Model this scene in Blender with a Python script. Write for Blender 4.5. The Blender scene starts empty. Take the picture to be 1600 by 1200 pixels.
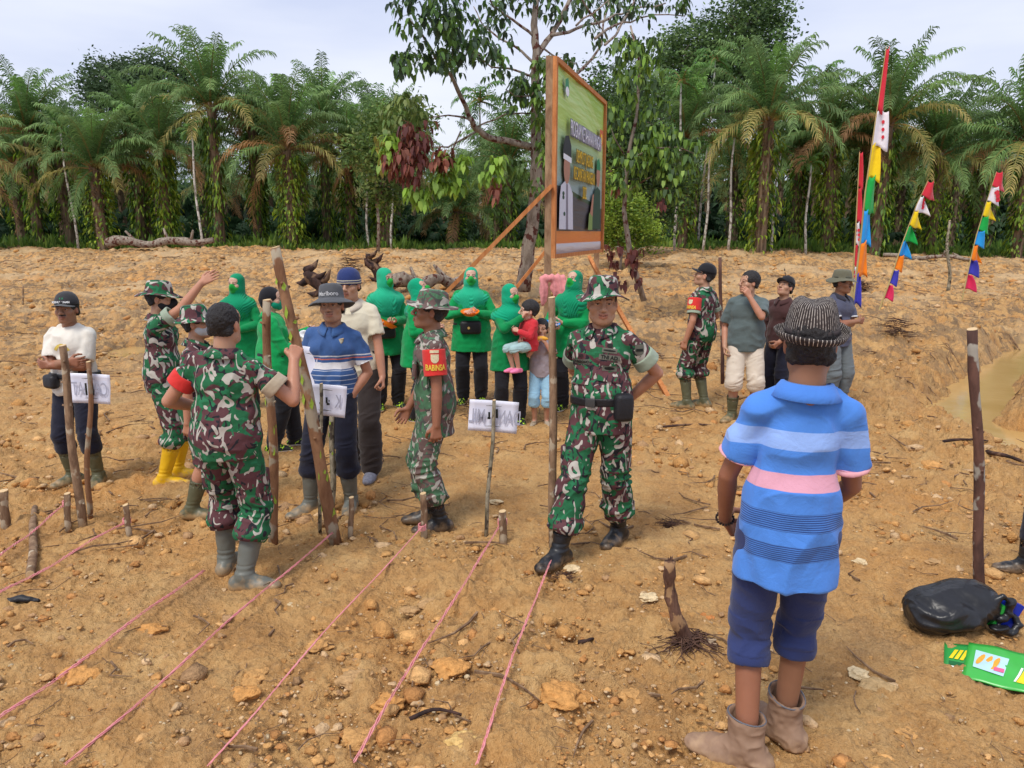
import bpy, math, random, time
import numpy as np
from mathutils import Vector, Matrix
from mathutils.bvhtree import BVHTree
T0 = time.time()
R = math.radians
SC = bpy.context.scene
COL = SC.collection
# ---------------------------------------------------------------- camera
CAM_H, PITCH, FPX = 2.0, R(11.3), 1180.0
cam_data = bpy.data.cameras.new('camera')
cam_data.sensor_width = 36.0
cam_data.lens = FPX / 1600.0 * 36.0
cam_data.clip_start, cam_data.clip_end = 0.05, 3000
cam = bpy.data.objects.new('camera', cam_data)
COL.objects.link(cam)
cam.location = (0, 0, CAM_H)
cam.rotation_euler = (math.pi / 2 - PITCH, 0, 0)
SC.camera = cam
SC.render.resolution_x, SC.render.resolution_y = 1024, 768
# ---------------------------------------------------------------- light
SUN_EL, SUN_AZ = R(58), R(215)      # azimuth measured clockwise from +Y; sun behind and left of the camera
world = bpy.data.worlds.new("World")
SC.world = world
world.use_nodes = True
wn, wl = world.node_tree.nodes, world.node_tree.links
wn.clear()
wout = wn.new('ShaderNodeOutputWorld')
wbg = wn.new('ShaderNodeBackground')
wbg.inputs['Strength'].default_value = 0.11
sky = wn.new('ShaderNodeTexSky')
sky.sky_type = 'NISHITA'
sky.sun_disc = False
sky.sun_elevation, sky.sun_rotation = SUN_EL, SUN_AZ
sky.air_density, sky.dust_density, sky.ozone_density = 1.0, 2.0, 1.0
wtc = wn.new('ShaderNodeTexCoord')
wmap = wn.new('ShaderNodeMapping')
wmap.inputs['Scale'].default_value = (1.0, 1.0, 4.5)
wnz = wn.new('ShaderNodeTexNoise')
wnz.inputs['Scale'].default_value = 1.7
wnz.inputs['Detail'].default_value = 5
wnz.inputs['Roughness'].default_value = 0.5
wr = wn.new('ShaderNodeValToRGB')
wr.color_ramp.elements[0].position, wr.color_ramp.elements[1].position = 0.33, 0.68
wr.color_ramp.elements[0].color = (4.5, 5.1, 7.0, 1)
wr.color_ramp.elements[1].color = (6.9, 7.2, 8.1, 1)
wmix = wn.new('ShaderNodeMixRGB')
wmix.inputs['Fac'].default_value = 0.93
wl.new(wtc.outputs['Generated'], wmap.inputs['Vector'])
wl.new(wmap.outputs[0], wnz.inputs['Vector'])
wl.new(wnz.outputs['Fac'], wr.inputs['Fac'])
wl.new(sky.outputs[0], wmix.inputs[1])
wl.new(wr.outputs[0], wmix.inputs[2])
wl.new(wmix.outputs[0], wbg.inputs['Color'])
wl.new(wbg.outputs[0], wout.inputs['Surface'])
sun_d = bpy.data.lights.new('sun', 'SUN')
sun_d.energy, sun_d.angle, sun_d.color = 2.3, R(20), (1.0, 0.95, 0.87)
sun = bpy.data.objects.new('sun', sun_d)
COL.objects.link(sun)
sv = Vector((math.sin(SUN_AZ) * math.cos(SUN_EL), math.cos(SUN_AZ) * math.cos(SUN_EL), math.sin(SUN_EL)))
sun.rotation_euler = sv.to_track_quat('Z', 'Y').to_euler()
vs = SC.view_settings
vs.view_transform, vs.look, vs.gamma, vs.use_curve_mapping = 'Standard', 'None', 1.0, False
vs.exposure = 0.3
SC.cycles.max_bounces = 6
SC.cycles.transparent_max_bounces = 12
SC.cycles.use_denoising = True
# ---------------------------------------------------------------- helpers
def px_dir(px, py):
    u, v = (px - 800) / FPX, (600 - py) / FPX
    return np.array([u, math.cos(PITCH) + v * math.sin(PITCH), -math.sin(PITCH) + v * math.cos(PITCH)])
def at(px, py, y):
    d = px_dir(px, py)
    return Vector((d[0] * y / d[1], y, CAM_H + d[2] * y / d[1]))
_tab = {}
def _lat(seed):
    if seed not in _tab:
        _tab[seed] = np.random.RandomState(seed).rand(256, 256).astype(np.float32)
    return _tab[seed]
def noise2(x, y, seed=1):
    x = np.asarray(x, dtype=np.float64); y = np.asarray(y, dtype=np.float64)
    xi, yi = np.floor(x).astype(np.int64), np.floor(y).astype(np.int64)
    fx, fy = x - xi, y - yi
    fx, fy = fx * fx * (3 - 2 * fx), fy * fy * (3 - 2 * fy)
    t = _lat(seed)
    a, b, c, d = t[xi & 255, yi & 255], t[(xi + 1) & 255, yi & 255], t[xi & 255, (yi + 1) & 255], t[(xi + 1) & 255, (yi + 1) & 255]
    return ((a * (1 - fx) + b * fx) * (1 - fy) + (c * (1 - fx) + d * fx) * fy) * 2 - 1
def fbm2(x, y, octv=4, seed=1, gain=0.5):
    s = 0; a = 1.0
    for i in range(octv):
        s = s + a * noise2(x * 2 ** i + 17.3 * i, y * 2 ** i - 9.1 * i, seed + i)
        a *= gain
    return s
_tab3 = {}
def noise3(p, seed=1):
    if seed not in _tab3:
        _tab3[seed] = np.random.RandomState(seed + 500).rand(32, 32, 32).astype(np.float32)
    t = _tab3[seed]
    i = np.floor(p).astype(np.int64); f = p - i; f = f * f * (3 - 2 * f); i &= 31; j = (i + 1) & 31
    x0, y0, z0, x1, y1, z1 = i[:, 0], i[:, 1], i[:, 2], j[:, 0], j[:, 1], j[:, 2]
    fx, fy, fz = f[:, 0], f[:, 1], f[:, 2]
    c0 = (t[x0, y0, z0] * (1 - fx) + t[x1, y0, z0] * fx) * (1 - fy) + (t[x0, y1, z0] * (1 - fx) + t[x1, y1, z0] * fx) * fy
    c1 = (t[x0, y0, z1] * (1 - fx) + t[x1, y0, z1] * fx) * (1 - fy) + (t[x0, y1, z1] * (1 - fx) + t[x1, y1, z1] * fx) * fy
    return (c0 * (1 - fz) + c1 * fz) * 2 - 1
def sstep(a, b, x):
    t = np.clip((x - a) / (b - a), 0, 1)
    return t * t * (3 - 2 * t)
def mesh_np(name, V, F, mat=None, smooth=False, cols=None, mats=None, midx=None):
    """V (n,3), F (m,k) array of equal-size faces -> mesh data"""
    me = bpy.data.meshes.new(name)
    V = np.asarray(V, dtype=np.float32); F = np.asarray(F, dtype=np.int32)
    n, (m, k) = len(V), F.shape
    me.vertices.add(n); me.vertices.foreach_set('co', V.ravel())
    me.loops.add(m * k); me.loops.foreach_set('vertex_index', F.ravel())
    me.polygons.add(m)
    me.polygons.foreach_set('loop_start', np.arange(0, m * k, k, dtype=np.int32))
    me.polygons.foreach_set('loop_total', np.full(m, k, dtype=np.int32))
    if smooth:
        me.polygons.foreach_set('use_smooth', np.ones(m, dtype=bool))
    for mm in (mats or ([mat] if mat else [])):
        me.materials.append(mm)
    if midx is not None:
        me.polygons.foreach_set('material_index', np.asarray(midx, dtype=np.int32))
    me.update(calc_edges=True)
    if cols is not None:
        ca = me.color_attributes.new('Col', 'FLOAT_COLOR', 'POINT')
        c4 = np.ones((n, 4), dtype=np.float32); c4[:, :3] = cols
        ca.data.foreach_set('color', c4.ravel())
    return me
def link(name, me, parent=None, loc=None):
    o = bpy.data.objects.new(name, me)
    COL.objects.link(o)
    if parent is not None: o.parent = parent
    if loc is not None: o.location = loc
    return o
def tag(o, label=None, cat=None, group=None, kind=None):
    if label: o['label'] = label
    if cat: o['category'] = cat
    if group: o['group'] = group
    if kind: o['kind'] = kind
    return o
def empty(name, loc=(0, 0, 0), rz=0.0):
    o = bpy.data.objects.new(name, None)
    o.empty_display_size = 0.1
    COL.objects.link(o); o.location = loc; o.rotation_euler = (0, 0, rz)
    return o
class MB:
    """collects faces of mixed size into one mesh"""
    def __init__(s): s.v, s.f, s.c = [], [], []
    def add(s, verts, faces, col=None):
        o = len(s.v); s.v += [tuple(v) for v in verts]
        s.f += [tuple(i + o for i in f) for f in faces]
        s.c += [col or (1, 1, 1)] * len(verts)
    def box(s, c, size, M=None, col=None):
        x, y, z = size[0] / 2, size[1] / 2, size[2] / 2
        vs_ = [Vector(((1 if i & 1 else -1) * x, (1 if i & 2 else -1) * y, (1 if i & 4 else -1) * z)) for i in range(8)]
        if M is not None: vs_ = [M @ v for v in vs_]
        s.add([v + Vector(c) for v in vs_], [(0, 2, 3, 1), (4, 5, 7, 6), (0, 1, 5, 4), (2, 6, 7, 3), (0, 4, 6, 2), (1, 3, 7, 5)], col)
    def beam(s, a, b, w, h, up=(0, 0, 1), col=None):
        a, b = Vector(a), Vector(b); d = (b - a).normalized()
        side = d.cross(Vector(up)).normalized(); u = side.cross(d)
        vs_ = [p + side * (sx * w / 2) + u * (sy * h / 2) for p in (a, b) for sx, sy in ((-1, -1), (1, -1), (1, 1), (-1, 1))]
        s.add(vs_, [(0, 1, 2, 3), (7, 6, 5, 4), (0, 4, 5, 1), (1, 5, 6, 2), (2, 6, 7, 3), (3, 7, 4, 0)], col)
    def tube(s, pts, rad, n=8, cap=True, col=None, wob=0.0, rng=None, cols=None, squash=1.0):
        pts = [Vector(p) for p in pts]; m = len(pts)
        if not hasattr(rad, '__len__'): rad = [rad] * m
        o = len(s.v); ref = None
        for i, p in enumerate(pts):
            t = (pts[min(i + 1, m - 1)] - pts[max(i - 1, 0)]).normalized()
            if ref is None: ref = t.orthogonal().normalized()
            ref = (ref - t * ref.dot(t)).normalized(); bi = t.cross(ref)
            for k in range(n):
                a = 2 * math.pi * k / n
                r = rad[i] * (1 + (rng.uniform(-wob, wob) if rng else 0))
                s.v.append(tuple(p + ref * (math.cos(a) * r) + bi * (math.sin(a) * r * squash)))
                s.c.append(cols[i] if cols else (col or (1, 1, 1)))
        for i in range(m - 1):
            for k in range(n):
                a, b = o + i * n + k, o + i * n + (k + 1) % n
                s.f.append((a, b, b + n, a + n))
        if cap:
            s.f.append(tuple(o + k for k in reversed(range(n))))
            s.f.append(tuple(o + (m - 1) * n + k for k in range(n)))
    def mesh(s, name, mat, smooth=False):
        me = bpy.data.meshes.new(name)
        me.from_pydata(s.v, [], s.f)
        if smooth: me.polygons.foreach_set('use_smooth', np.ones(len(me.polygons), dtype=bool))
        for m in (mat if isinstance(mat, (list, tuple)) else [mat]): me.materials.append(m)
        ca = me.color_attributes.new('Col', 'FLOAT_COLOR', 'POINT')
        c4 = np.ones((len(s.v), 4), dtype=np.float32); c4[:, :3] = s.c
        ca.data.foreach_set('color', c4.ravel())
        return me
    def build(s, name, mat, parent=None, smooth=False, loc=None):
        return link(name, s.mesh(name, mat, smooth), parent, loc)
# ---------------------------------------------------------------- material helpers
MATS = {}
class NT:
    def __init__(s, name):
        s.m = bpy.data.materials.new(name); s.m.use_nodes = True
        s.n, s.l = s.m.node_tree.nodes, s.m.node_tree.links
        s.b = s.n['Principled BSDF']
        MATS[name] = s.m
    def new(s, t, **kw):
        n = s.n.new(t)
        for k, v in kw.items():
            if k in n.inputs: s.set(n.inputs[k], v)
            else: setattr(n, k, v)
        return n
    def set(s, inp, v):
        if isinstance(v, bpy.types.NodeSocket): s.l.new(v, inp)
        elif isinstance(v, (tuple, list)) and len(v) == 3 and inp.type == 'RGBA': inp.default_value = (*v, 1)
        else: inp.default_value = v
    def coord(s, kind='Object', scale=(1, 1, 1), loc=(0, 0, 0), rot=(0, 0, 0)):
        tc = s.new('ShaderNodeTexCoord'); mp = s.new('ShaderNodeMapping')
        s.l.new(tc.outputs[kind], mp.inputs[0])
        mp.inputs['Scale'].default_value, mp.inputs['Location'].default_value, mp.inputs['Rotation'].default_value = scale, loc, rot
        return mp.outputs[0]
    def noise(s, vec, scale=5, detail=3, rough=0.5, dist=0.0):
        n = s.new('ShaderNodeTexNoise', Vector=vec, Scale=scale, Detail=detail, Roughness=rough, Distortion=dist)
        return n.outputs['Fac']
    def ramp(s, fac, stops, interp='LINEAR'):
        r = s.new('ShaderNodeValToRGB'); s.l.new(fac, r.inputs[0]); cr = r.color_ramp; cr.interpolation = interp
        while len(cr.elements) < len(stops): cr.elements.new(0.5)
        for e, (p, c) in zip(cr.elements, stops):
            e.position = p; e.color = (*c, 1) if len(c) == 3 else c
        return r.outputs[0]
    def mix(s, fac, a, b, mode='MIX'):
        m = s.new('ShaderNodeMixRGB', blend_type=mode)
        s.set(m.inputs[0], fac); s.set(m.inputs[1], a); s.set(m.inputs[2], b)
        return m.outputs[0]
    def math(s, op, a, b=0.0):
        m = s.new('ShaderNodeMath', operation=op); s.set(m.inputs[0], a); s.set(m.inputs[1], b)
        return m.outputs[0]
    def bump(s, h, strength=0.3, dist=0.01):
        b = s.new('ShaderNodeBump', Height=h, Strength=strength, Distance=dist)
        s.l.new(b.outputs[0], s.b.inputs['Normal'])
    def out(s, col=None, rough=0.8, spec=0.3, **kw):
        if col is not None: s.set(s.b.inputs['Base Color'], col)
        s.set(s.b.inputs['Roughness'], rough); s.set(s.b.inputs['Specular IOR Level'], spec)
        for k, v in kw.items(): s.set(s.b.inputs[k.replace('_', ' ')], v)
        return s.m
    def col(s):
        a = s.new('ShaderNodeVertexColor', layer_name='Col'); return a.outputs[0]
def simple(name, col, rough=0.7, var=0.15, scale=20, spec=0.3, bump=0.0):
    if name in MATS: return MATS[name]
    t = NT(name); v = t.coord()
    c = t.mix(t.noise(v, scale, 3), tuple(x * (1 - var) for x in col), tuple(min(1, x * (1 + var)) for x in col))
    if bump: t.bump(t.noise(v, scale * 3, 3), bump, 0.01)
    return t.out(c, rough, spec)
# ---------------------------------------------------------------- terrain shape
CH = [(7.6, 4.2), (6.5, 6.0), (5.5, 7.4), (5.55, 9.2), (7.1, 11.1), (10.5, 14.8), (17, 21), (30, 30)]
def chan_dist(x, y):
    best = np.full(np.shape(x), 1e9)
    for (ax, ay), (bx, by) in zip(CH[:-1], CH[1:]):
        dx, dy = bx - ax, by - ay
        t = np.clip(((x - ax) * dx + (y - ay) * dy) / (dx * dx + dy * dy), 0, 1)
        best = np.minimum(best, np.hypot(x - ax - t * dx, y - ay - t * dy))
    return best
PUD = (-6.4, 13.6, 0.75, 0.5)
def G(x, y):
    x = np.asarray(x, dtype=float); y = np.asarray(y, dtype=float)
    u = x / np.maximum(y, 1)
    rise = 1.12 - 0.42 * sstep(0.2, 0.6, u)
    z = rise * sstep(11, 46, y) + 0.05 * noise2(x * .35, y * .35, 3) * sstep(2, 8, y)
    z = z + sstep(11, 17, y) * (1 - sstep(44, 50, y)) * (0.16 * noise2(x * .5 + 3, y * .5, 5) + 0.08 * noise2(x * 1.4, y * 1.4, 6))
    # raised bank on the far side of the ditch and a heap on the near side
    z = z + 0.42 * np.exp(-(((x - 6.6) / 2.2) ** 2 + ((y - 14.2) / 2.2) ** 2)) + 0.32 * np.exp(-(((x - 8.2) / 1.0) ** 2 + ((y - 10.2) / 1.1) ** 2))
    dch = chan_dist(x, y) + 0.12 * noise2(x * 1.7, y * 1.7, 8)
    z = z - (0.50 + z.clip(0, 1) * 0.9) * (1 - sstep(0.14, 0.80, dch)) * sstep(22, 17, y)
    pd = ((x - PUD[0]) / PUD[2]) ** 2 + ((y - PUD[1]) / PUD[3]) ** 2
    z = np.where(pd < 6, z - (z + 0.16) * (1 - sstep(1.0, 2.4, pd)), z)
    return z
def Gs(x, y): return float(G(np.array([x]), np.array([y]))[0])
def ghit(px, py):
    d = px_dir(px, py); t = 1.0
    for _ in range(6000):
        p = d * t
        if CAM_H + p[2] < Gs(p[0], p[1]): break
        t += max(0.004, (CAM_H + p[2] - Gs(p[0], p[1])) * 0.5)
        if t > 200: break
    return Vector((p[0], p[1], Gs(p[0], p[1])))
# ---------------------------------------------------------------- soil material
def soil_mat():
    t = NT('soil'); v = t.coord('Object')
    n1 = t.noise(v, 0.55, 5, 0.6, 0.4); n2 = t.noise(v, 2.6, 6, 0.62, 0.6); n3 = t.noise(v, 13, 5, 0.65); n4 = t.noise(v, 60, 4, 0.7)
    c = t.ramp(n2, [(0.30, (0.42, 0.205, 0.062)), (0.47, (0.54, 0.285, 0.095)), (0.62, (0.63, 0.375, 0.145)), (0.8, (0.70, 0.47, 0.22))])
    c = t.mix(t.ramp(n1, [(0.52, (0, 0, 0)), (0.66, (0.65, 0.65, 0.65))]), c, (0.58, 0.25, 0.055))       # orange clay
    c = t.mix(t.ramp(t.noise(v, 0.9, 4, 0.6, 0.2), [(0.56, (0, 0, 0)), (0.7, (0.6, 0.6, 0.6))]), c, (0.38, 0.24, 0.115))
    c = t.mix(t.ramp(n3, [(0.28, (0.75, 0.75, 0.75)), (0.46, (0, 0, 0))]), c, (0.20, 0.105, 0.045))
    c = t.mix(t.ramp(n4, [(0.64, (0, 0, 0)), (0.74, (0.6, 0.6, 0.6))]), c, (0.66, 0.55, 0.38))
    sy = t.new('ShaderNodeSeparateXYZ', Vector=v)
    fl = t.noise(t.coord('Object', (1, .45, 1)), 4.2, 6, .72, .8)   # litter of roots and bark in the bulldozed field
    deb = t.math('MULTIPLY', t.ramp(fl, [(.47, (0, 0, 0)), (.56, (.9, .9, .9))]), t.ramp(t.math('DIVIDE', sy.outputs[1], 40), [(.20, (0, 0, 0)), (.34, (1, 1, 1))]))
    c = t.mix(deb, c, (0.15, 0.10, 0.062))
    c = t.mix(t.math('MULTIPLY', t.ramp(t.noise(v, .35, 4, .6), [(.50, (0, 0, 0)), (.62, (.75, .75, .75))]), t.ramp(t.math('DIVIDE', sy.outputs[1], 40), [(.2, (0, 0, 0)), (.5, (1, 1, 1))])), c, (0.60, 0.42, 0.23))
    c = t.mix(0.22, c, t.ramp(n4, [(0.3, (0.17, 0.09, 0.035)), (0.7, (0.80, 0.55, 0.27))]))
    # churned texture along the far field
    t.bump(t.math('ADD', t.math('MULTIPLY', n4, 0.5), t.math('ADD', n3, t.math('MULTIPLY', t.noise(v, 34, 5, .7), .6))), 1.0, 0.035)
    return t.out(c, t.ramp(n2, [(0.3, (0.7,) * 3), (0.7, (0.95,) * 3)]), 0.25)
M_soil = soil_mat()
def build_ground():
    ys = np.concatenate([np.linspace(-40, 1.0, 42), 1.2 * (58 / 1.2) ** (np.arange(980) / 979), np.geomspace(60, 1500, 30)])
    us = np.linspace(-1, 1, 980)
    w = 0.88 * np.abs(ys) + 1.6 + np.where(ys < 1.1, 14, 0) + np.where(ys > 59, (ys - 59) * 0.8, 0)
    Y, U = np.meshgrid(ys, us, indexing='ij')
    X = U * w[:, None]
    Z = G(X, Y)
    near = 1 - sstep(7, 22, Y)
    far = sstep(9, 14, Y) * (1 - sstep(45, 52, Y))
    lim = (Y > 0.5)
    # churned soil: ridged noise, clods, fine grain
    def ridg(x, y, s): return 1 - np.abs(noise2(x, y, s))
    patch = sstep(-0.25, 0.5, fbm2(X * .55 + 5, Y * .55, 3, 31))
    det = 0.024 * fbm2(X * 3.1, Y * 3.1, 3, 11) + (0.008 + 0.032 * patch) * np.clip(fbm2(X * 9, Y * 9, 3, 21), -0.5, 2) + 0.011 * fbm2(X * 20, Y * 20, 4, 41, 0.7)
    det = det + 0.012 * patch * np.maximum(0, noise2(X * 16, Y * 16, 51)) ** 2
    det = det + near * (0.0055 * noise2(X * 75, Y * 75, 61) + .005 * np.maximum(0, noise2(X * 42, Y * 42, 62)))
    farr = 0.09 * ridg(X * .6, Y * 1.3, 71) + 0.075 * fbm2(X * 1.6, Y * 2.7, 6, 81, 0.68) + 0.05 * np.maximum(0, noise2(X * 6.5, Y * 6.5, 91))
    dch = chan_dist(X, Y)
    bank = (1 - sstep(1.2, 3.0, dch)) * (1 - sstep(20, 24, Y))
    Z = Z + lim * (det * (1 + 1.3 * bank) + far * (farr - 0.08) + 0.05 * bank * fbm2(X * 5, Y * 5, 3, 101))
    # keep the trodden soil under each figure close to the nominal level
    V = np.stack([X, Y, Z], -1).reshape(-1, 3)
    ny, nx = Y.shape
    idx = np.arange(ny * nx).reshape(ny, nx)
    F = np.stack([idx[:-1, :-1], idx[:-1, 1:], idx[1:, 1:], idx[1:, :-1]], -1).reshape(-1, 4)
    o = link('ground', mesh_np('ground', V, F, M_soil, smooth=True))
    tag(o, kind='structure')
build_ground()
# ---------------------------------------------------------------- water
def water_mat():
    t = NT('muddy_water'); v = t.coord('Object')
    c = t.ramp(t.noise(v, 1.2, 3), [(0.3, (0.44, 0.27, 0.09)), (0.7, (0.54, 0.35, 0.14))])
    t.bump(t.noise(v, 7, 3), 0.12, 0.02)
    return t.out(c, 0.12, 0.5)
M_water = water_mat()
mb = MB()
L, Rr = [], []
for i, (x, y) in enumerate(CH[:-1]):
    a = Vector(CH[max(i - 1, 0)]); b = Vector(CH[i + 1]); d = (b - a).normalized(); nn = Vector((-d.y, d.x))
    L.append((x + nn.x * 1.0, y + nn.y * 1.0, -0.27)); Rr.append((x - nn.x * 1.0, y - nn.y * 1.0, -0.27))
mb.add(L + Rr, [(i, i + 1, i + 1 + len(L), i + len(L)) for i in range(len(L) - 1)])
tag(mb.build('ditch_water', M_water), kind='structure')
mb = MB()
ring = [(PUD[0] + 1.5 * PUD[2] * math.cos(a), PUD[1] + 1.5 * PUD[3] * math.sin(a), -0.10) for a in np.linspace(0, 2 * math.pi, 40, endpoint=False)]
mb.add(ring, [tuple(range(40))])
tag(mb.build('puddle_water', M_water), kind='structure')
# ---------------------------------------------------------------- loose clods, pebbles and twigs (uncountable)
_ico = None
def ico(sub=1):
    import bmesh
    bm = bmesh.new(); bmesh.ops.create_icosphere(bm, subdivisions=sub, radius=1)
    V = np.array([v.co[:] for v in bm.verts]); F = np.array([[v.index for v in f.verts] for f in bm.faces]); bm.free()
    return V, F
def scatter_lumps(name, n, rs, sub, mat, seed, ymax, flat=0.65, colf=None, bias=1.0, pal=None):
    rng = np.random.RandomState(seed)
    IV, IF = ico(sub); VV, FF, CC = [], [], []
    k = 0
    while k < n:
        # density even in the picture rather than on the ground
        y = 1.5 * (ymax / 1.5) ** (rng.rand() ** bias); x = rng.uniform(-0.8, 0.8) * (y + 0.8)
        if fbm2(x * .55 + 5, y * .55, 3, 31) < rng.uniform(-1.1, 0.7): continue
        if chan_dist(np.array(x), np.array(y)) < 0.75: continue
        r = rs[0] * (rs[1] / rs[0]) ** (rng.rand() ** 2.2) * (1 + 0.05 * y)
        nz = 1 + 0.55 * noise3(IV * 1.5 + rng.rand(3) * 30, 3) + 0.30 * noise3(IV * 3.4 + rng.rand(3) * 30, 4)
        P = IV * nz[:, None] * r * np.array([rng.uniform(.75, 1.35), rng.uniform(.75, 1.2), flat * rng.uniform(.6, 1.2)])
        a = rng.rand() * 6.28; ca, sa = math.cos(a), math.sin(a)
        P = np.stack([P[:, 0] * ca - P[:, 1] * sa, P[:, 0] * sa + P[:, 1] * ca, P[:, 2]], 1)
        P += np.array([x, y, Gs(x, y) + r * 0.02])
        VV.append(P); FF.append(IF + k * len(IV))
        c = pal[rng.randint(len(pal))] if pal else (1, 1, 1)
        CC.append(np.tile(np.array(c) * rng.uniform(.8, 1.15), (len(IV), 1)))
        k += 1
    o = link(name, mesh_np(name, np.concatenate(VV), np.concatenate(FF), mat, smooth=sub > 1, cols=np.concatenate(CC)))
    return tag(o, kind='stuff')
def lump_mat():
    t = NT('lump'); v = t.coord('Object')
    c = t.mix(1.0, t.col(), t.ramp(t.noise(v, 45, 4), [(0.3, (0.8, 0.78, 0.75)), (0.7, (1.3, 1.28, 1.25))]), 'MULTIPLY')
    t.bump(t.noise(v, 90, 4), 0.7, 0.02)
    return t.out(c, 0.9, 0.25)
M_lump = lump_mat()
soilp = [(0.52, 0.275, 0.095), (0.58, 0.34, 0.14), (0.48, 0.25, 0.085), (0.54, 0.30, 0.11), (0.46, 0.22, 0.075), (0.56, 0.38, 0.21), (0.40, 0.24, 0.12)]
tag(scatter_lumps('soil_clods', 6500, (0.0055, 0.024), 2, M_lump, 5, 16, 0.6, pal=soilp), 'loose lumps of ochre clay strewn over the bare ground', 'soil clods')
tag(scatter_lumps('gravel', 26000, (0.0030, 0.012), 1, M_lump, 6, 14, 0.6, pal=soilp + [(0.60, 0.47, 0.29), (0.54, 0.38, 0.22)]), 'small pale stones scattered through the soil', 'gravel')
tag(scatter_lumps('far_clods', 4200, (0.02, 0.06), 1, M_lump, 8, 44, 0.7, bias=0.35, pal=soilp), 'churned clods across the cleared field behind the people', 'soil clods')
def bark(name, c1, c2, c3=None, scale=18):
    if name in MATS: return MATS[name]
    t = NT(name); v = t.coord('Object', (1, 1, 0.35))
    c = t.ramp(t.noise(v, scale, 5, 0.65, 0.4), [(0.35, c1), (0.65, c2)])
    if c3: c = t.mix(t.ramp(t.noise(t.coord('Object', (1, 1, 0.8), (3, 1, 2)), scale * 0.75, 3, 0.5), [(0.56, (0, 0, 0)), (0.6, (1, 1, 1))]), c, c3)
    t.bump(t.noise(v, scale * 3, 4), 0.6, 0.01)
    return t.out(c, 0.85, 0.2)
M_twig = bark('twig_bark', (0.10, 0.055, 0.03), (0.30, 0.19, 0.11))
def twigs(name, n, seed, ymax, lr, rr, bias=1.0):
    rng = random.Random(seed); mb = MB()
    for _ in range(n):
        y = 1.6 * (ymax / 1.6) ** (rng.random() ** bias); x = rng.uniform(-0.8, 0.8) * (y + .5)
        l = rng.uniform(*lr) * (1 + 0.05 * y); a = rng.uniform(0, 6.28); pts = []; h = rng.uniform(-.15, .5)
        for k in range(4):
            t = k / 3
            pts.append((x + math.cos(a) * l * t, y + math.sin(a) * l * t, Gs(x + math.cos(a) * l * t, y + math.sin(a) * l * t) + 0.008 + 0.015 * rng.random() + max(0, h) * l * 0.2 * t))
            a += rng.uniform(-.5, .5)
        r = rng.uniform(*rr) * (1 + 0.05 * y)
        mb.tube(pts, [r, r * .9, r * .7, r * .3], 4, True)
    return tag(mb.build(name, M_twig), kind='stuff')
tag(twigs('ground_twigs', 420, 3, 13, (0.04, 0.16), (0.0010, 0.0028)), 'thin broken twigs and roots lying over the soil', 'twigs')
tag(twigs('field_brushwood', 2200, 4, 46, (0.08, 0.35), (0.003, 0.008), 0.35), 'dead twigs scattered over the far cleared field', 'brushwood')
print('ground', round(time.time() - T0, 1))
# ---------------------------------------------------------------- foliage
def leaf_mat(name, rough=0.5, trans=0.35, spec=0.35, gain=1.0):
    t = NT(name)
    c = t.col()
    g = t.mix(1.0, c, t.ramp(t.noise(t.coord('Object'), 1.3, 3), [(0.3, (0.75 * gain, 0.78 * gain, 0.8 * gain)), (0.7, (1.2 * gain, 1.18 * gain, 1.05 * gain))]), 'MULTIPLY')
    t.out(g, rough, spec)
    tr = t.new('ShaderNodeBsdfTranslucent', Color=g)
    ms = t.new('ShaderNodeMixShader'); ms.inputs[0].default_value = trans
    t.l.new(t.b.outputs[0], ms.inputs[1]); t.l.new(tr.outputs[0], ms.inputs[2])
    t.l.new(ms.outputs[0], t.n['Material Output'].inputs['Surface'])
    return t.m
M_frond = leaf_mat('frond', 0.55, 0.35, 0.22)
M_leaf = leaf_mat('leaf', 0.5, 0.32, 0.3)
M_palmbark = bark('palm_bark', (0.09, 0.06, 0.04), (0.30, 0.21, 0.13), None, 7)
M_pale_bark = bark('pale_bark', (0.42, 0.38, 0.32), (0.66, 0.62, 0.55), (0.2, 0.17, 0.13), 9)
M_grey_bark = bark('grey_bark', (0.16, 0.12, 0.09), (0.36, 0.30, 0.24), (0.10, 0.035, 0.025), 9)
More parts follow.
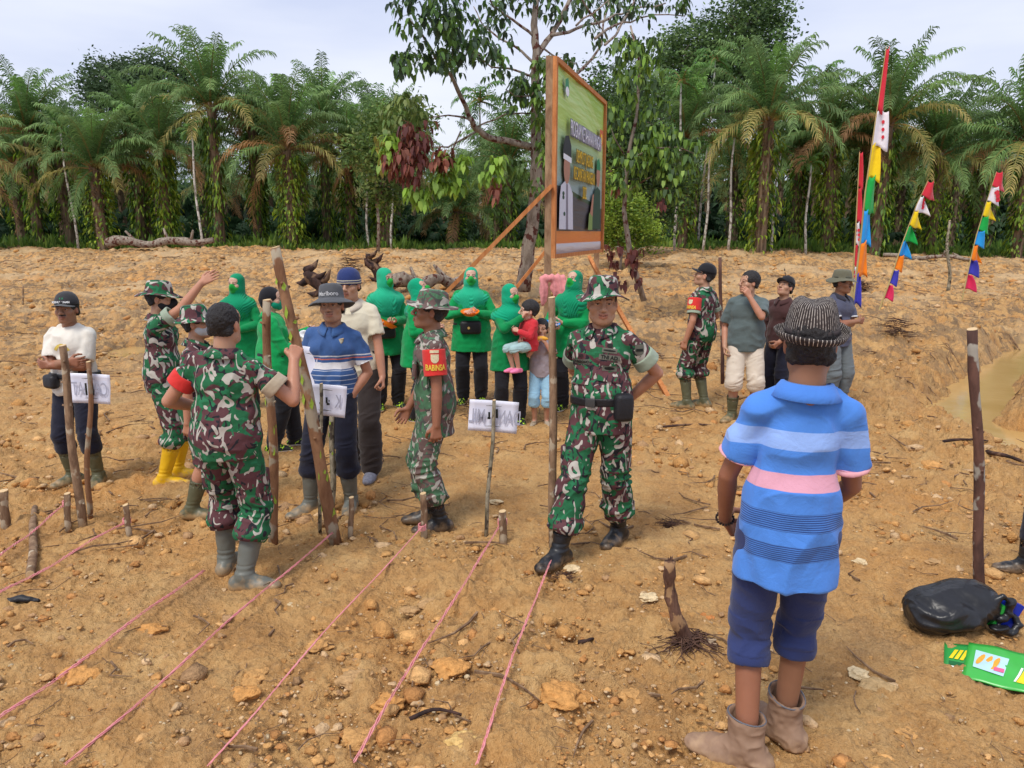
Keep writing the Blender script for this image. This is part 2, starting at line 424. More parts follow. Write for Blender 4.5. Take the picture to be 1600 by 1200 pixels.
def frond_geo(rng, L, elev, az, col_a, col_b, nleaf, droop, V, F, C, leafl=0.95, lw=0.075, sparse=0.0):
    """one pinnate frond; appends to lists"""
    N = 14; p = np.zeros(3); e = elev; pts = []; seg = L / N
    for i in range(N + 1):
        pts.append(p.copy())
        d = np.array([math.cos(e) * math.cos(az), math.cos(e) * math.sin(az), math.sin(e)])
        p = p + d * seg
        e -= droop * (0.4 + 1.2 * i / N) / N * (0.35 + abs(math.cos(e)))
    pts = np.array(pts)
    side = np.array([-math.sin(az), math.cos(az), 0.0])
    # rachis
    for i in range(N):
        r0, r1 = 0.055 * (1 - i / N) + 0.012, 0.055 * (1 - (i + 1) / N) + 0.012
        o = len(V)
        for q, r in ((pts[i], r0), (pts[i + 1], r1)):
            V += [q + side * r, q + np.array([0, 0, r * 1.2]), q - side * r]
        F += [(o, o + 1, o + 4, o + 3), (o + 1, o + 2, o + 5, o + 4)]
        rc = np.array((0.34, 0.20, 0.07)) * (1 - i / N) + np.array(col_a) * (i / N)
        C += [rc] * 6
    for k in range(nleaf):
        t = 0.13 + 0.87 * (k + rng.uniform(-.3, .3)) / nleaf; t = min(max(t, 0), 0.999)
        i = int(t * N); f = t * N - i
        q = pts[i] * (1 - f) + pts[i + 1] * f
        tan = pts[i + 1] - pts[i]; tan = tan / np.linalg.norm(tan)
        nrm = np.cross(side, tan)
        if nrm[2] < 0: nrm = -nrm
        ll = leafl * (math.sin(min(1, t * 1.25 + 0.12) * math.pi * 0.62) ** 0.7) * rng.uniform(.8, 1.1) * (1 - 0.45 * max(0, t - .7) / .3)
        for s in (-1, 1):
            if rng.random() < sparse: continue
            up = rng.uniform(-.15, .55)
            d1 = side * s * 0.85 + tan * (0.45 + 0.5 * t) + nrm * up; d1 /= np.linalg.norm(d1)
            d2 = d1 * 0.7 + np.array([0, 0, -rng.uniform(.35, .95)]); d2 /= np.linalg.norm(d2)
            d3 = d2 * 0.5 + np.array([0, 0, -rng.uniform(.5, 1.0)]); d3 /= np.linalg.norm(d3)
            a = q; b = a + d1 * ll * .4; c = b + d2 * ll * .35; e_ = c + d3 * ll * .25
            w = tan * lw * 0.5
            o = len(V)
            V += [a - w * .5, a + w * .5, b - w, b + w, c - w * .75, c + w * .75, e_, e_ + w * .12]
            F += [(o, o + 1, o + 3, o + 2), (o + 2, o + 3, o + 5, o + 4), (o + 4, o + 5, o + 7, o + 6)]
            m = min(1, max(0, t * 0.9 + rng.uniform(-.2, .2)))
            cc = np.array(col_a) * (1 - m) + np.array(col_b) * m
            cc = cc * rng.uniform(.75, 1.25)
            C += [cc] * 8  # leaflet
def palm_crown(seed, nf=40, L=5.2, nleaf=46, old=0.3, name='palm_crown', spread=1.0):
    rng = random.Random(seed); V, F, C = [], [], []
    for k in range(nf):
        t = (k + 0.5) / nf                      # 0 = newest (upright), 1 = oldest (hanging)
        az = k * 2.39996 + rng.uniform(-.2, .2)
        elev = R(89 - 84 * t ** 1.25 * spread + rng.uniform(-8, 8) - (30 if rng.random() < .15 * t else 0))
        droop = 1.05 + 0.5 * t + rng.uniform(-.2, .3)
        if t < 0.1: ca, cb = (0.16, 0.33, 0.06), (0.24, 0.42, 0.10)
        elif t < 1 - old: ca, cb = (0.095, 0.185, 0.055), (0.19, 0.29, 0.105)
        elif rng.random() < 0.55: ca, cb = (0.17, 0.20, 0.05), (0.42, 0.33, 0.12)
        else: ca, cb = (0.34, 0.20, 0.085), (0.42, 0.23, 0.12)
        g_ = rng.uniform(.72, 1.35); ca = tuple(x * g_ for x in ca); cb = tuple(x * g_ for x in cb)
        frond_geo(rng, L * rng.uniform(.85, 1.08) * (0.72 + 0.28 * min(1, t * 5)), elev, az, ca, cb, nleaf, droop, V, F, C, sparse=0.0 if t < 1 - old else 0.12)
    return mesh_np(name, np.array(V), np.array(F), M_frond, cols=np.array(C))
def palm_trunk(seed):
    """unit height trunk of old frond bases, radius ~0.3"""
    rng = random.Random(seed); V, F, C = [], [], []
    mb = MB()
    hs = [i / 14 for i in range(15)]
    mb.tube([(0.03 * math.sin(h * 5 + seed), 0.03 * math.cos(h * 4), h) for h in hs], [0.30 - 0.06 * h + 0.10 * max(0, h - .75) for h in hs], 10, True, wob=0.08, rng=rng, col=(0.6, 0.6, 0.6))
    for i in range(190):
        h = rng.random(); a = rng.uniform(0, 6.28); r = 0.26
        c, s = math.cos(a), math.sin(a); w = 0.07; out = rng.uniform(.10, .24) * (0.6 + 0.8 * h)
        base = [(c * r - s * w, s * r + c * w, h - .012), (c * r + s * w, s * r - c * w, h - .012), (c * (r + out * .5) + s * w * .7, s * (r + out * .5) - c * w * .7, h + .012), (c * (r + out * .5) - s * w * .7, s * (r + out * .5) + c * w * .7, h + .012),
                (c * (r + out), s * (r + out), h + .03)]
        mb.add(base, [(0, 1, 2, 3), (3, 2, 4)])
    return mb.mesh('palm_trunk', M_palmbark)
def vine_mesh(seed, n=420, hmax=1.0, rr=(0.3, 0.62), cols=((0.24, 0.38, 0.04), (0.12, 0.24, 0.04), (0.36, 0.48, 0.05), (0.08, 0.15, 0.03))):
    """climbing ferns round a unit-height trunk, scaled with it"""
    rng = random.Random(seed); V, F, C = [], [], []
    for i in range(n):
        h = hmax * rng.random() ** 0.8; a = rng.gauss(seed % 6, 1.5); r = rng.uniform(*rr) * (0.65 + 0.5 * rng.random())
        p = np.array([math.cos(a) * r, math.sin(a) * r, h]); l = rng.uniform(.16, .42)
        d = np.array([math.cos(a + rng.uniform(-1, 1)), math.sin(a + rng.uniform(-1, 1)), rng.uniform(-.12, -.01)])
        s = np.array([-d[1], d[0], 0]) * 0.05; o = len(V)
        dd = np.array([d[0] * l * .5, d[1] * l * .5, d[2] * l]); 
        V += [p, p + dd + s, p + dd * 1.3 + np.array([0, 0, -l * .09]), p + dd - s]; F.append((o, o + 1, o + 2, o + 3))
        c = np.array(cols[rng.randrange(len(cols))]) * rng.uniform(.7, 1.2); C += [c] * 4
    return mesh_np('climbing_fern', np.array(V), np.array(F), M_leaf, cols=np.array(C))
CROWNS = [palm_crown(1, 34, 5.3, old=0.22), palm_crown(2, 32, 5.0, old=0.14), palm_crown(7, 36, 5.2, old=0.10), palm_crown(9, 32, 5.1, old=0.32)]
BACKCROWNS = [palm_crown(21, 30, 4.8, 30, old=0.06), palm_crown(22, 32, 4.5, 30, old=0.1)]
TRUNKS = [palm_trunk(1), palm_trunk(2)]
VINES = [vine_mesh(s, 520) for s in (1, 3, 5)] + [vine_mesh(8, 700, 1.0, (0.32, 0.85), ((0.30, 0.42, 0.04), (0.16, 0.30, 0.04), (0.42, 0.52, 0.06)))]
def palm(x, y, h, label, group=None, crown=0, vine=0, cs=1.0, rz=0.0, tilt=0.0, back=False):
    z = Gs(x, y)
    r = empty('oil_palm', (x, y, z - 0.1), rz)
    r.rotation_euler = (tilt, 0, rz)
    tag(r, label, 'oil palm', group)
    t = link('trunk', TRUNKS[int(rz * 10) % 2], r); t.scale = (1, 1, h)
    c = link('crown', (BACKCROWNS if back else CROWNS)[crown % (2 if back else 4)], r); c.location = (0, 0, h - 0.1); c.scale = (cs, cs, cs)
    if vine is not None:
        v = link('climbing_fern', VINES[vine], r); v.scale = (1, 1, h * 0.95)
    return r
FRONT = [ # px, base_py(distance), crown_py, crown index, vine, label, scale
    (62, 47, 208, 0, 0, 'tall oil palm with yellowing lower fronds at the far left edge of the front row', 1.0),
    (160, 43, 262, 2, 3, 'low bright green oil palm with wide fronds beside the thin leaning stem', 0.95),
    (262, 45, 235, 1, 3, 'oil palm with fern covered trunk behind the left end of the fallen log', .95),
    (345, 45, 170, 0, 1, 'tallest oil palm in the front row with brown hanging fronds', 1.08),
    (458, 44, 232, 3, 3, 'oil palm with orange frond bases and a bright green climbing fern trunk', 1.1),
    (602, 46, 250, 1, 1, 'oil palm partly hidden by red brown dead leaves of the near tree', 1.0),
    (512, 52, 195, 2, 2, 'oil palm rising behind and right of the orange based palm', 1.0),
    (712, 50, 330, 1, 0, 'low oil palm with long arching fronds left of the banner', 1.0),
    (1188, 40, 190, 0, 3, 'big oil palm with thick reddish fern hung trunk behind the capped soldier', 1.08),
    (1066, 44, 215, 2, 0, 'oil palm with dark fronds standing right of the banner', 1.0),
    (1292, 44, 215, 1, 3, 'oil palm with wide green climber skirt left of the tall flag pole', 1.0),
    (1368, 42, 195, 0, 1, 'oil palm directly behind the tall multicolour pennant pole', 1.1),
    (1455, 44, 245, 2, 3, 'oil palm between the tall flag pole and the two distant pennants', 1.05),
    (1590, 41, 225, 2, 1, 'oil palm with drooping fronds at the far right edge', 1.15),
    (222, 49, 205, 1, 0, 'oil palm standing between the low bright palm and the fallen log, set back in shade', .85),
    (405, 49, 200, 2, 1, 'oil palm between the tallest palm and the orange based palm, set back in shade', .85),
    (548, 47, 240, 3, 0, 'slim oil palm right of the orange based palm, trunk wrapped in dark fern', .85),
    (1340, 46, 230, 2, 0, 'slim oil palm hidden behind the narrow red and white pennant', .85),
    (1240, 47, 235, 1, 2, 'slim oil palm right of the thick reddish fern hung trunk', .85),
    (110, 48, 235, 1, 1, 'slim oil palm between the far left palm and the low bright palm', .85),
    (1525, 47, 250, 1, 0, 'slim oil palm behind the farthest pennant pole', .85),
    (-40, 42, 250, 3, 1, 'oil palm cut off by the left border of the view', 1.0),
]
rng = random.Random(11)
for i, (px, y, cpy, ci, vi, lab, cs) in enumerate(FRONT):
    p = at(px, 380, y); h = at(px, cpy, y).z - Gs(p.x, y) + 0.1
    palm(p.x, y, h, lab, 'oil palms along the edge of the field', ci, vi, cs * .88, rng.uniform(0, 6.28), R(rng.uniform(-2, 2)))
row = 0
for y in (51, 57, 63, 70, 78, 87, 97, 108):
    n = int(y * 1.6 / 8.2); off = (row % 2) * 4.1
    for k in range(n + 1):
        x = -0.8 * y + k * 8.2 + off + rng.uniform(-.8, .8)
        h = rng.uniform(5.4, 7.8)
        if abs(x / y) < 0.12 and x < 3 : h -= 1.2
        palm(x, y + rng.uniform(-1.2, 1.2), h, 'oil palm in the dim rows behind the front palms', 'oil palms in the rows behind', k + row, (k % 3) if y < 70 else None, 1.0, rng.uniform(0, 6.28), R(rng.uniform(-3, 3)), back=True)
    row += 1
print('palms', round(time.time() - T0, 1))
# ---- thin pale areca palms
def areca_crown(seed):
    rng = random.Random(seed); V, F, C = [], [], []
    for k in range(10):
        frond_geo(rng, 1.6, R(70 - 9 * k), k * 2.4, (0.10, 0.22, 0.05), (0.14, 0.28, 0.07), 20, 1.7, V, F, C, leafl=0.5, lw=0.07)
    return mesh_np('areca_crown', np.array(V), np.array(F), M_frond, cols=np.array(C))
ACR = [areca_crown(3), areca_crown(4)]
for i, (bx, tx, ty, y, lab) in enumerate([
        (122, 93, 200, 43, 'thin pale palm stem leaning left beside the low bright palm'), (315, 298, 205, 42, 'thin white stemmed palm left of the tallest oil palm'),
        (575, 572, 270, 45, 'thin white stem behind the right end of the ditch grass'), (612, 612, 280, 44, 'thin white stem just right of the palm with dead leaves'),
        (1055, 1066, 130, 40, 'slender areca palm with green tuft high right of the banner'), (1100, 1112, 225, 41, 'second thin white stem right of the banner'),
        (1138, 1147, 215, 40, 'thin white stem between banner shrub and big reddish palm'), (1203, 1218, 240, 41, 'thin stem leaning right beside the thick reddish trunk'),
        (1258, 1266, 255, 41, 'thin white stem left of the palm with green climber skirt'), (1090, 1118, 95, 47, 'small tufted areca palm with drooping crown beside the big tree'),
        (752, 750, 160, 75, 'distant feathery palm standing alone above the treeline'), (1290, 1288, 120, 50, 'small areca tuft high above the palms left of the tall flag')]):
    a, b = at(bx, 385, y), at(tx, ty, y); a.z = Gs(a.x, y) - .1
    r = empty('areca_palm', a); tag(r, lab, 'areca palm', 'thin areca palms among the oil palms')
    d = b - a; mb = MB(); rr = 0.075 if y < 60 else 0.12
    mb.tube([d * t + Vector((0.06 * math.sin(t * 7 + i), 0, 0)) for t in np.linspace(0, 1, 8)], [rr - 0.03 * t for t in np.linspace(0, 1, 8)], 7)
    mb.build('trunk', M_pale_bark, r, True)
    c = link('crown', ACR[i % 2], r); c.location = d; s = 1.0 if ty < 170 else 0.55
    if y > 60: s = 2.0
    c.scale = (s, s, s)
# ---------------------------------------------------------------- broadleaf trees
def blob_tree(name, loc, label, cat, blobs, n, leaf, cols, trunk_r=0.3, seed=1, mat=None, group=None):
    """blobs: list of (x,y,z,rx,ry,rz) in local coordinates. Leaves cluster in many twigs through each blob."""
    rng = np.random.RandomState(seed); r = empty(name, loc); tag(r, label, cat, group)
    mb = MB(); z0 = min(b[2] for b in blobs)
    mb.tube([(0, 0, -.2), (0.1, 0, z0 * .5), (0, 0.1, z0)], [trunk_r, trunk_r * .8, trunk_r * .6], 9)
    for b in blobs:
        mb.tube([(0, 0.05, z0 * .75), (b[0] * .5, b[1] * .5, (z0 + b[2]) / 2), (b[0], b[1], b[2] + b[5] * .3)], [trunk_r * .5, trunk_r * .3, trunk_r * .08], 6)
        for q in range(7):
            d = rng.randn(3); d /= np.linalg.norm(d); d *= np.array(b[3:6]) * .8
            mb.tube([(b[0], b[1], b[2] - b[5] * .2), (b[0] + d[0] * .5, b[1] + d[1] * .5, b[2] + d[2] * .45 + .1), (b[0] + d[0], b[1] + d[1], b[2] + d[2])], [trunk_r * .16, trunk_r * .1, trunk_r * .03], 4)
    mb.build('trunk', M_grey_bark, r, True)
    vol = np.array([b[3] * b[4] * b[5] for b in blobs]) ** 0.67; vol = vol / vol.sum()
    V, C = [], []
    for b, f in zip(blobs, vol):
        nc = max(6, int(n * f / 26))
        for _ in range(nc):
            d = rng.randn(3); d /= np.linalg.norm(d)
            rad = rng.rand() ** 0.35 * (1 + 0.22 * noise3(np.array([d * 2.2 + seed]), 7)[0])
            cc = np.array(b[:3]) + d * rad * np.array(b[3:6]); cs = 0.10 * min(b[3:6]) + leaf * 2.0
            shade = rng.uniform(.7, 1.25); base = np.array(cols[rng.randint(len(cols))]) * shade
            k = 26
            P = cc + rng.randn(k, 3) * cs * np.array([.6, .6, .38])
            A = rng.randn(k, 3); A[:, 2] = A[:, 2] * .5 - .3; A /= np.linalg.norm(A, axis=1)[:, None]
            B = np.cross(A, rng.randn(k, 3)); B /= np.linalg.norm(B, axis=1)[:, None]
            l = leaf * rng.uniform(.7, 1.3, (k, 1))
            q = np.stack([P - A * l * .5, P + B * l * .27, P + A * l * .5, P - B * l * .27], 1)
            V.append(q.reshape(-1, 3)); C.append(np.repeat(base[None] * rng.uniform(.8, 1.2, (k, 1)), 4, 0))
    V, C = np.concatenate(V), np.concatenate(C)
    F = np.arange(len(V)).reshape(-1, 4)
    link('crown', mesh_np('crown', V, F, mat or M_leaf, cols=C), r)
    return r
def blobs_px(list_, y, base):
    out = []
    for px, py, rx, ry in list_:
        p = at(px, py, y) - base; k = y / FPX * 1.02
        out.append((p.x, random.Random(px).uniform(-1, 1) * rx * k * .5, p.z, rx * k, rx * k * .9, ry * k))
    return out
def btree(name, px, y, blobs, *a, **k):
    b = at(px, 385, y); b.z = Gs(b.x, y)
    return blob_tree(name, b, a[0], a[1], blobs_px(blobs, y, b), *a[2:], **k)
dk = [(0.09, 0.16, 0.05), (0.13, 0.21, 0.06), (0.16, 0.25, 0.08), (0.07, 0.12, 0.05)]
btree('broadleaf_tree', 1140, 62, [(1100, 70, 60, 42), (1160, 60, 62, 55), (1180, 30, 50, 40), (1060, 95, 46, 40), (1200, 100, 36, 45), (1120, 130, 70, 50), (1040, 150, 40, 40), (1190, 160, 40, 40)],
      'huge rounded broadleaf tree towering above the palms right of the banner', 'tree', 26000, 0.30, dk + [(0.11, 0.17, 0.05)], 0.45, 3)
btree('broadleaf_tree', 215, 66, [(180, 130, 42, 30), (230, 112, 45, 28), (270, 125, 42, 34), (150, 150, 30, 22), (215, 150, 60, 36)],
      'dark dome shaped tree rising behind the palms at left', 'tree', 14000, 0.30, [(0.06, 0.10, 0.045), (0.09, 0.14, 0.06)], 0.4, 5)
btree('broadleaf_tree', 985, 36, [(985, 190, 55, 70), (1010, 260, 62, 60), (960, 240, 45, 60), (930, 150, 40, 50), (1030, 310, 50, 50)],
      'leafy mixed tree close behind the right end of the banner', 'tree', 15000, 0.20, [(0.05, 0.10, 0.03), (0.09, 0.17, 0.04), (0.13, 0.22, 0.05), (0.08, 0.12, 0.06)], 0.22, 7)
btree('green_shrub', 968, 30, [(960, 330, 40, 45), (990, 345, 38, 38), (945, 300, 28, 30), (1005, 370, 30, 26), (955, 372, 34, 22)],
      'bright yellow green shrub behind the banner post', 'shrub', 9000, 0.13, [(0.17, 0.27, 0.03), (0.25, 0.36, 0.04), (0.11, 0.20, 0.03), (0.30, 0.40, 0.06)], 0.06, 9)
btree('green_shrub', 590, 40, [(590, 240, 42, 50), (620, 200, 40, 36), (645, 190, 34, 34), (600, 300, 26, 40)],
      'pale green leafy creeper tree left of the red dead leaves', 'tree', 7000, 0.22, [(0.12, 0.20, 0.05), (0.20, 0.26, 0.07), (0.09, 0.15, 0.04)], 0.1, 12)
# ---------------------------------------------------------------- near tree with drooping leaf clusters
def drooping_tree():
    rng = random.Random(4); D = 21.0
    base = at(818, 452, D); base.z = Gs(base.x, D)
    r = empty('bare_limbed_tree', base - Vector((0, 0, .15)))
    tag(r, 'sparse tree with drooping leaf clusters and crooked grey limbs left of the banner', 'tree')
    o = Vector(r.location)
    wood = MB(); live, dead = [], []
    def limb(pl, r0, r1, dd=0.0, n=None):
        pts = [at(x, y, D + dd * k / max(1, len(pl) - 1)) - o for k, (x, y) in enumerate(pl)]
        # subdivide with small kinks
        q = []
        for a, b in zip(pts[:-1], pts[1:]):
            for t in (0, .33, .66): q.append(a.lerp(b, t) + Vector([rng.uniform(-1, 1) * (a - b).length * .03 for _ in range(3)]) * (1 if t else 0))
        q.append(pts[-1]); m = len(q)
        wood.tube(q, [r0 + (r1 - r0) * i / (m - 1) for i in range(m)], 7, wob=.08, rng=rng)
        return q
    limb([(818, 455), (824, 400), (832, 340), (838, 290), (836, 230), (838, 170), (836, 120), (838, 80), (834, 40), (838, -20), (830, -90)], .21, .06)
    limb([(838, 300), (832, 360), (812, 455)], .1, .12)
    tips = []
    def br(pl, r0, r1, dd=0, leaf=True):
        q = limb(pl, r0, r1, dd)
        if leaf: tips.extend(q[len(q) // 2:])
        return q
    br([(840, 85), (862, 55), (880, 20), (900, -15), (930, -60)], .08, .04, 1)
    q0 = br([(835, 232), (800, 222), (765, 215), (742, 200), (735, 185)], .10, .07, -1, False)
    br([(735, 187), (722, 155), (705, 118), (680, 90), (660, 55), (640, 30)], .07, .02, -1.5)
    br([(704, 118), (708, 80), (706, 40), (712, -10)], .035, .015, -1)
    br([(680, 92), (650, 90), (625, 92)], .02, .01, -1)
    br([(735, 187), (700, 180), (668, 184)], .03, .012, -1, False)
    br([(745, 205), (700, 230), (665, 232)], .03, .012, -1.5, False)
    br([(720, 205), (700, 245), (675, 262)], .025, .01, -1, False)
    br([(742, 200), (790, 178), (828, 178)], .025, .02, 0, False)
    br([(836, 120), (800, 108), (768, 105), (740, 80)], .035, .012, -1)
    br([(836, 100), (815, 80), (780, 60), (755, 40), (740, 10)], .04, .012, 1)
    br([(838, 150), (805, 150), (790, 140)], .025, .01, -1)
    br([(838, 60), (800, 30), (770, 10), (760, -20)], .04, .012, -1)
    br([(840, 70), (870, 90), (900, 100)], .03, .012, 1)
    br([(900, -15), (930, 30), (950, 60)], .03, .01, 1)
    br([(900, 40), (940, 10), (975, -20)], .03, .01, 1)
    # right hand crown seen beyond the banner top
    br([(862, 55), (900, 45), (950, 30), (985, 15), (1040, 5)], .05, .02, 4)
    br([(930, 60), (960, 40), (1000, 28), (1070, 25)], .04, .015, 5)
    br([(945, 70), (985, 15), (1000, -20)], .035, .02, 5)
    br([(880, 130), (940, 70), (955, -10)], .045, .02, 4)
    br([(840, 165), (870, 190), (900, 200)], .03, .01, 2)
    wood.build('trunk', M_grey_bark, r, True)
    def cluster(c, n, l, cols, hang=1.0, V=None, F=None, C=None):
        for k in range(n):
            a = rng.uniform(0, 6.28); sp = rng.uniform(.2, 1.0)
            d1 = Vector((math.cos(a) * sp, math.sin(a) * sp, rng.uniform(-.1, .5) - .2 * hang)).normalized()
            ll = l * rng.uniform(.7, 1.2); p = c + Vector([rng.uniform(-.12, .12) for _ in range(3)])
            q = p + d1 * ll * .4; e = q + (d1 * .45 + Vector((0, 0, -1.0 * hang))).normalized() * ll * .65
            m = (q + e) / 2 + Vector((0, 0, .02))
            w = d1.cross(Vector((0, 0, 1))).normalized() * ll * rng.uniform(.13, .19)
            o_ = len(V)
            V += [p, q - w * .8, q + w * .8, m - w, m + w, e]
            F += [(o_, o_ + 1, o_ + 2, o_ + 2), (o_ + 1, o_ + 3, o_ + 4, o_ + 2), (o_ + 3, o_ + 5, o_ + 5, o_ + 4)]
            cc = np.array(cols[rng.randrange(len(cols))]) * rng.uniform(.75, 1.25); C += [cc] * 6
    def fin(V, F, C, name):
        F = [tuple(dict.fromkeys(f)) for f in F]
        me = bpy.data.meshes.new(name); me.from_pydata([tuple(v) for v in V], [], F); me.materials.append(M_leaf)
        ca = me.color_attributes.new('Col', 'FLOAT_COLOR', 'POINT'); c4 = np.ones((len(V), 4), dtype=np.float32); c4[:, :3] = np.array(C)
        ca.data.foreach_set('color', c4.ravel()); link(name, me, r)
    V, F, C = [], [], []
    gr = [(0.06, 0.12, 0.04), (0.09, 0.18, 0.045), (0.045, 0.08, 0.045), (0.13, 0.24, 0.05), (0.07, 0.11, 0.07)]
    for t in tips:
        for _ in range(1):
            cluster(t + Vector((rng.gauss(0, .22), rng.gauss(0, .45), rng.gauss(0, .2))), 9, .30, gr, 1, V, F, C)
    # extra clusters by picture region (left crown, centre, trunk side, right)
    for (x0, x1, y0, y1, n, dd, pal) in [(604, 715, -20, 45, 34, -2, gr), (610, 700, 84, 108, 17, -2, gr), (695, 785, 45, 92, 30, -1, gr), (780, 890, -20, 30, 20, 0, gr), (795, 840, 120, 175, 16, 0, gr + [(0.15, .27, .05)]),
                                    (840, 862, 90, 260, 46, 0, [(0.12, .22, .04), (0.18, .30, .05), (.07, .13, .04)]), (900, 1070, -20, 20, 30, 4, gr), (950, 1010, 60, 140, 16, 4, gr),
                                    (780, 850, 245, 300, 18, 0, [(0.14, .25, .05), (.08, .15, .04)]), (600, 660, 150, 215, 40, -1, [(0.12, .20, .05), (.2, .26, .07)]), (590, 620, 210, 260, 10, -1, [(0.22, .36, .06), (.33, .28, .07)])]:
        for _ in range(n):
            cluster(at(rng.uniform(x0, x1), rng.uniform(y0, y1), D + dd + rng.uniform(-1, 1)) - o, 9, .33, pal, 1, V, F, C)
    yl = [(0.25, 0.42, 0.05), (0.32, 0.48, 0.08), (0.2, 0.34, 0.05)]
    for (x, y) in [(700, 255), (724, 258), (702, 275), (718, 298), (680, 290), (650, 310), (668, 305), (660, 322), (760, 285), (778, 262), (775, 280), (705, 300), (690, 300), (612, 225), (614, 245)]:
        for _ in range(3): cluster(at(x + rng.uniform(-5, 5), y - 8 + rng.uniform(-3, 3), D - 2) - o, 8, .36, yl, 1, V, F, C)
    fin(V, F, C, 'foliage')
    V, F, C = [], [], []
    rd = [(0.20, 0.06, 0.05), (0.28, 0.09, 0.06), (0.15, 0.05, 0.045), (0.32, 0.13, 0.09)]
    for (x0, x1, y0, y1, n) in [(632, 668, 196, 225, 16), (648, 662, 225, 285, 12), (612, 652, 220, 262, 18), (630, 655, 255, 292, 9), (678, 700, 235, 262, 8), (606, 616, 255, 268, 4), (770, 780, 285, 310, 3)]:
        for _ in range(n): cluster(at(rng.uniform(x0, x1), rng.uniform(y0, y1) - 6, D - 2 + rng.uniform(-.4, .4)) - o, 7, .34, rd, 1.6, V, F, C)
    fin(V, F, C, 'dead_leaves')
drooping_tree()
def side_tree():
    """the leafy tree right of the banner with hanging bright leaves, and red dead leaves on low twigs"""
    rng = random.Random(8); D = 17.0; base = at(1010, 470, D); base.z = Gs(base.x, D)
    r = empty('drooping_sapling', base); o = Vector(base)
    tag(r, 'young tree with hanging bright leaves and red dead leaves right of the banner', 'tree')
    wood = MB()
    def limb(pl, r0, r1):
        pts = [at(x, y, D) - o for x, y in pl]; m = len(pts)
        wood.tube(pts, [r0 + (r1 - r0) * i / (m - 1) for i in range(m)], 6, wob=.08, rng=rng)
    limb([(1006, 470), (985, 400), (975, 330), (980, 250), (995, 180), (1000, 100), (985, 40)], .07, .02)
    limb([(985, 400), (1000, 388), (1020, 384)], .012, .006)
    limb([(985, 400), (965, 385), (945, 392)], .014, .006)
    limb([(980, 250), (1020, 232), (1060, 230), (1085, 240)], .03, .008)
    limb([(978, 300), (1010, 280), (1045, 262)], .02, .006)
    limb([(980, 250), (960, 215), (955, 200)], .02, .006)
    wood.build('trunk', M_grey_bark, r, True)
    def cl(V, F, C, x, y, n, l, cols, hang, js=6):
        c = at(x + rng.uniform(-js, js), y + rng.uniform(-js, js), D + rng.uniform(-.6, .6)) - o
        for k in range(n):
            a = rng.uniform(0, 6.28); d1 = Vector((math.cos(a), math.sin(a), rng.uniform(-.2, .3))).normalized() * rng.uniform(.3, 1)
            ll = l * rng.uniform(.7, 1.2); p = c + Vector([rng.uniform(-.06, .06) for _ in range(3)])
            q = p + d1 * ll * .35; e = q + (d1 * .4 + Vector((0, 0, -hang))).normalized() * ll * .7
            w = d1.cross(Vector((0, 0, 1))).normalized() * ll * .16; o_ = len(V)
            V += [p, q - w, (q + e) / 2 - w, e, (q + e) / 2 + w, q + w]
            F.append(tuple(range(o_, o_ + 6))); cc = np.array(cols[rng.randrange(len(cols))]) * rng.uniform(.75, 1.25); C += [cc] * 6
    def fin(V, F, C, name):
        me = bpy.data.meshes.new(name); me.from_pydata([tuple(v) for v in V], [], F); me.materials.append(M_leaf)
        ca = me.color_attributes.new('Col', 'FLOAT_COLOR', 'POINT'); c4 = np.ones((len(V), 4), dtype=np.float32); c4[:, :3] = np.array(C)
        ca.data.foreach_set('color', c4.ravel()); link(name, me, r)
    V, F, C = [], [], []
    g = [(0.10, 0.18, 0.05), (0.17, 0.30, 0.05), (0.07, 0.12, 0.05), (0.25, 0.38, 0.07)]
    for (x0, x1, y0, y1, n) in [(1010, 1090, 205, 270, 60), (960, 1030, 60, 150, 40), (950, 1050, 150, 230, 50), (1030, 1060, 270, 310, 14), (955, 1000, 230, 300, 26)]:
        for _ in range(n): cl(V, F, C, rng.uniform(x0, x1), rng.uniform(y0, y1), 9, .26, g, 1.0)
    fin(V, F, C, 'foliage')
    V, F, C = [], [], []
    rd = [(0.16, 0.05, 0.045), (0.22, 0.07, 0.05), (0.12, 0.04, 0.04)]
    for (x, y) in [(958, 398), (962, 415), (965, 432), (972, 392), (990, 395), (994, 412), (996, 425), (986, 405), (1000, 440), (980, 445), (955, 385), (1046, 300), (1036, 318), (968, 300), (1000, 395)]:
        for _ in range(2): cl(V, F, C, x - 4, y - 2, 6, .24, rd, 2.0, 3)
    fin(V, F, C, 'dead_leaves')
side_tree()
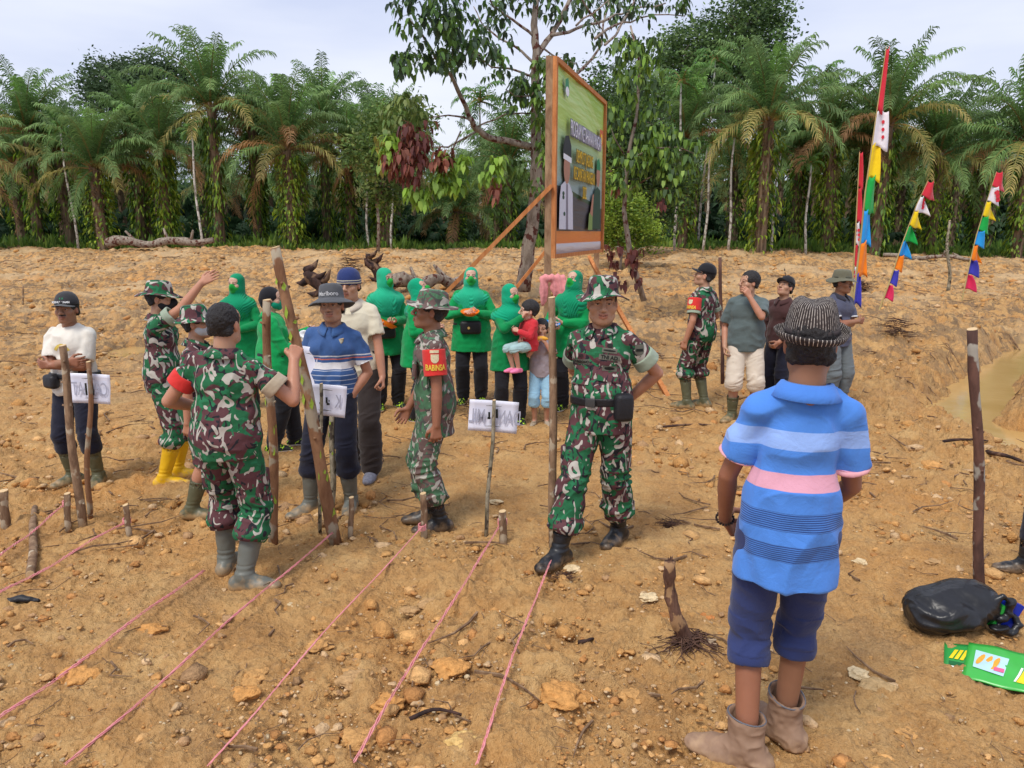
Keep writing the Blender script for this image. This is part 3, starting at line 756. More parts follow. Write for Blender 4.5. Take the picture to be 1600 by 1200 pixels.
# ---------------------------------------------------------------- grass and undergrowth strip at the forest edge
def grass():
    rng = np.random.RandomState(3); n = 26000
    y = 43 + rng.rand(n) ** 1.3 * 26; x = rng.uniform(-.85, .85, n) * y
    keep = noise2(x * .25, y * .4, 77) > -0.55 + 0.2 * rng.rand(n)
    x, y = x[keep], y[keep]; n = len(x); z = G(x, y)
    P = np.stack([x, y, z], 1); h = rng.uniform(.15, .5, n) * (1 + .9 * (noise2(x * .3, y * .3, 12) > .3))
    a = rng.rand(n) * 6.28; d = np.stack([np.cos(a), np.sin(a), np.zeros(n)], 1)
    lean = rng.randn(n, 3) * .18; lean[:, 2] = 1
    s = d * (0.05 + 0.05 * rng.rand(n, 1))
    V = np.stack([P - s * .6, P + lean * h[:, None] * .55 - s, P + lean * h[:, None] + d * .05, P + lean * h[:, None] * .5 + s], 1).reshape(-1, 3)
    base = np.array([(0.10, 0.20, 0.03), (0.16, 0.27, 0.045), (0.07, 0.14, 0.03), (0.20, 0.30, 0.05)])[rng.randint(0, 4, n)] * rng.uniform(.7, 1.2, (n, 1))
    o = link('undergrowth', mesh_np('undergrowth', V, np.arange(4 * n).reshape(-1, 4), M_leaf, cols=np.repeat(base, 4, 0)))
    tag(o, 'low green weeds along the foot of the palms', 'undergrowth', kind='stuff')
grass()
def understory():
    rng = random.Random(17); V, F, C = [], [], []
    for i in range(520):
        y = 56 + 62 * rng.random() ** .8; x = rng.uniform(-.85, .85) * y; z = Gs(x, y)
        n = rng.randint(5, 8); hs = rng.uniform(.6, 1.3)
        V0 = len(V); f0 = []
        for k in range(n):
            frond_geo(rng, 3.2 * hs, R(rng.uniform(35, 80)), rng.uniform(0, 6.28), (0.03, 0.065, 0.03), (0.05, 0.10, 0.045), 12, 1.2, V, F, C, leafl=.95, lw=.30)  # leaf greens set dark, canopy shade painted into the colour
        for q in range(V0, len(V)): V[q] = np.array(V[q]) + np.array([x, y, z])
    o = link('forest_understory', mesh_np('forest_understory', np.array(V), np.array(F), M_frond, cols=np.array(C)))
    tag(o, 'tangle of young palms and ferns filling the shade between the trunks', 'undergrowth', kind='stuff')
understory()
def far_woods():
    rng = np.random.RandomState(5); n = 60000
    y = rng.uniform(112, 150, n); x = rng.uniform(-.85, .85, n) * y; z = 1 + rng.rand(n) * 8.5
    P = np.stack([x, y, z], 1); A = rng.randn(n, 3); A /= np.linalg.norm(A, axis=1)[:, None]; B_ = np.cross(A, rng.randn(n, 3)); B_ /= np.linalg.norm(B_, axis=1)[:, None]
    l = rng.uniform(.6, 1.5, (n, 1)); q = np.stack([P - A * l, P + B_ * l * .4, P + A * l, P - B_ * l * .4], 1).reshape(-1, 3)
    c = np.repeat(np.array([(0.035, 0.07, 0.035)]) * rng.uniform(.6, 1.5, (n, 1)), 4, 0)  # greens darkened to paint in the dimness seen between the trunks
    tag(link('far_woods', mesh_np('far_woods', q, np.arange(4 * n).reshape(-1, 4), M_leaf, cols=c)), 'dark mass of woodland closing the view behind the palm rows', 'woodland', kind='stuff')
far_woods()
def forest_floor():
    """dark leaf litter sheet under the palms"""
    ys = np.concatenate([np.linspace(46.5, 60, 14), np.geomspace(64, 400, 14)]); us = np.linspace(-1, 1, 60)
    Y, U = np.meshgrid(ys, us, indexing='ij'); X = U * Y * 0.95
    Y = Y - np.where(Y < 47, 1, 0) * (1.2 * noise2(X * .3, Y * .3, 9))
    Z = G(X, Y) + 0.06
    idx = np.arange(Y.size).reshape(Y.shape)
    F = np.stack([idx[:-1, :-1], idx[:-1, 1:], idx[1:, 1:], idx[1:, :-1]], -1).reshape(-1, 4)
    t = NT('leaf_litter'); v = t.coord('Object')
    t.out(t.ramp(t.noise(v, 1.5, 5, .6), [(0.35, (0.035, 0.05, 0.02)), (0.55, (0.07, 0.09, 0.03)), (0.7, (0.10, 0.075, 0.045))]), 0.95, 0.1)
    tag(link('forest_floor', mesh_np('forest_floor', np.stack([X, Y, Z], -1).reshape(-1, 3), F, t.m, smooth=True)), kind='structure')
forest_floor()
print('trees', round(time.time() - T0, 1))
# ---------------------------------------------------------------- implicit-surface modelling
def _seg(P, a, b):
    ab = b - a; L2 = float(ab @ ab) + 1e-12
    t = np.clip(((P - a) @ ab) / L2, 0, 1)
    return t, P - a - t[:, None] * ab
class Vol:
    """smooth union / subtraction of rounded cones and ellipsoids, meshed with surface nets"""
    def __init__(s, k=0.02): s.p = []; s.k = k
    def cone(s, a, b, ra, rb, k=None, op='u', flat=None):
        a, b = np.array(a, float), np.array(b, float)
        s.p.append(('c', a, b, ra, rb, s.k if k is None else k, op, flat)); return s
    def chain(s, pts, rs, k=None, op='u', flat=None):
        pts = [np.array(p, float) for p in pts]
        s.p.append(('g', pts, list(rs), None, None, s.k if k is None else k, op, flat)); return s
    def ell(s, c, r, M=None, k=None, op='u'):
        s.p.append(('e', np.array(c, float), np.array(r, float), np.eye(3) if M is None else np.array(M, float), None, s.k if k is None else k, op, None)); return s
    def plane(s, p, n, k=0.004, wob=None):
        """cut away everything on the side n points to"""
        n = np.array(n, float); s.p.append(('p', np.array(p, float), n / np.linalg.norm(n), wob, None, k, 's', None)); return s
    def ext(s, s2):
        s.p += s2.p; return s
    def bounds(s):
        lo, hi = np.full(3, 9.), np.full(3, -9.)
        for q in s.p:
            if q[6] != 'u': continue
            if q[0] == 'c':
                m = max(q[3], q[4])
                lo = np.minimum(lo, np.minimum(q[1] - m, q[2] - m)); hi = np.maximum(hi, np.maximum(q[1] + m, q[2] + m))
            elif q[0] == 'g':
                m = max(q[2]); lo = np.minimum(lo, np.min(q[1], axis=0) - m); hi = np.maximum(hi, np.max(q[1], axis=0) + m)
            else:
                m = q[2].max(); lo = np.minimum(lo, q[1] - m); hi = np.maximum(hi, q[1] + m)
        return lo, hi
    @staticmethod
    def ev(q, P):
        if q[0] == 'c':
            t, d = _seg(P, q[1], q[2])
            if q[7] is not None:
                n, f = np.array(q[7][0], float), q[7][1]
                dn = d @ n; d = d + dn[:, None] * n * (1 / f - 1)
                return (np.sqrt((d * d).sum(1)) - (q[3] + (q[4] - q[3]) * t)) * (0.5 + 0.5 * f)
            return np.sqrt((d * d).sum(1)) - (q[3] + (q[4] - q[3]) * t)
        if q[0] == 'g':
            best = None
            for i in range(len(q[1]) - 1):
                t, d = _seg(P, q[1][i], q[1][i + 1]); v = np.sqrt((d * d).sum(1)) - (q[2][i] + (q[2][i + 1] - q[2][i]) * t)
                best = v if best is None else np.minimum(best, v)
            return best
        if q[0] == 'e':
            l = (P - q[1]) @ q[3]; r = q[2]
            k0 = np.sqrt(((l / r) ** 2).sum(1)); k1 = np.sqrt(((l / (r * r)) ** 2).sum(1)) + 1e-9
            return k0 * (k0 - 1) / k1
        d = (P - q[1]) @ q[2]
        if q[3]: d = d + q[3](P)
        return -d
    def mesh(s, h=0.006):
        lo, hi = s.bounds(); lo = lo - 3 * h; hi = hi + 3 * h
        n = np.ceil((hi - lo) / h).astype(int) + 1
        Fd = np.full(n, 0.08, dtype=np.float32)
        ax = [lo[i] + h * np.arange(n[i]) for i in range(3)]
        for q in s.p:
            k = q[5]; pad = k + 2.5 * h
            if q[0] == 'c':
                m = max(q[3], q[4]) + pad; l_, h_ = np.minimum(q[1], q[2]) - m, np.maximum(q[1], q[2]) + m
            elif q[0] == 'g':
                m = max(q[2]) + pad; l_, h_ = np.min(q[1], axis=0) - m, np.max(q[1], axis=0) + m
            elif q[0] == 'e':
                m = q[2].max() + pad; l_, h_ = q[1] - m, q[1] + m
            else: l_, h_ = lo, hi
            i0 = np.clip(((l_ - lo) / h).astype(int), 0, n - 1); i1 = np.clip(np.ceil((h_ - lo) / h).astype(int) + 1, 1, n)
            if (i1 <= i0).any(): continue
            sl = tuple(slice(a, b) for a, b in zip(i0, i1))
            sub = Fd[sl]
            X, Y, Z = np.meshgrid(ax[0][sl[0]], ax[1][sl[1]], ax[2][sl[2]], indexing='ij')
            P = np.stack([X.ravel(), Y.ravel(), Z.ravel()], 1)
            if q[6] == 'u':
                d = np.minimum(Vol.ev(q, P).reshape(sub.shape), 0.08).astype(np.float32)
                if k > 1e-5:
                    hh = np.maximum(k - np.abs(sub - d), 0) / k
                    Fd[sl] = np.minimum(sub, d) - hh * hh * k * 0.25
                else: Fd[sl] = np.minimum(sub, d)
            else:
                d = -Vol.ev(q, P).reshape(sub.shape).astype(np.float32)
                if k > 1e-5:
                    hh = np.maximum(k - np.abs(sub - d), 0) / k
                    Fd[sl] = np.maximum(sub, d) + hh * hh * k * 0.25
                else: Fd[sl] = np.maximum(sub, d)
        return nets(Fd, lo, h)
def nets(f, lo, h):
    f = f.copy()
    for a in range(3):
        sl = [slice(None)] * 3
        for e in (0, -1):
            sl[a] = e; f[tuple(sl)] = np.maximum(f[tuple(sl)], 1e-3)
    ins = f < 0
    nx, ny, nz = f.shape
    acc = np.zeros((nx - 1, ny - 1, nz - 1, 3), dtype=np.float32); cnt = np.zeros((nx - 1, ny - 1, nz - 1), dtype=np.float32)
    quads = []
    cross_all = []
    for a in range(3):
        A = [slice(None)] * 3; B = [slice(None)] * 3
        A[a] = slice(0, -1); B[a] = slice(1, None)
        fa, fb = f[tuple(A)], f[tuple(B)]
        x = (fa < 0) != (fb < 0)
        I = np.argwhere(x)
        if len(I) == 0: continue
        va, vb = fa[x], fb[x]
        t = va / (va - vb)
        pt = I.astype(np.float32); pt[:, a] += t
        o1, o2 = [q for q in range(3) if q != a]
        for d1 in (0, -1):
            for d2 in (0, -1):
                c = I.copy(); c[:, o1] += d1; c[:, o2] += d2
                ok = (c >= 0).all(1) & (c[:, 0] < nx - 1) & (c[:, 1] < ny - 1) & (c[:, 2] < nz - 1)
                cc = c[ok]
                np.add.at(acc, (cc[:, 0], cc[:, 1], cc[:, 2]), pt[ok]); np.add.at(cnt, (cc[:, 0], cc[:, 1], cc[:, 2]), 1)
        cross_all.append((a, o1, o2, I, va < 0))
    idx = np.full(cnt.shape, -1, dtype=np.int32); m = cnt > 0
    idx[m] = np.arange(m.sum())
    V = acc[m] / cnt[m][:, None] * h + lo
    for a, o1, o2, I, inside in cross_all:
        ok = (I[:, o1] > 0) & (I[:, o2] > 0)
        I, s_ = I[ok], inside[ok]
        q = []
        for d1, d2 in ((0, 0), (-1, 0), (-1, -1), (0, -1)):
            c = I.copy(); c[:, o1] += d1; c[:, o2] += d2
            q.append(idx[c[:, 0], c[:, 1], c[:, 2]])
        q = np.stack(q, 1)
        flip = s_ if a != 1 else ~s_
        q[~flip] = q[~flip][:, ::-1]
        quads.append(q)
    Q = np.concatenate(quads); Q = Q[(Q >= 0).all(1)]
    return V.astype(np.float32), Q
def vnormals(V, Q):
    n = np.cross(V[Q[:, 2]] - V[Q[:, 0]], V[Q[:, 3]] - V[Q[:, 1]])
    N = np.zeros_like(V)
    for i in range(4): np.add.at(N, Q[:, i], n)
    return N / (np.linalg.norm(N, axis=1)[:, None] + 1e-9)
def relax(V, Q, it=1):
    for _ in range(it):
        S = np.zeros_like(V); c = np.zeros(len(V), dtype=np.float32)
        for i in range(4):
            for j in (1, 3):
                np.add.at(S, Q[:, i], V[Q[:, (i + j) % 4]]); np.add.at(c, Q[:, i], 1)
        V = V * 0.5 + 0.5 * S / np.maximum(c, 1)[:, None]
    return V
# ---------------------------------------------------------------- cloth and skin materials
def cloth(name, col, rough=0.85, var=0.12, weave=True):
    if name in MATS: return MATS[name]
    t = NT(name); v = t.coord()
    c = t.mix(t.noise(v, 9, 4), tuple(x * (1 - var) for x in col), tuple(min(1, x * (1 + var)) for x in col))
    t.bump(t.math('ADD', t.noise(v, 16, 4, .6, .8), t.math('MULTIPLY', t.noise(v, 420, 2), .12)), 0.35, 0.015)
    t.set(t.b.inputs['Sheen Weight'], 0.15)
    return t.out(c, rough, 0.2)
def camo(name='camouflage', seed=0.0, washed=0.0):
    if name in MATS: return MATS[name]
    t = NT(name)
    def L(vec, s, d, dist, th, w=0.012):
        return t.ramp(t.noise(vec, s, d, .45, dist), [(th, (0, 0, 0)), (th + w, (1, 1, 1))])
    v1 = t.coord('Object', (1, 1, 1.25), (seed, 0, 0), (0.3, .5, .2)); v2 = t.coord('Object', (1.5, 1.2, .9), (seed + 3, 1, 0), (.5, 0.9, .8)); v3 = t.coord('Object', (1.9, .8, 1.2), (seed, 7, 2), (1.1, .3, .6)); v4 = t.coord('Object', (.8, 1.7, 1.5), (seed, 2, 9), (.2, 1.2, .4))
    w = washed
    def W(c): return tuple(x * (1 - w) + w * y for x, y in zip(c, (0.25, 0.26, 0.2)))
    c = t.mix(L(v1, 6.0, 1.5, 1.2, .465), W((0.020, 0.125, 0.052)), W((0.105, 0.042, 0.048)))
    c = t.mix(L(v4, 8.5, 1, 1.8, .61), c, W((0.025, 0.17, 0.075)))
    c = t.mix(L(v3, 8.0, 1, 2.4, .605), c, W((0.022, 0.022, 0.028)))
    c = t.mix(L(v2, 7.2, 1, 2.6, .585), c, W((0.45, 0.42, 0.37)))
    vv = t.coord()
    c = t.mix(0.25, c, t.mix(1.0, c, t.ramp(t.noise(vv, 25, 3), [(0.3, (.6, .6, .6)), (.7, (1.3, 1.3, 1.3))]), 'MULTIPLY'))
    t.bump(t.noise(vv, 15, 4, .6, .8), 0.4, 0.015)
    return t.out(c, 0.85, 0.2)
def skin(name, col):
    if name in MATS: return MATS[name]
    t = NT(name); v = t.coord()
    c = t.mix(t.noise(v, 14, 4), tuple(x * .86 for x in col), tuple(x * 1.12 for x in col))
    c = t.mix(1.0, c, t.col(), 'MULTIPLY')
    t.bump(t.noise(v, 130, 3), 0.12, 0.004)
    t.set(t.b.inputs['Subsurface Weight'], 0.08); t.set(t.b.inputs['Subsurface Radius'], (0.012, 0.005, 0.003))
    return t.out(c, t.ramp(t.noise(v, 40, 2), [(.3, (.42,) * 3), (.7, (.6,) * 3)]), 0.4)
def rubber(name, col, dirt=(0.42, 0.27, 0.13), rough=0.45):
    if name in MATS: return MATS[name]
    t = NT(name); v = t.coord()
    sx = t.new('ShaderNodeSeparateXYZ', Vector=v)
    hz = t.math('SUBTRACT', t.noise(v, 22, 4), t.math('MULTIPLY', sx.outputs[2], 5.0))
    c = t.mix(t.ramp(hz, [(0.10, (0, 0, 0)), (0.40, (.8, .8, .8))]), t.mix(t.noise(v, 12, 3), tuple(x * .8 for x in col), tuple(x * 1.2 for x in col)), dirt)
    t.bump(t.noise(v, 30, 3), 0.2, 0.005)
    return t.out(c, rough, 0.4)
M_hair = None
def hair_mat():
    t = NT('black_hair'); v = t.coord('Object', (1, 1, .45))
    t.bump(t.noise(v, 190, 3, .7), 0.8, 0.01)
    return t.out(t.mix(t.noise(v, 140, 2), (0.007, 0.006, 0.006), (0.026, 0.021, 0.02)), 0.45, 0.4)
M_hair = hair_mat()
def hat_stripe():
    t = NT('pinstripe_felt'); v = t.coord('Object')
    s = t.new('ShaderNodeSeparateXYZ', Vector=v)
    ang = t.math('ARCTAN2', s.outputs[1], s.outputs[0])
    saw = t.math('FRACT', t.math('ADD', t.math('MULTIPLY', ang, 62 / 6.2832), t.math('MULTIPLY', t.noise(v, 9, 2), .5)))
    m = t.ramp(saw, [(0.40, (0, 0, 0)), (0.45, (1, 1, 1)), (.55, (1, 1, 1)), (.60, (0, 0, 0))])
    br = t.ramp(t.noise(v, 90, 1), [(.35, (0.2,) * 3), (.5, (1,) * 3)])
    c = t.mix(t.mix(1.0, m, br, 'MULTIPLY'), t.mix(t.noise(v, 60, 3), (0.022, 0.018, 0.018), (0.06, 0.048, 0.046)), (0.62, 0.56, 0.50))
    t.bump(t.noise(v, 70, 3), 0.5, 0.006)
    return t.out(c, 0.9, 0.15)
def zstripes(name, base, bands, zref=0.0, sleeve=None, fine=None):
    """horizontal stripes keyed on height in the garment; bands: list of (z0, z1, colour)"""
    t = NT(name); v = t.coord('Object'); s = t.new('ShaderNodeSeparateXYZ', Vector=v)
    z = t.math('ADD', s.outputs[2], t.math('MULTIPLY', t.math('SUBTRACT', t.noise(v, 5, 2), .5), 0.012))
    c = base
    c = t.mix(t.noise(v, 8, 3), tuple(x * .9 for x in base), tuple(min(1, x * 1.1) for x in base))
    for z0, z1, cc in bands:
        m = t.math('MULTIPLY', t.math('GREATER_THAN', z, z0), t.math('LESS_THAN', z, z1))
        if isinstance(cc, tuple) and cc[0] == 'fine':
            f = t.math('GREATER_THAN', t.math('FRACT', t.math('MULTIPLY', z, 1 / cc[3])), 0.5)
            cc = t.mix(f, cc[1], cc[2])
        c = t.mix(m, c, cc)
    t.bump(t.math('ADD', t.noise(v, 11, 4, .6, .8), t.math('MULTIPLY', t.noise(v, 420, 2), .12)), 0.4, 0.018)
    t.set(t.b.inputs['Sheen Weight'], 0.15)
    return t.out(c, 0.85, 0.2)
# ---------------------------------------------------------------- skeleton (reference height 1.66 m, facing +Y, right hand = +X)
def V3(*a): return np.array(a, float)
def nrm(v): return v / (np.linalg.norm(v) + 1e-9)
def rot(ax, deg):
    return np.array(Matrix.Rotation(R(deg), 3, ax))
def ik(a, b, l1, l2, hint):
    d = b - a; L = np.linalg.norm(d); L = min(L, (l1 + l2) * 0.999); dn = nrm(d)
    x = (l1 * l1 - l2 * l2 + L * L) / (2 * L); y = math.sqrt(max(l1 * l1 - x * x, 0))
    h = hint - dn * (hint @ dn); h = nrm(h)
    return a + dn * x + h * y, a + dn * L
class Body:
    def __init__(s, height, female=False, build=1.0, belly=0.0, pitch=0, roll=0, twist=0, hipx=0, hipy=0, hipz=0,
                 feet=((-.11, 0, 10), (.11, 0, -10)), hands=(None, None), elbows=(None, None), hy=0, hp=0, hr=0, grip=(0.35, 0.35), palmn=(None, None), fdir=(None, None), kneeout=0.15, child=False, footz=(0, 0), headscale=1.0):
        # index 0 = left (-x), 1 = right (+x)
        s.S = height / 1.66; s.female = female; s.b = build; s.belly = belly; s.headscale = headscale
        s.pel = V3(hipx, hipy, 0.90 + hipz)
        T = rot('Z', twist) @ rot('X', -pitch) @ rot('Y', roll)
        s.T = T; up = lambda x, y, z: s.pel + T @ V3(x, y, z - 0.90)
        s.up = up
        sw = (0.150 if female else 0.163) * (0.5 + 0.5 * build); s.sw = sw
        s.sh = [up(-sw, -.01, 1.318), up(sw, -.01, 1.318)]
        s.neck = up(0, -.015, 1.40); s.headT = rot('Z', hy) @ rot('X', -hp) @ rot('Y', hr)
        s.headc = up(0, 0.0, 1.462) + s.headT @ V3(0, 0.015, 0.078)
        s.hip = [s.pel + rot('Z', twist * .3) @ V3(-.085, 0, -.02), s.pel + rot('Z', twist * .3) @ V3(.085, 0, -.02)]
        s.foot, s.knee, s.ank, s.fdir = [], [], [], []
        for i in (0, 1):
            fx, fy, yaw = feet[i]; a = V3(fx, fy, .085 + footz[i]); fd = rot('Z', -yaw if False else yaw) @ V3(0, 1, 0)
            k, a2 = ik(s.hip[i], a, .42, .40, V3((-1 if i == 0 else 1) * kneeout, 1, 0))
            s.knee.append(k); s.ank.append(a2); s.fdir.append(fd)
        s.elb, s.wri, s.hd, s.pn = [], [], [], []
        s.grip = grip
        for i in (0, 1):
            sg = -1 if i == 0 else 1
            tgt = hands[i]
            if tgt is None: tgt = V3(sg * (sw + .06), 0.06, .80)
            tgt = np.array(tgt, float)
            hint = elbows[i] if elbows[i] is not None else V3(sg * .5, -1, -.2)
            e, w = ik(s.sh[i], tgt, .275, .245, np.array(hint, float))
            s.elb.append(e); s.wri.append(w)
            d = nrm(w - e) if fdir[i] is None else nrm(np.array(fdir[i], float))
            s.hd.append(d)
            n = palmn[i] if palmn[i] is not None else V3(-sg, 0.2, 0)
            n = np.array(n, float); n = nrm(n - d * (n @ d)); s.pn.append(n)
    # primitives ---------------------------------------------------
    def hand(s, v, i, size=1.0):
        sg = -1 if i == 0 else 1
        w, d, n, g = s.wri[i], s.hd[i], s.pn[i], s.grip[i]
        sd = np.cross(d, n) * sg          # towards the thumb side decided below
        thumb = nrm(np.cross(n, d)) * (1 if i == 0 else -1)
        q = size
        kn = []
        for j, off in enumerate((0.030, 0.010, -0.010, -0.029)):
            k_ = w + d * (0.082 - 0.004 * abs(j - 1)) * q + thumb * off * q; kn.append(k_)
            v.cone(w + d * .012 + thumb * off * .5 * q, k_, 0.0145 * q, 0.0115 * q, 0.012, flat=(n, .85))
        lens = (0.070, 0.078, 0.073, 0.058)
        for j in range(4):
            p = kn[j]; a = g * 0.55 + 0.06 * j * g; dd = d
            spread = thumb * (0.12 - 0.08 * j) * (1 - g * .8)
            r = (0.0088, 0.0090, 0.0086, 0.0076)[j] * q
            ang = 0.0
            for m, fr in enumerate((0.45, 0.30, 0.25)):
                ang += (0.15 + g * (1.25, 1.5, 1.0)[m])
                dd = nrm(d * math.cos(ang) + n * math.sin(ang) + spread)
                p2 = p + dd * lens[j] * fr * q
                v.cone(p, p2, r, r * .92, 0.004 if m else 0.006); p = p2; r *= .92
        tb = w + d * .022 * q + thumb * .022 * q + n * .008
        t1 = tb + nrm(thumb * .75 + d * .6 + n * .35) * .040 * q
        t2 = t1 + nrm(d * .75 + thumb * .25 * (1 - g) + n * (.25 + g * .8)) * .030 * q
        t3 = t2 + nrm(d * .7 - thumb * .35 * g + n * (.2 + g * 1.0)) * .026 * q
        v.cone(tb, t1, .0155 * q, .012 * q, .01).cone(t1, t2, .0115 * q, .0100 * q, .005).cone(t2, t3, .0100 * q, .0082 * q, .004)
    def arm(s, v, i, o=0.0, t0=0.0, t1=2.0, k=0.02, r0=None):
        f = 0.86 if s.female else 1.0; f *= (0.6 + 0.4 * s.b)
        a, e, w = s.sh[i], s.elb[i], s.wri[i]
        P = [a, a + (e - a) * .35, e, e + (w - e) * .28, w]; rr = [.047 * f, .045 * f, .036 * f, .0385 * f, .0265 * f]
        T = [0, .35, 1, 1.28, 2]
        pts, rs = [], []
        for k_ in range(len(P)):
            if T[k_] < t0 or T[k_] > t1: continue
            pts.append(P[k_]); rs.append(rr[k_] + o)
        def interp(t):
            for k_ in range(4):
                if T[k_] <= t <= T[k_ + 1]:
                    u = (t - T[k_]) / (T[k_ + 1] - T[k_]); return P[k_] + (P[k_ + 1] - P[k_]) * u, rr[k_] + (rr[k_ + 1] - rr[k_]) * u + o
        if t1 < 2 and t1 not in T: p, r = interp(t1); pts.append(p); rs.append(r)
        if t0 > 0 and t0 not in T: p, r = interp(t0); pts.insert(0, p); rs.insert(0, r)
        v.chain(pts, rs, k); return pts, rs
    def armpt(s, i, t):
        a, e, w = s.sh[i], s.elb[i], s.wri[i]
        return (a + (e - a) * t, nrm(e - a)) if t <= 1 else (e + (w - e) * (t - 1), nrm(w - e))
    def torso(s, v, o=0.0, k=0.05, loose=0.0, top=True):
        b = s.b; up = s.up; T = s.T
        fh = 1.06 if s.female else 1.0
        v.ell(s.pel + T @ V3(0, -.01, 0.02), V3(.160 * b * fh + o + loose, .112 * b + o + loose, .13 + o), T, k)
        v.ell(up(0, 0.0 + s.belly * .35, 1.05), V3(.140 * b + o + loose * 1.5 + s.belly * .3, .098 * b + o + loose + s.belly * .65, .15 + o), T, k)
        v.ell(up(0, .0, 1.225), V3(.158 * b + o + loose * .6, .108 * b + o + loose * .5, .165 + o), T, k)
        if s.female: v.ell(up(-.07, .075, 1.205), V3(.062, .055, .06) + o, T, k * .6).ell(up(.07, .075, 1.205), V3(.062, .055, .06) + o, T, k * .6)
        else: v.ell(up(-.065, .055, 1.245), V3(.075, .05, .06) + o, T, k * .6).ell(up(.065, .055, 1.245), V3(.075, .05, .06) + o, T, k * .6)
        if top:
            v.cone(up(-s.sw + .025, -.012, 1.318), up(s.sw - .025, -.012, 1.318), .046 * b + o, .046 * b + o, k * .7)
            v.cone(up(-.06, -.02, 1.358), up(.06, -.02, 1.358), .040 + o, .040 + o, k * .7)
            for sg in (-1, 1): v.cone(up(sg * .04, -.02, 1.385), up(sg * (s.sw - .01), -.015, 1.325), .030 + o, .034 + o, k * .5)
    def leg(s, v, i, o=0.0, t1=2.0, k=0.03, loose=0.0):
        b = 0.5 + 0.5 * s.b; h, kn, a = s.hip[i], s.knee[i], s.ank[i]
        sg = -1 if i == 0 else 1
        d2 = nrm(a - kn); back = V3(0, -1, 0)
        P = [h + V3(0, 0, 0.02), h + (kn - h) * .25, kn, kn + (a - kn) * .3 + back * .012, a]
        rr = [.088 * b, .082 * b, .053 * b, .054 * b, .037]
        T = [0, .25, 1, 1.3, 2.0]
        lo_ = [0, .2, .7, 1.0, 1.15]
        pts, rs = [], []
        for q in range(5):
            if T[q] <= t1: pts.append(P[q]); rs.append(rr[q] + o + loose * lo_[q])
            else:
                u = (t1 - T[q - 1]) / (T[q] - T[q - 1]); pts.append(P[q - 1] + (P[q] - P[q - 1]) * u)
                rs.append(rr[q - 1] + (rr[q] - rr[q - 1]) * u + o + loose * (lo_[q - 1] + (lo_[q] - lo_[q - 1]) * u)); break
        v.chain(pts, rs, k); return pts, rs
    def footp(s, v, i, o=0.0, k=0.015, heel=0.0, L=1.0, sole=0.0):
        a, fd = s.ank[i], s.fdir[i]; z0 = a[2] - .085
        side = V3(fd[1], -fd[0], 0)
        g = lambda f, z, x=0: V3(a[0], a[1], z0) + fd * f * L + side * x + V3(0, 0, z)
        v.cone(a, g(-.045, .036), .036 + o, .030 + o, k).cone(a, g(.07, .035), .034 + o, .030 + o, k)
        v.cone(g(-.045, .034), g(.10, .032), .033 + o, .036 + o, k, flat=((0, 0, 1), .95)).cone(g(.07, .030, .0), g(.155, .026), .040 + o, .030 + o, k, flat=((0, 0, 1), .72))
        v.plane(g(0, .002 - o * .3), (0, 0, -1), .006)
    def head(s, v, full=True, fine=1.0, smile=0.0, old=0.0, chub=0.0):
        H, T = s.headc, s.headT; q = s.headscale * (0.97 if s.female else 1.0)
        g = lambda x, y, z: H + T @ V3(x, y, z) * q
        e = lambda c, r, k=.012, op='u': v.ell(g(*c), V3(*r) * q, T, k, op)
        c_ = lambda a, b, ra, rb, k=.008, op='u': v.cone(g(*a), g(*b), ra * q, rb * q, k, op)
        v.cone(s.neck + (s.up(0, 0, 1.36) - s.up(0, 0, 1.40)), H + T @ V3(0, -.02, -.05), .062 if not s.female else .05, .053 if not s.female else .045, .03)
        e((0, -.018, .032), (.073, .092, .084), .01); e((0, .018, -.038), (.060 + chub, .066, .070), .035); e((0, .055, -.082), (.034 + chub, .028, .026), .03)
        c_((-.045, .0, -.07), (-.012, .062, -.092), .018 + chub, .018, .02); c_((.045, .0, -.07), (.012, .062, -.092), .018 + chub, .018, .02)
        e((0, .045, .045), (.058, .036, .044), .025)
        if not full: 
            for sx in (-1, 1): e((sx * .074, -.008, -.004), (.010, .019, .031), .006)
            return
        for sx in (-1, 1):
            e((sx * .043, .052, -.022), (.026 + chub, .026, .026), .02)
            c_((sx * .046, .068, .026), (sx * .014, .081, .023), .010, .010, .012)
            v.ell(g(sx * .031, .098, .006), V3(.021, .016, .0125) * q, T, .012, 's')
            v.ell(g(sx * .031, .0685, .005), V3(.0135, .0135, .0125) * q, T, .002)
            c_((sx * .046, .0745, .009), (sx * .031, .0845, .0145), .0045, .0045, .004); c_((sx * .031, .0845, .0145), (sx * .017, .079, .009), .0045, .0035, .004)
            c_((sx * .045, .0745, .001), (sx * .018, .0785, -.002), .0035, .0035, .005)
            e((sx * .0745, -.010, -.002), (.009, .018, .031), .004); e((sx * .076, -.014, -.020), (.008, .010, .012), .006)
            v.ell(g(sx * .083, -.004, .003), V3(.007, .009, .016) * q, T, .004, 's')
            e((sx * .0135, .098, -.030), (.0095, .010, .0085), .006)
            v.ell(g(sx * .008, .103, -.041), V3(.004, .006, .004) * q, T, .003, 's')
        c_((0, .083, .018), (0, .108, -.024), .0085, .0125, .012)
        e((0, .072, -.056), (.030, .018, .020), .018)
        up_ = smile * .008
        c_((-.022, .083, -.056 + up_), (0, .0915, -.0525), .0050, .0066, .006); c_((.022, .083, -.056 + up_), (0, .0915, -.0525), .0050, .0066, .006)
        c_((-.019, .083, -.064 + up_), (0, .0905, -.0665), .0050, .0078, .006); c_((.019, .083, -.064 + up_), (0, .0905, -.0665), .0050, .0078, .006)
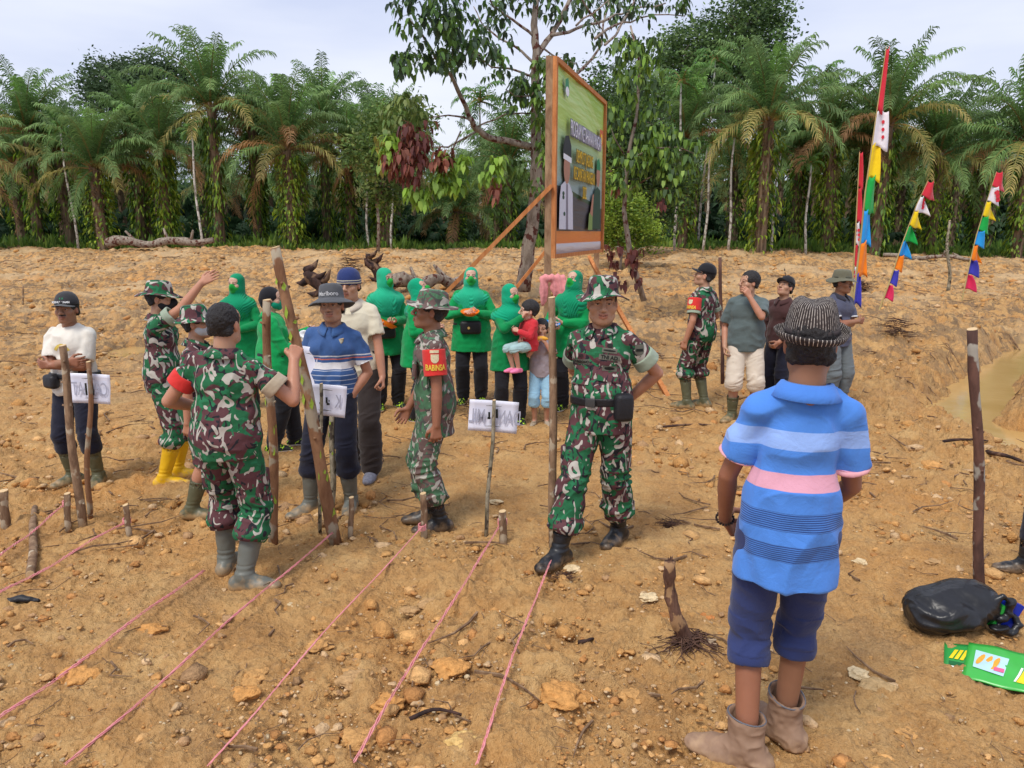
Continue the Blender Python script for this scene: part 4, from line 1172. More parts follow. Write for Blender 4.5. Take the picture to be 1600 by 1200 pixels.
        v.cone(g(-.024, .090, -.0595 + up_ * 1.3), g(0, .099, -.0595), .0018 * q, .0022 * q, .002, 's'); v.cone(g(.024, .090, -.0595 + up_ * 1.3), g(0, .099, -.0595), .0018 * q, .0022 * q, .002, 's')
        if smile or old:
            for sx in (-1, 1): v.cone(g(sx * .018, .094, -.032), g(sx * .033, .084, -.058), .0022, .0018, .006, 's')
    def hl(s, P):
        """points -> head-local coordinates"""
        return (P - s.headc) @ s.headT / s.headscale
SKIN_N = [0]
def add_mesh(name, vol, mat, root, S, h, rel=1, disp=None, colf=None, smooth=True, post=None):
    V, Q = vol.mesh(h)
    if rel: V = relax(V, Q, rel)
    if disp is not None:
        N = vnormals(V, Q); V = V + N * disp(V, N)[:, None]
    cols = colf(V) if colf else None
    if post: V = post(V)
    return link(name, mesh_np(name, V * S, Q, mat, smooth=smooth, cols=cols), root)
def folds(seed, amp=0.006, f=(9, 9, 16), centers=None, extra=None):
    def fn(V, N):
        w = noise3(V * 5 + seed, 11)[:, None] * np.array([.8, .6, .9])
        P = V * np.array(f) + w + seed * 1.7
        d = 1 - np.abs(noise3(P, 12)) * 2.2
        d = amp * (np.maximum(d, -0.6)) + amp * .55 * noise3(V * np.array(f) * 2.3 + seed, 13)
        if extra: d = d + extra(V)
        return d.astype(np.float32)
    return fn
def leg_folds(seed, body, amp=0.007, zones=((0.12, 0.30), (0.42, 0.56))):
    def fn(V, N):
        z = V[:, 2]; wgt = np.full(len(V), .45)
        for a, b in zones: wgt = np.maximum(wgt, np.where((z > a) & (z < b), 1.3, 0))
        w = noise3(V * 6 + seed, 21) * 1.2
        d = 1 - 2.1 * np.abs(noise3(np.stack([V[:, 0] * 7, V[:, 1] * 7 + w, z * 22 + w + 6 * V[:, 0]], 1) + seed, 22))
        return (amp * wgt * np.maximum(d, -.6)).astype(np.float32)
    return fn
def face_colors(B, MS=0.0, tone=1.0, brow=True, mous=0.0, beard=0.0, lips=(.92, .68, .68)):
    def fn(V):
        L = B.hl(V); c = np.ones((len(V), 3), dtype=np.float32)
        x, y, z = L[:, 0], L[:, 1], L[:, 2]; fr = y > .055
        m = fr & (np.abs(x) < .023) & (z > -.0735) & (z < -.0475 ) & (y > .080); c[m] = lips
        if brow:
            zb = .0285 - 2.2 * (np.abs(x) - .03) ** 2 * 3
            m = fr & (np.abs(x) > .013) & (np.abs(x) < .049) & (np.abs(z - zb) < .0042); c[m] = (.22, .18, .18)
        if mous: m = (y > .075) & (np.abs(x) < .027) & (z > -.049) & (z < -.036) ; c[m] = 1 - mous
        if beard: m = fr & (z < -.072) & (z > -.12) & (np.abs(x) < .03); c[m] *= 1 - beard
        m = fr & (np.abs(x) < .025) & (np.abs(z - (-.0595 + MS * np.abs(x) * .25)) < .0016 + .0012 * MS) & (y > .078); c[m] = (.35, .2, .2)  # groove between the lips darkened in the skin colour, painted crease shade
        # eyelid line
        m = fr & (np.abs(np.abs(x) - .031) < .015) & (np.abs(z - .0105) < .0022) & (y > .07); c[m] = (.3, .22, .2)
        # warm cheeks and ears
        m = (np.abs(x) > .068); c[m] *= (1.05, .9, .88)
        return c
    return fn
M_eye = None
def eye_mat():
    t = NT('eye'); v = t.coord('Object'); s = t.new('ShaderNodeSeparateXYZ', Vector=v)
    r = t.math('SQRT', t.math('ADD', t.math('POWER', s.outputs[0], 2), t.math('POWER', s.outputs[2], 2)))
    return t.out(t.ramp(t.math('MULTIPLY', r, 100), [(0.0, (.005, .004, .004)), (.62, (.02, .009, .005)), (.66, (.55, .5, .46)), (1, (.5, .42, .38))]), 0.15, 0.5)
M_eye = eye_mat()
_EY = None
def eyes(B, root, shut=False):
    global _EY
    if _EY is None:
        IV, IF = ico(2); _EY = mesh_np('eye', IV * .0118, IF, M_eye, smooth=True)
    for sx in (-1, 1):
        o = link('eye', _EY, root); p = B.headc + B.headT @ V3(sx * .031, .0735, .0055) * B.headscale
        o.matrix_basis = Matrix.Translation(p * B.S) @ Matrix(B.headT).to_4x4() @ Matrix.Scale(B.S * B.headscale, 4) @ Matrix.Diagonal((1, 1, .72, 1))
def headvol(B, root, name, items, mat, h=0.005, k=0.01, disp=None, smooth=True):
    """items given in head-local coordinates"""
    v = Vol(k); H, T, q = B.headc, B.headT, B.headscale
    for it in items:
        if it[0] == 'e': v.ell(H + T @ V3(*it[1]) * q, V3(*it[2]) * q, T, it[3] if len(it) > 3 else k, it[4] if len(it) > 4 else 'u')
        elif it[0] == 'c': v.cone(H + T @ V3(*it[1]) * q, H + T @ V3(*it[2]) * q, it[3] * q, it[4] * q, it[5] if len(it) > 5 else k, it[6] if len(it) > 6 else 'u')
        elif it[0] == 'p': v.plane(H + T @ V3(*it[1]) * q, T @ V3(*it[2]), it[3] if len(it) > 3 else .003)
    return add_mesh(name, v, mat, root, B.S, h, 1, disp, smooth=smooth)
def hair_disp(V, N): return (0.0035 * noise3(V * 95, 31) + .002 * noise3(V * 180, 32)).astype(np.float32)
def short_hair(B, root, h=.005, thick=.010, low=-.03):
    headvol(B, root, 'hair', [('e', (0, -.020, .036), (.073 + thick, .092 + thick, .086 + thick)), ('c', (-.048, -.052, -.028), (.048, -.052, -.028), .030, .030, .02),
        ('e', (0, .088, -.005), (.070, .046, .062), .012, 's'), ('e', (0, .02, -.075), (.12, .095, .062), .012, 's'), ('e', (0.078, 0.012, -.035), (.03, .04, .04), .01, 's'), ('e', (-0.078, 0.012, -.035), (.03, .04, .04), .01, 's'), ('e', (0.090, -.004, -.018), (.022, .030, .040), .006, 's'), ('e', (-0.090, -.004, -.018), (.022, .030, .040), .006, 's'), ('p', (0, 0, -.058), (0, 0, -1))], M_hair, h, disp=hair_disp)
def lathe_hat(B, root, name, prof, mat, pos=(0, -.012, .045), tiltx=0, n=64, sx=1.0, sy=1.22, wav=None, crease=None, thick=.004):
    """profile list of (r, z) from the top centre outwards; wav(a, t) -> dz offset on the brim; returns object in head space"""
    V, F = [], []
    m = len(prof)
    for j, (r, z) in enumerate(prof):
        for i in range(n):
            a = 2 * math.pi * i / n; rr, zz = r, z
            x, y = math.cos(a) * rr * sx, math.sin(a) * rr * sy
            if wav: dx = wav(a, j / (m - 1), r); zz += dx[0]; x *= 1 + dx[1]; y *= 1 + dx[1]
            if crease: zz += crease(x, y, j / (m - 1))
            V.append((x, y, zz))
    for j in range(m - 1):
        for i in range(n): F.append((j * n + i, (j + 1) * n + i, (j + 1) * n + (i + 1) % n, j * n + (i + 1) % n))
    V = np.array(V)
    V = V + 0.0016 * noise3(V * 60 + 3, 41)[:, None] * np.array([1, 1, 1])
    o = link(name, mesh_np(name, V, np.array(F), mat, smooth=True), root)
    sol = o.modifiers.new('sol', 'SOLIDIFY'); sol.thickness = thick; sol.offset = 1
    T = Matrix(B.headT).to_4x4(); q = B.headscale
    o.matrix_basis = Matrix.Translation((B.headc + B.headT @ V3(*pos) * q) * B.S) @ T @ Matrix.Rotation(R(tiltx), 4, 'X') @ Matrix.Scale(B.S * q, 4)
    return o
def boonie(B, root, mat, name='hat', brim=.058, droop=.022, tilt=3, seed=0, crown=.088, band=None, r0=.083, updisc=0):
    rr = [(.0005, crown), (.03, crown), (.052, crown - .002), (.066, crown - .008), (.073, crown - .02), (r0 - .006, crown * .55), (r0 - .002, crown * .25), (r0, .0), (r0 + .006, -.006)]
    k = 6
    for i in range(1, k + 1): rr.append((r0 + .006 + brim * i / k, -.006 - droop * (i / k) ** 1.2))
    def wav(a, t, r):
        if r > r0 + .004:
            u = (r - r0) / brim
            return (u * (.010 * math.sin(2 * a + seed) + .006 * math.sin(3 * a + seed * 2.1)) + updisc * u * abs(math.cos(a)) ** 3, .03 * u * math.sin(4 * a + seed))
        return (.003 * math.sin(3 * a + seed) * t, .012 * math.sin(5 * a + seed) * (1 - abs(2 * t - .8)))
    o = lathe_hat(B, root, name, rr, mat, pos=(0, -.012, .054), tiltx=-tilt, wav=wav)
    if band:
        lathe_hat(B, root, 'hat_band', [(r0 + .0035, .001), (r0 + .003, .012), (r0 + .001, .026)], band, pos=(0, -.012, .054), tiltx=-tilt)
    return o
def ball_cap(B, root, mat, vmat=None, tilt=0):
    o = lathe_hat(B, root, 'cap', [(.0005, .088), (.02, .087), (.045, .078), (.064, .060), (.077, .034), (.083, .010), (.084, -.012)], mat, pos=(0, -.014, .058), tiltx=-tilt, sy=1.2)
    # visor
    V, F = [], []; n, m = 18, 6
    for j in range(m):
        for i in range(n):
            a = R(25 + 130 * i / (n - 1)); ext = .072 * (math.sin((a - R(25)) / R(130) * math.pi) ** .55) * j / (m - 1)
            x = math.cos(a) * (.085 + ext * .25); y = math.sin(a) * .100 + ext
            V.append((x, y, -.006 - .004 * j / (m - 1) - .024 * (x / .085) ** 2))
    for j in range(m - 1):
        for i in range(n - 1): F.append((j * n + i, j * n + i + 1, (j + 1) * n + i + 1, (j + 1) * n + i))
    w = link('visor', mesh_np('visor', np.array(V), np.array(F), vmat or mat, smooth=True), o)
    sol = w.modifiers.new('sol', 'SOLIDIFY'); sol.thickness = .004
    return o
def collar(B, root, mat, h=.004, open_=.03, r=.068, flap=.045):
    """fold-down collar around the neck"""
    V, F = [], []; n = 40; T = B.T
    rows = 5
    for j in range(rows):
        u = j / (rows - 1)
        for i in range(n):
            a0 = R(90 + 14 + (360 - 28) * i / (n - 1)); fr = max(0, math.sin(a0)) ** 1.5
            rad = r + (0.0 if u < .35 else (u - .35) * .062) - .004 * fr
            z = 1.395 + (.042 * min(1, u / .35) - (max(0, u - .35) / .65) * (.062 + .006 * fr)) - .034 * fr
            ext = (.012 + .02 * u) * fr if u > .35 else 0
            V.append(B.up(math.cos(a0) * rad * 1.05, math.sin(a0) * (rad * 1.0 + ext) - .012, z))
    for j in range(rows - 1):
        for i in range(n - 1): F.append((j * n + i, j * n + i + 1, (j + 1) * n + i + 1, (j + 1) * n + i))
    V = np.array(V)
    o = link('collar', mesh_np('collar', V * B.S, np.array(F), mat, smooth=True), root)
    sol = o.modifiers.new('sol', 'SOLIDIFY'); sol.thickness = .004; sol.offset = 1
    return o
def shirt(B, root, mat, name='shirt', hem=.80, sleeve=.62, loose=.012, o=.009, h=.007, seed=1, flare=.0, long_loose=.012, neck=.068, vneck=0.0, amp=.006, cuffmat=None, tuck=False, ff=(10, 10, 12)):
    v = Vol(.04); B.torso(v, o, .035, loose)
    # skirt of the shirt below the waist
    w = .140 * B.b + o + loose + flare
    if hem < .98:
        a, b_ = B.up(-.055 * B.b, 0, .99), B.up(.055 * B.b, 0, .99); c, d = B.pel + V3(-.06, 0, hem - .86) , B.pel + V3(.06, 0, hem - .86)
        f = ((0, 1, 0), .80)
        v.cone(B.up(0, 0, 1.0), B.pel + V3(0, 0, hem - .90 - .02), w + B.belly * .35, w + .008 + flare, .05, flat=(B.T @ V3(0, 1, 0), .78))
    for i in (0, 1):
        if sleeve is None: continue
        if sleeve <= 1.0:
            pts_, rs_ = B.arm(Vol(), i, o, 0, sleeve); rs_ = [x + .010 * k_ / max(1, len(rs_) - 1) - (.006 if k_ == 0 else 0) for k_, x in enumerate(rs_)]; v.chain(pts_, rs_, .022)
            p, d = B.armpt(i, sleeve); e, _ = B.armpt(i, sleeve - .2)
            v.cone(e, p, .053 * (.6 + .4 * B.b) + .003, .057 * (.6 + .4 * B.b) + .006, .02)
        else:
            B.arm(v, i, o + long_loose * .5, 0, sleeve, .03)
    z0 = hem
    v.plane(B.pel + V3(0, 0, hem - .90), (0, 0, -1), .006, wob=lambda P: .006 * noise3(P * 9 + seed, 51))
    for i in (0, 1):
        if sleeve is not None and sleeve < 1.9:
            p, d = B.armpt(i, sleeve + .0)
            # sleeve end cut and hollow
            v.cone(p + d * .01, p + d * .5, .0, .0, 0)if False else None
            q = p + d * .075
            v.cone(p + d * .052, q + d * .03, .075, .075, .004, 's') if sleeve <= 1 else None
    # neck hole
    v.cone(B.up(0, -.005, 1.435), B.up(0, .0, 1.60), neck - .010, .11, .008, 's')
    if vneck: v.cone(B.up(0, .11, 1.41), B.up(0, .135, 1.40 - vneck), .026, .012, .01, 's')
    return add_mesh(name, v, mat, root, B.S, h, 2, folds(seed, amp, ff))
def trousers(B, root, mat, name='trousers', t1=1.93, loose=.010, o=.010, h=.007, seed=2, amp=.006, waist=1.0, zones=((0.12, 0.30), (0.42, 0.56)), bag=0.0):
    v = Vol(.03); T = B.T
    v.ell(B.pel + V3(0, -.012, 0.005), V3(.158 * B.b * (1.05 if B.female else 1) + o + .006, .112 * B.b + o + .006, .125), T, .04)
    v.ell(B.up(0, 0, .98), V3(.140 * B.b + o, .10 * B.b + o, .07), T, .04)
    ends = []
    for i in (0, 1):
        pts, rs = B.leg(v, i, o, t1, .025, loose)
        if bag: p = pts[-1] + (pts[-2] - pts[-1]) * .12; v.ell(p, V3(rs[-1] + bag, rs[-1] + bag, .05), None, .03)
        d = nrm(pts[-1] - pts[-2]); e = pts[-1]
        v.cone(e + d * (rs[-1] * .55 + .09), e + d * .2, .12, .12, .004, 's') if t1 < 1.9 else None
        ends.append((e, d, rs[-1]))
    return add_mesh(name, v, mat, root, B.S, h, 2, leg_folds(seed, B, amp, zones)), ends
def boots(B, root, mat, top=.34, name='boot', h=.006, o=.012, shaft=.018, cut=None, sole=None, amp=.002, round_toe=0.0):
    for i in (0, 1):
        v = Vol(.02)
        B.footp(v, i, o, .02, L=1.08)
        a, kn = B.ank[i], B.knee[i]; d = nrm(kn - a); P1 = a + d * (top - .085)
        v.chain([a, a + d * (top - .085) * .5, P1], [.040 + shaft * .4, .046 + shaft * .6, .052 + shaft * .9], .015)
        v.cone(P1 + d * .06, P1 + d * .25, .12, .12, .003, 's') if False else v.plane(P1, d, .002)
        v.cone(P1 - d * .03, P1 + d * .1, .046 + shaft * .8, .050 + shaft * .8, .003, 's')
        z0 = a[2] - .085
        v.plane((0, 0, z0 - .004), (0, 0, -1), .004)
        add_mesh(name, v, mat, root, B.S, h, 1, lambda V, N: (amp * noise3(V * 30, 61) + amp * .8 * np.sin(V[:, 2] * 190) * ((V[:, 2] > top - .03) | (np.abs(V[:, 2] - .13) < .03))).astype(np.float32))
def shoes(B, root, mat, name='shoe', h=.006, o=.008):
    for i in (0, 1):
        v = Vol(.02); B.footp(v, i, o, .02, L=1.0); a = B.ank[i]
        v.plane((0, 0, a[2] + .0), (0, 0, 1), .004); v.plane((0, 0, a[2] - .087), (0, 0, -1), .004)
        add_mesh(name, v, mat, root, B.S, h, 1)
def body(B, root, mat, h=.006, face=True, smile=0, mous=0, beard=0, bare_legs=True, legs=True, handq=(1, 1), barefoot=False, hidehand=(False, False), chub=0, brow=True):
    v = Vol(.03); B.torso(v, -.016, .05)
    for i in (0, 1):
        pts_, rs_ = B.arm(Vol(), i); rs_[0] -= .014; rs_[1] -= .004; v.chain(pts_, rs_, .02)
        B.hand(v, i, handq[i])
    if legs:
        for i in (0, 1): B.leg(v, i); B.footp(v, i)
    B.head(v, face, smile=smile, chub=chub)
    return add_mesh('body', v, mat, root, B.S, h, 1, None, face_colors(B, smile, mous=mous, beard=beard, brow=brow))
def cuffs(B, root, mat, t=.62, w=.09, name='sleeve_cuff', which=(0, 1), h=.005, o=.032, rr=None):
    for i in which:
        v = Vol(.01); p, d = B.armpt(i, t - w); q, _ = B.armpt(i, t)
        r = (.046 if rr is None else rr) * (.6 + .4 * B.b) + o - .006
        v.cone(p, q, r, r + .003, .01); v.plane(q + d * .004, d, .003); v.plane(p, -d, .003)
        v.cone(q - d * .02, q + d * .1, r - .010, r - .006, .002, 's')
        add_mesh(name, v, mat, root, B.S, h, 1, folds(4, .003))
def belt(B, root, mat, z=.985, w=.022, o=.034, name='belt'):
    v = Vol(.03); B.torso(v, o, .05, .01, top=False)
    n = B.T @ V3(0, 0, 1); c = B.up(0, 0, z)
    v.plane(c + n * w, n, .002); v.plane(c - n * w, -n, .002)
    return add_mesh(name, v, mat, root, B.S, .006, 1)
def box_part(B, root, name, mat, p, size, ang=0, tilt=0, bev=.012, parent=None):
    """soft box built around local point p (reference units)"""
    mb = MB(); M = Matrix.Rotation(R(ang), 3, 'Z') @ Matrix.Rotation(R(tilt), 3, 'X')
    s = [x * B.S for x in size]
    mb.box((0, 0, 0), s); o = mb.build(name, mat, parent or root, True)
    o.matrix_basis = Matrix.Translation(Vector(p) * B.S) @ M.to_4x4()
    b = o.modifiers.new('bev', 'BEVEL'); b.width = bev; b.segments = 4
    return o
FONT = bpy.data.fonts.load('<builtin>') if False else None
def text_mesh(name, body_, size, mat, extrude=.0006, bold=0.0, align='CENTER', sx=1.0):
    cu = bpy.data.curves.new(name, 'FONT'); cu.body = body_; cu.size = size; cu.extrude = extrude; cu.offset = bold * size
    cu.align_x = align; cu.align_y = 'CENTER'; cu.resolution_u = 3
    o = bpy.data.objects.new(name, cu); COL.objects.link(o)
    dg = bpy.context.evaluated_depsgraph_get(); me = bpy.data.meshes.new_from_object(o.evaluated_get(dg))
    bpy.data.objects.remove(o); bpy.data.curves.remove(cu)
    me.materials.clear(); me.materials.append(mat)
    if sx != 1.0:
        me.transform(Matrix.Diagonal((sx, 1, 1, 1)))
    return me
def place_on(B, root, target, me_or_obj, name, p, d, off=.003, roll=0, parent=None, wrap=True):
    """cast from local point p along d (reference units) on to a garment; lay the flat mesh there, facing back along the normal"""
    tm = target.data; n = len(tm.vertices); co = np.empty(n * 3, dtype=np.float32); tm.vertices.foreach_get('co', co)
    if 'bvh' not in _bvh.get(target.name, {}):
        polys = [tuple(q.vertices) for q in tm.polygons]
        _bvh[target.name] = {'bvh': BVHTree.FromPolygons([Vector(c) for c in co.reshape(-1, 3)], polys)}
    bv = _bvh[target.name]['bvh']
    hit, nn, _, _ = bv.ray_cast(Vector(p) * B.S, Vector(d).normalized())
    if hit is None: return None
    dd = -Vector(d).normalized(); nn = (nn if nn.dot(dd) > 0 else -nn); nn = (nn * .35 + dd * .65).normalized()
    up = Vector((0, 0, 1)); x = up.cross(nn).normalized(); y = nn.cross(x)
    M = Matrix((x, y, nn)).transposed() @ Matrix.Rotation(R(roll), 3, 'Z')
    if wrap:
        me = me_or_obj
        vs_ = np.empty(len(me.vertices) * 3, dtype=np.float32); me.vertices.foreach_get('co', vs_); vs_ = vs_.reshape(-1, 3)
        out = []
        for v_ in vs_:
            w = hit + M @ Vector((v_[0], v_[1], 0)) + nn * .08
            h2, n2, _, _ = bv.ray_cast(w, -nn)
            base = h2 if (h2 is not None and (h2 - hit).length < .15) else hit + M @ Vector((v_[0], v_[1], 0))
            out.append(tuple(base + nn * (off + max(0, v_[2]))))
        me.vertices.foreach_set('co', np.array(out, dtype=np.float32).ravel()); me.update()
        return link(name, me, parent or root)
    o = link(name, me_or_obj, parent or root)
    o.matrix_basis = Matrix.Translation(hit + nn * off) @ M.to_4x4()
    return o
_bvh = {}
def patch_mesh(w, h, mat, n=6, shield=False, ell=False):
    V, F = [], []
    for j in range(n + 1):
        for i in range(n + 1):
            x, y = (i / n - .5) * w, (j / n - .5) * h
            if shield and y < 0: x *= math.sqrt(max(.05, 1 - (2 * y / h) ** 2 * .9))
            if ell: s_ = math.sqrt(max(0, 1 - (2 * y / h) ** 2)); x *= s_
            V.append((x, y, 0))
    for j in range(n):
        for i in range(n): a = j * (n + 1) + i; F.append((a, a + 1, a + n + 2, a + n + 1))
    return mesh_np('patch', np.array(V), np.array(F), mat)
def person(px, fy, ty, yaw, label, hat=0.0, hscale=1.0, group=None, d=None, sink=0.012, **kw):
    """root at the ground under pixel (px, fy); the figure's height follows from its top pixel"""
    g = ghit(px, fy) if d is None else None
    if d is not None:
        q = at(px, fy, d); g = Vector((q.x, d, Gs(q.x, d)))
    hh = at(px, ty, g.y).z - g.z - hat
    r = empty('person', (g.x, g.y, g.z - sink), R(yaw)); tag(r, label, 'person', group)
    print('person', px, 'd=%.2f h=%.2f' % (g.y, hh))
    B = Body(hh * hscale, **kw)
    return r, B

def hijab(B, root, mat, h=.0058, seed=0, long=.0, smask=True, mmat=None):
    v = Vol(.03); H, T, q = B.headc, B.headT, B.headscale * .97
    g = lambda x, y, z: H + T @ V3(x, y, z) * q
    v.ell(g(0, -.022, .036), V3(.085, .106, .096) * q, T, .03).ell(g(0, .012, -.045), V3(.077, .084, .078) * q, T, .04)
    v.ell(g(0, -.05, -.06), V3(.078, .07, .09) * q, T, .05)
    v.cone(g(0, -.01, -.10), B.up(0, .0, 1.36), .078, .125, .05)
    v.ell(B.up(0, .01, 1.29), V3(.225, .140, .105), B.T, .05)
    v.ell(B.up(0, .060, 1.215 - long), V3(.150, .105, .155), B.T, .05)
    v.ell(B.up(0, -.060, 1.27), V3(.150, .085, .12), B.T, .05)
    v.ell(g(0, .125, .006), V3(.058, .100, .062) * q, T, .004, 's'); v.ell(g(0, .130, -.050), V3(.066, .080, .054) * q, T, .006, 's')
    def dp(V, N):
        L = B.hl(V); r = np.sqrt(L[:, 0] ** 2 + (L[:, 1] + .02) ** 2)
        a = np.arctan2(L[:, 0], L[:, 1] + .03)
        ph = L[:, 2] * 135 - 260 * np.clip(np.abs(L[:, 0]) - .02, 0, .12) + 22 * noise3(V * 3.5 + seed, 74) + 14 * np.cos(a) * np.clip(r, 0, .2) * 6 + 5 * noise3(V * 7 + seed, 71)
        body_ = sstep(-.06, -.16, L[:, 2])
        return ((0.0075 * body_ + .002) * (np.abs(np.sin(ph * .55)) * 1.7 - 1) * (.6 + .6 * noise3(V * 8, 73)) + .008 * noise3(V * 11 + seed, 72)).astype(np.float32)
    o = add_mesh('hijab', v, mat, root, B.S, .006, 1, dp)
    if smask: face_mask(B, root, mmat)
    return o
def face_mask(B, root, mat, h=.004, straps=False):
    its = [('e', (0, .026, -.050), (.072, .070, .056)), ('e', (0, .088, -.026), (.026, .037, .036), .03), ('e', (0, .06, -.088), (.034, .030, .022), .02), ('p', (0, .06, .004), (0, -.15, 1)), ('p', (0, .018, 0), (0, -1, 0))]
    if straps:
        its[3:3] = [('c', (sx * .055, .03, -.02), (sx * .079, -.01, .01), .004, .003, .004) for sx in (-1, 1)]
        its[-1] = ('p', (0, -.02, 0), (0, -1, 0))
    headvol(B, root, 'face_mask', its, mat, h, .012)
def bowl(px, py, y, mat, label, cat='bowl', r=.085, hgt=.045, tilt=(0, 0)):
    p = at(px, py, y); n = 28; prof = [(.0, -hgt), (r * .55, -hgt), (r * .62, -hgt * .96), (r * .9, -hgt * .35), (r, 0), (r * 1.04, .002), (r * .96, -.002), (r * .85, -hgt * .35), (r * .55, -hgt * .88), (.0, -hgt * .9)]
    V = [(math.cos(2 * math.pi * i / n) * a * 1.25, math.sin(2 * math.pi * i / n) * a, z) for a, z in prof for i in range(n)]
    F = [(j * n + i, j * n + (i + 1) % n, (j + 1) * n + (i + 1) % n, (j + 1) * n + i) for j in range(len(prof) - 1) for i in range(n)]
    o = link('bowl', mesh_np('bowl', np.array(V), np.array(F), mat, smooth=True)); o.location = p; o.rotation_euler = (tilt[0], tilt[1], 0)
    return tag(o, label, cat)
# ================================================================ people
SK1 = skin('tan_skin', (0.44, 0.24, 0.15)); SK2 = skin('dark_tan_skin', (0.29, 0.14, 0.08)); SK3 = skin('light_skin', (0.56, 0.34, 0.24))
CAMO = camo('camouflage', 0); CAMO2 = camo('camouflage_b', 4.0); CAMOW = camo('camouflage_faded', 8.0, .22)
BLK = cloth('black_cloth', (0.013, 0.013, 0.017)); NAVYP = cloth('dark_navy_cloth', (0.012, 0.013, 0.026))
BROWNP = cloth('dark_brown_trouser', (0.035, 0.026, 0.024))
GREEN1 = cloth('green_tunic', (0.0, 0.27, 0.07)); GREEN2 = cloth('green_hijab', (0.0, 0.31, 0.155)); GREEN3 = cloth('bright_green_polo', (0.004, 0.33, 0.085)); MASKG = cloth('green_mask', (0.01, 0.30, 0.04))
CUFF = cloth('pale_sage_cuff', (0.30, 0.36, 0.27)); RED = cloth('red_armband', (0.62, 0.035, 0.03))
BOOTG = rubber('olive_rubber', (0.10, 0.10, 0.055)); BOOTGREY = rubber('grey_rubber', (0.13, 0.135, 0.115)); BOOTY = rubber('yellow_rubber', (0.72, 0.42, 0.008)); BOOTB = rubber('black_leather', (0.014, 0.015, 0.018), (0.22, 0.15, 0.09), .38)
NYL = simple('black_nylon', (0.012, 0.012, 0.015), .5, .2, 40, .4, .3)
WHITE_INK = simple('white_ink', (0.78, 0.78, 0.78), .8); YEL_INK = simple('yellow_ink', (0.75, 0.50, 0.06), .8); DARK_INK = simple('dark_ink', (0.012, 0.014, 0.012), .8); OLIVE = simple('olive_patch', (0.12, 0.12, 0.095), .9); GOLD = simple('gold_ink', (0.6, 0.42, 0.12), .7)
ORANGE = simple('orange_plastic', (0.85, 0.20, 0.01), .35, .05); BLUEP = simple('blue_plastic', (0.04, 0.30, 0.72), .35, .05)
def shoe_mat():
    t = NT('black_neon_shoe'); v = t.coord(); s = t.new('ShaderNodeSeparateXYZ', Vector=v)
    c = t.ramp(t.noise(t.coord('Object', (1, 1, 1), (2, 3, 1), (.6, .3, .2)), 26, 1, .5, 1.2), [(.57, (0.012, 0.014, 0.012)), (.585, (0.45, 0.72, 0.03))])
    c = t.mix(t.math('LESS_THAN', s.outputs[2], 0.022), c, (0.7, 0.7, 0.68))
    return t.out(c, .6, .3)
SHOE = shoe_mat()
SHOE2 = simple('grey_sneaker', (0.11, 0.13, 0.17), .6, .5, 40)
def hang(i, y=.06, z=.83, x=.0):
    return V3((-1 if i == 0 else 1) * (.225 + x), y, z)
# -- 1 man with crossed arms -------------------------------------------------
r, B = person(136, 752, 457, 176, 'man in white T-shirt and dark cap standing with arms crossed at the far left', hat=.012, hy=10, hp=-3, headscale=1.04,
    feet=((-.13, 0.02, 12), (.10, .03, -25)), hands=(V3(.085, .175, 1.085), V3(-.10, .205, 1.125)), elbows=(V3(-.9, -.1, -.7), V3(.9, -.1, -.7)), fdir=(V3(1, .1, .15), V3(-1, .05, 0)), palmn=(V3(0, -1, .1), V3(0, -1, .1)), grip=(.3, .25))
body(B, r, SK2, .0055, mous=.85); eyes(B, r); short_hair(B, r)
s = shirt(B, r, cloth('white_tee', (0.70, 0.66, 0.58)), 't_shirt', .82, .72, .018, o=.011, amp=.011, ff=(11, 11, 6), neck=.075)
place_on(B, r, s, mesh_np('print', *(lambda n: (np.array([(math.cos(R(20 + 140 * i / n)) * q, math.sin(R(20 + 140 * i / n)) * q, 0) for i in range(n + 1) for q in (.052, .075)]), np.array([(2 * i, 2 * i + 1, 2 * i + 3, 2 * i + 2) for i in range(n)])))(16), simple('faded_yellow_print', (.62, .47, .10), .9, .5, 90)), 'shirt_print', (0, .5, 1.185), (0, -1, 0), .002)
trousers(B, r, NAVYP, t1=1.32, loose=.022)
boots(B, r, BOOTG, .33)
c = ball_cap(B, r, cloth('dark_grey_cap', (.035, .035, .038)), cloth('grey_visor', (.09, .09, .09)), 4)
tm = text_mesh('cap_lettering', 'KEHUTANAN', .022, WHITE_INK, .0008, .03); o = link('lettering', tm, c); o.matrix_basis = Matrix.Translation((0, .1015, .012)) @ Matrix.Rotation(math.pi, 4, 'Z') @ Matrix.Rotation(R(80), 4, 'X')
o = link('emblem', patch_mesh(.028, .024, simple('cap_green', (.01, .25, .1), .8), 4, ell=True), c); o.matrix_basis = Matrix.Translation((0, .091, .042)) @ Matrix.Rotation(math.pi, 4, 'Z') @ Matrix.Rotation(R(60), 4, 'X')
belt(B, r, NYL, .985, .02, .048, 'bag_strap'); box_part(B, r, 'waist_bag', NYL, (.11, .155, .945), (.15, .08, .12), -25, bev=.03)
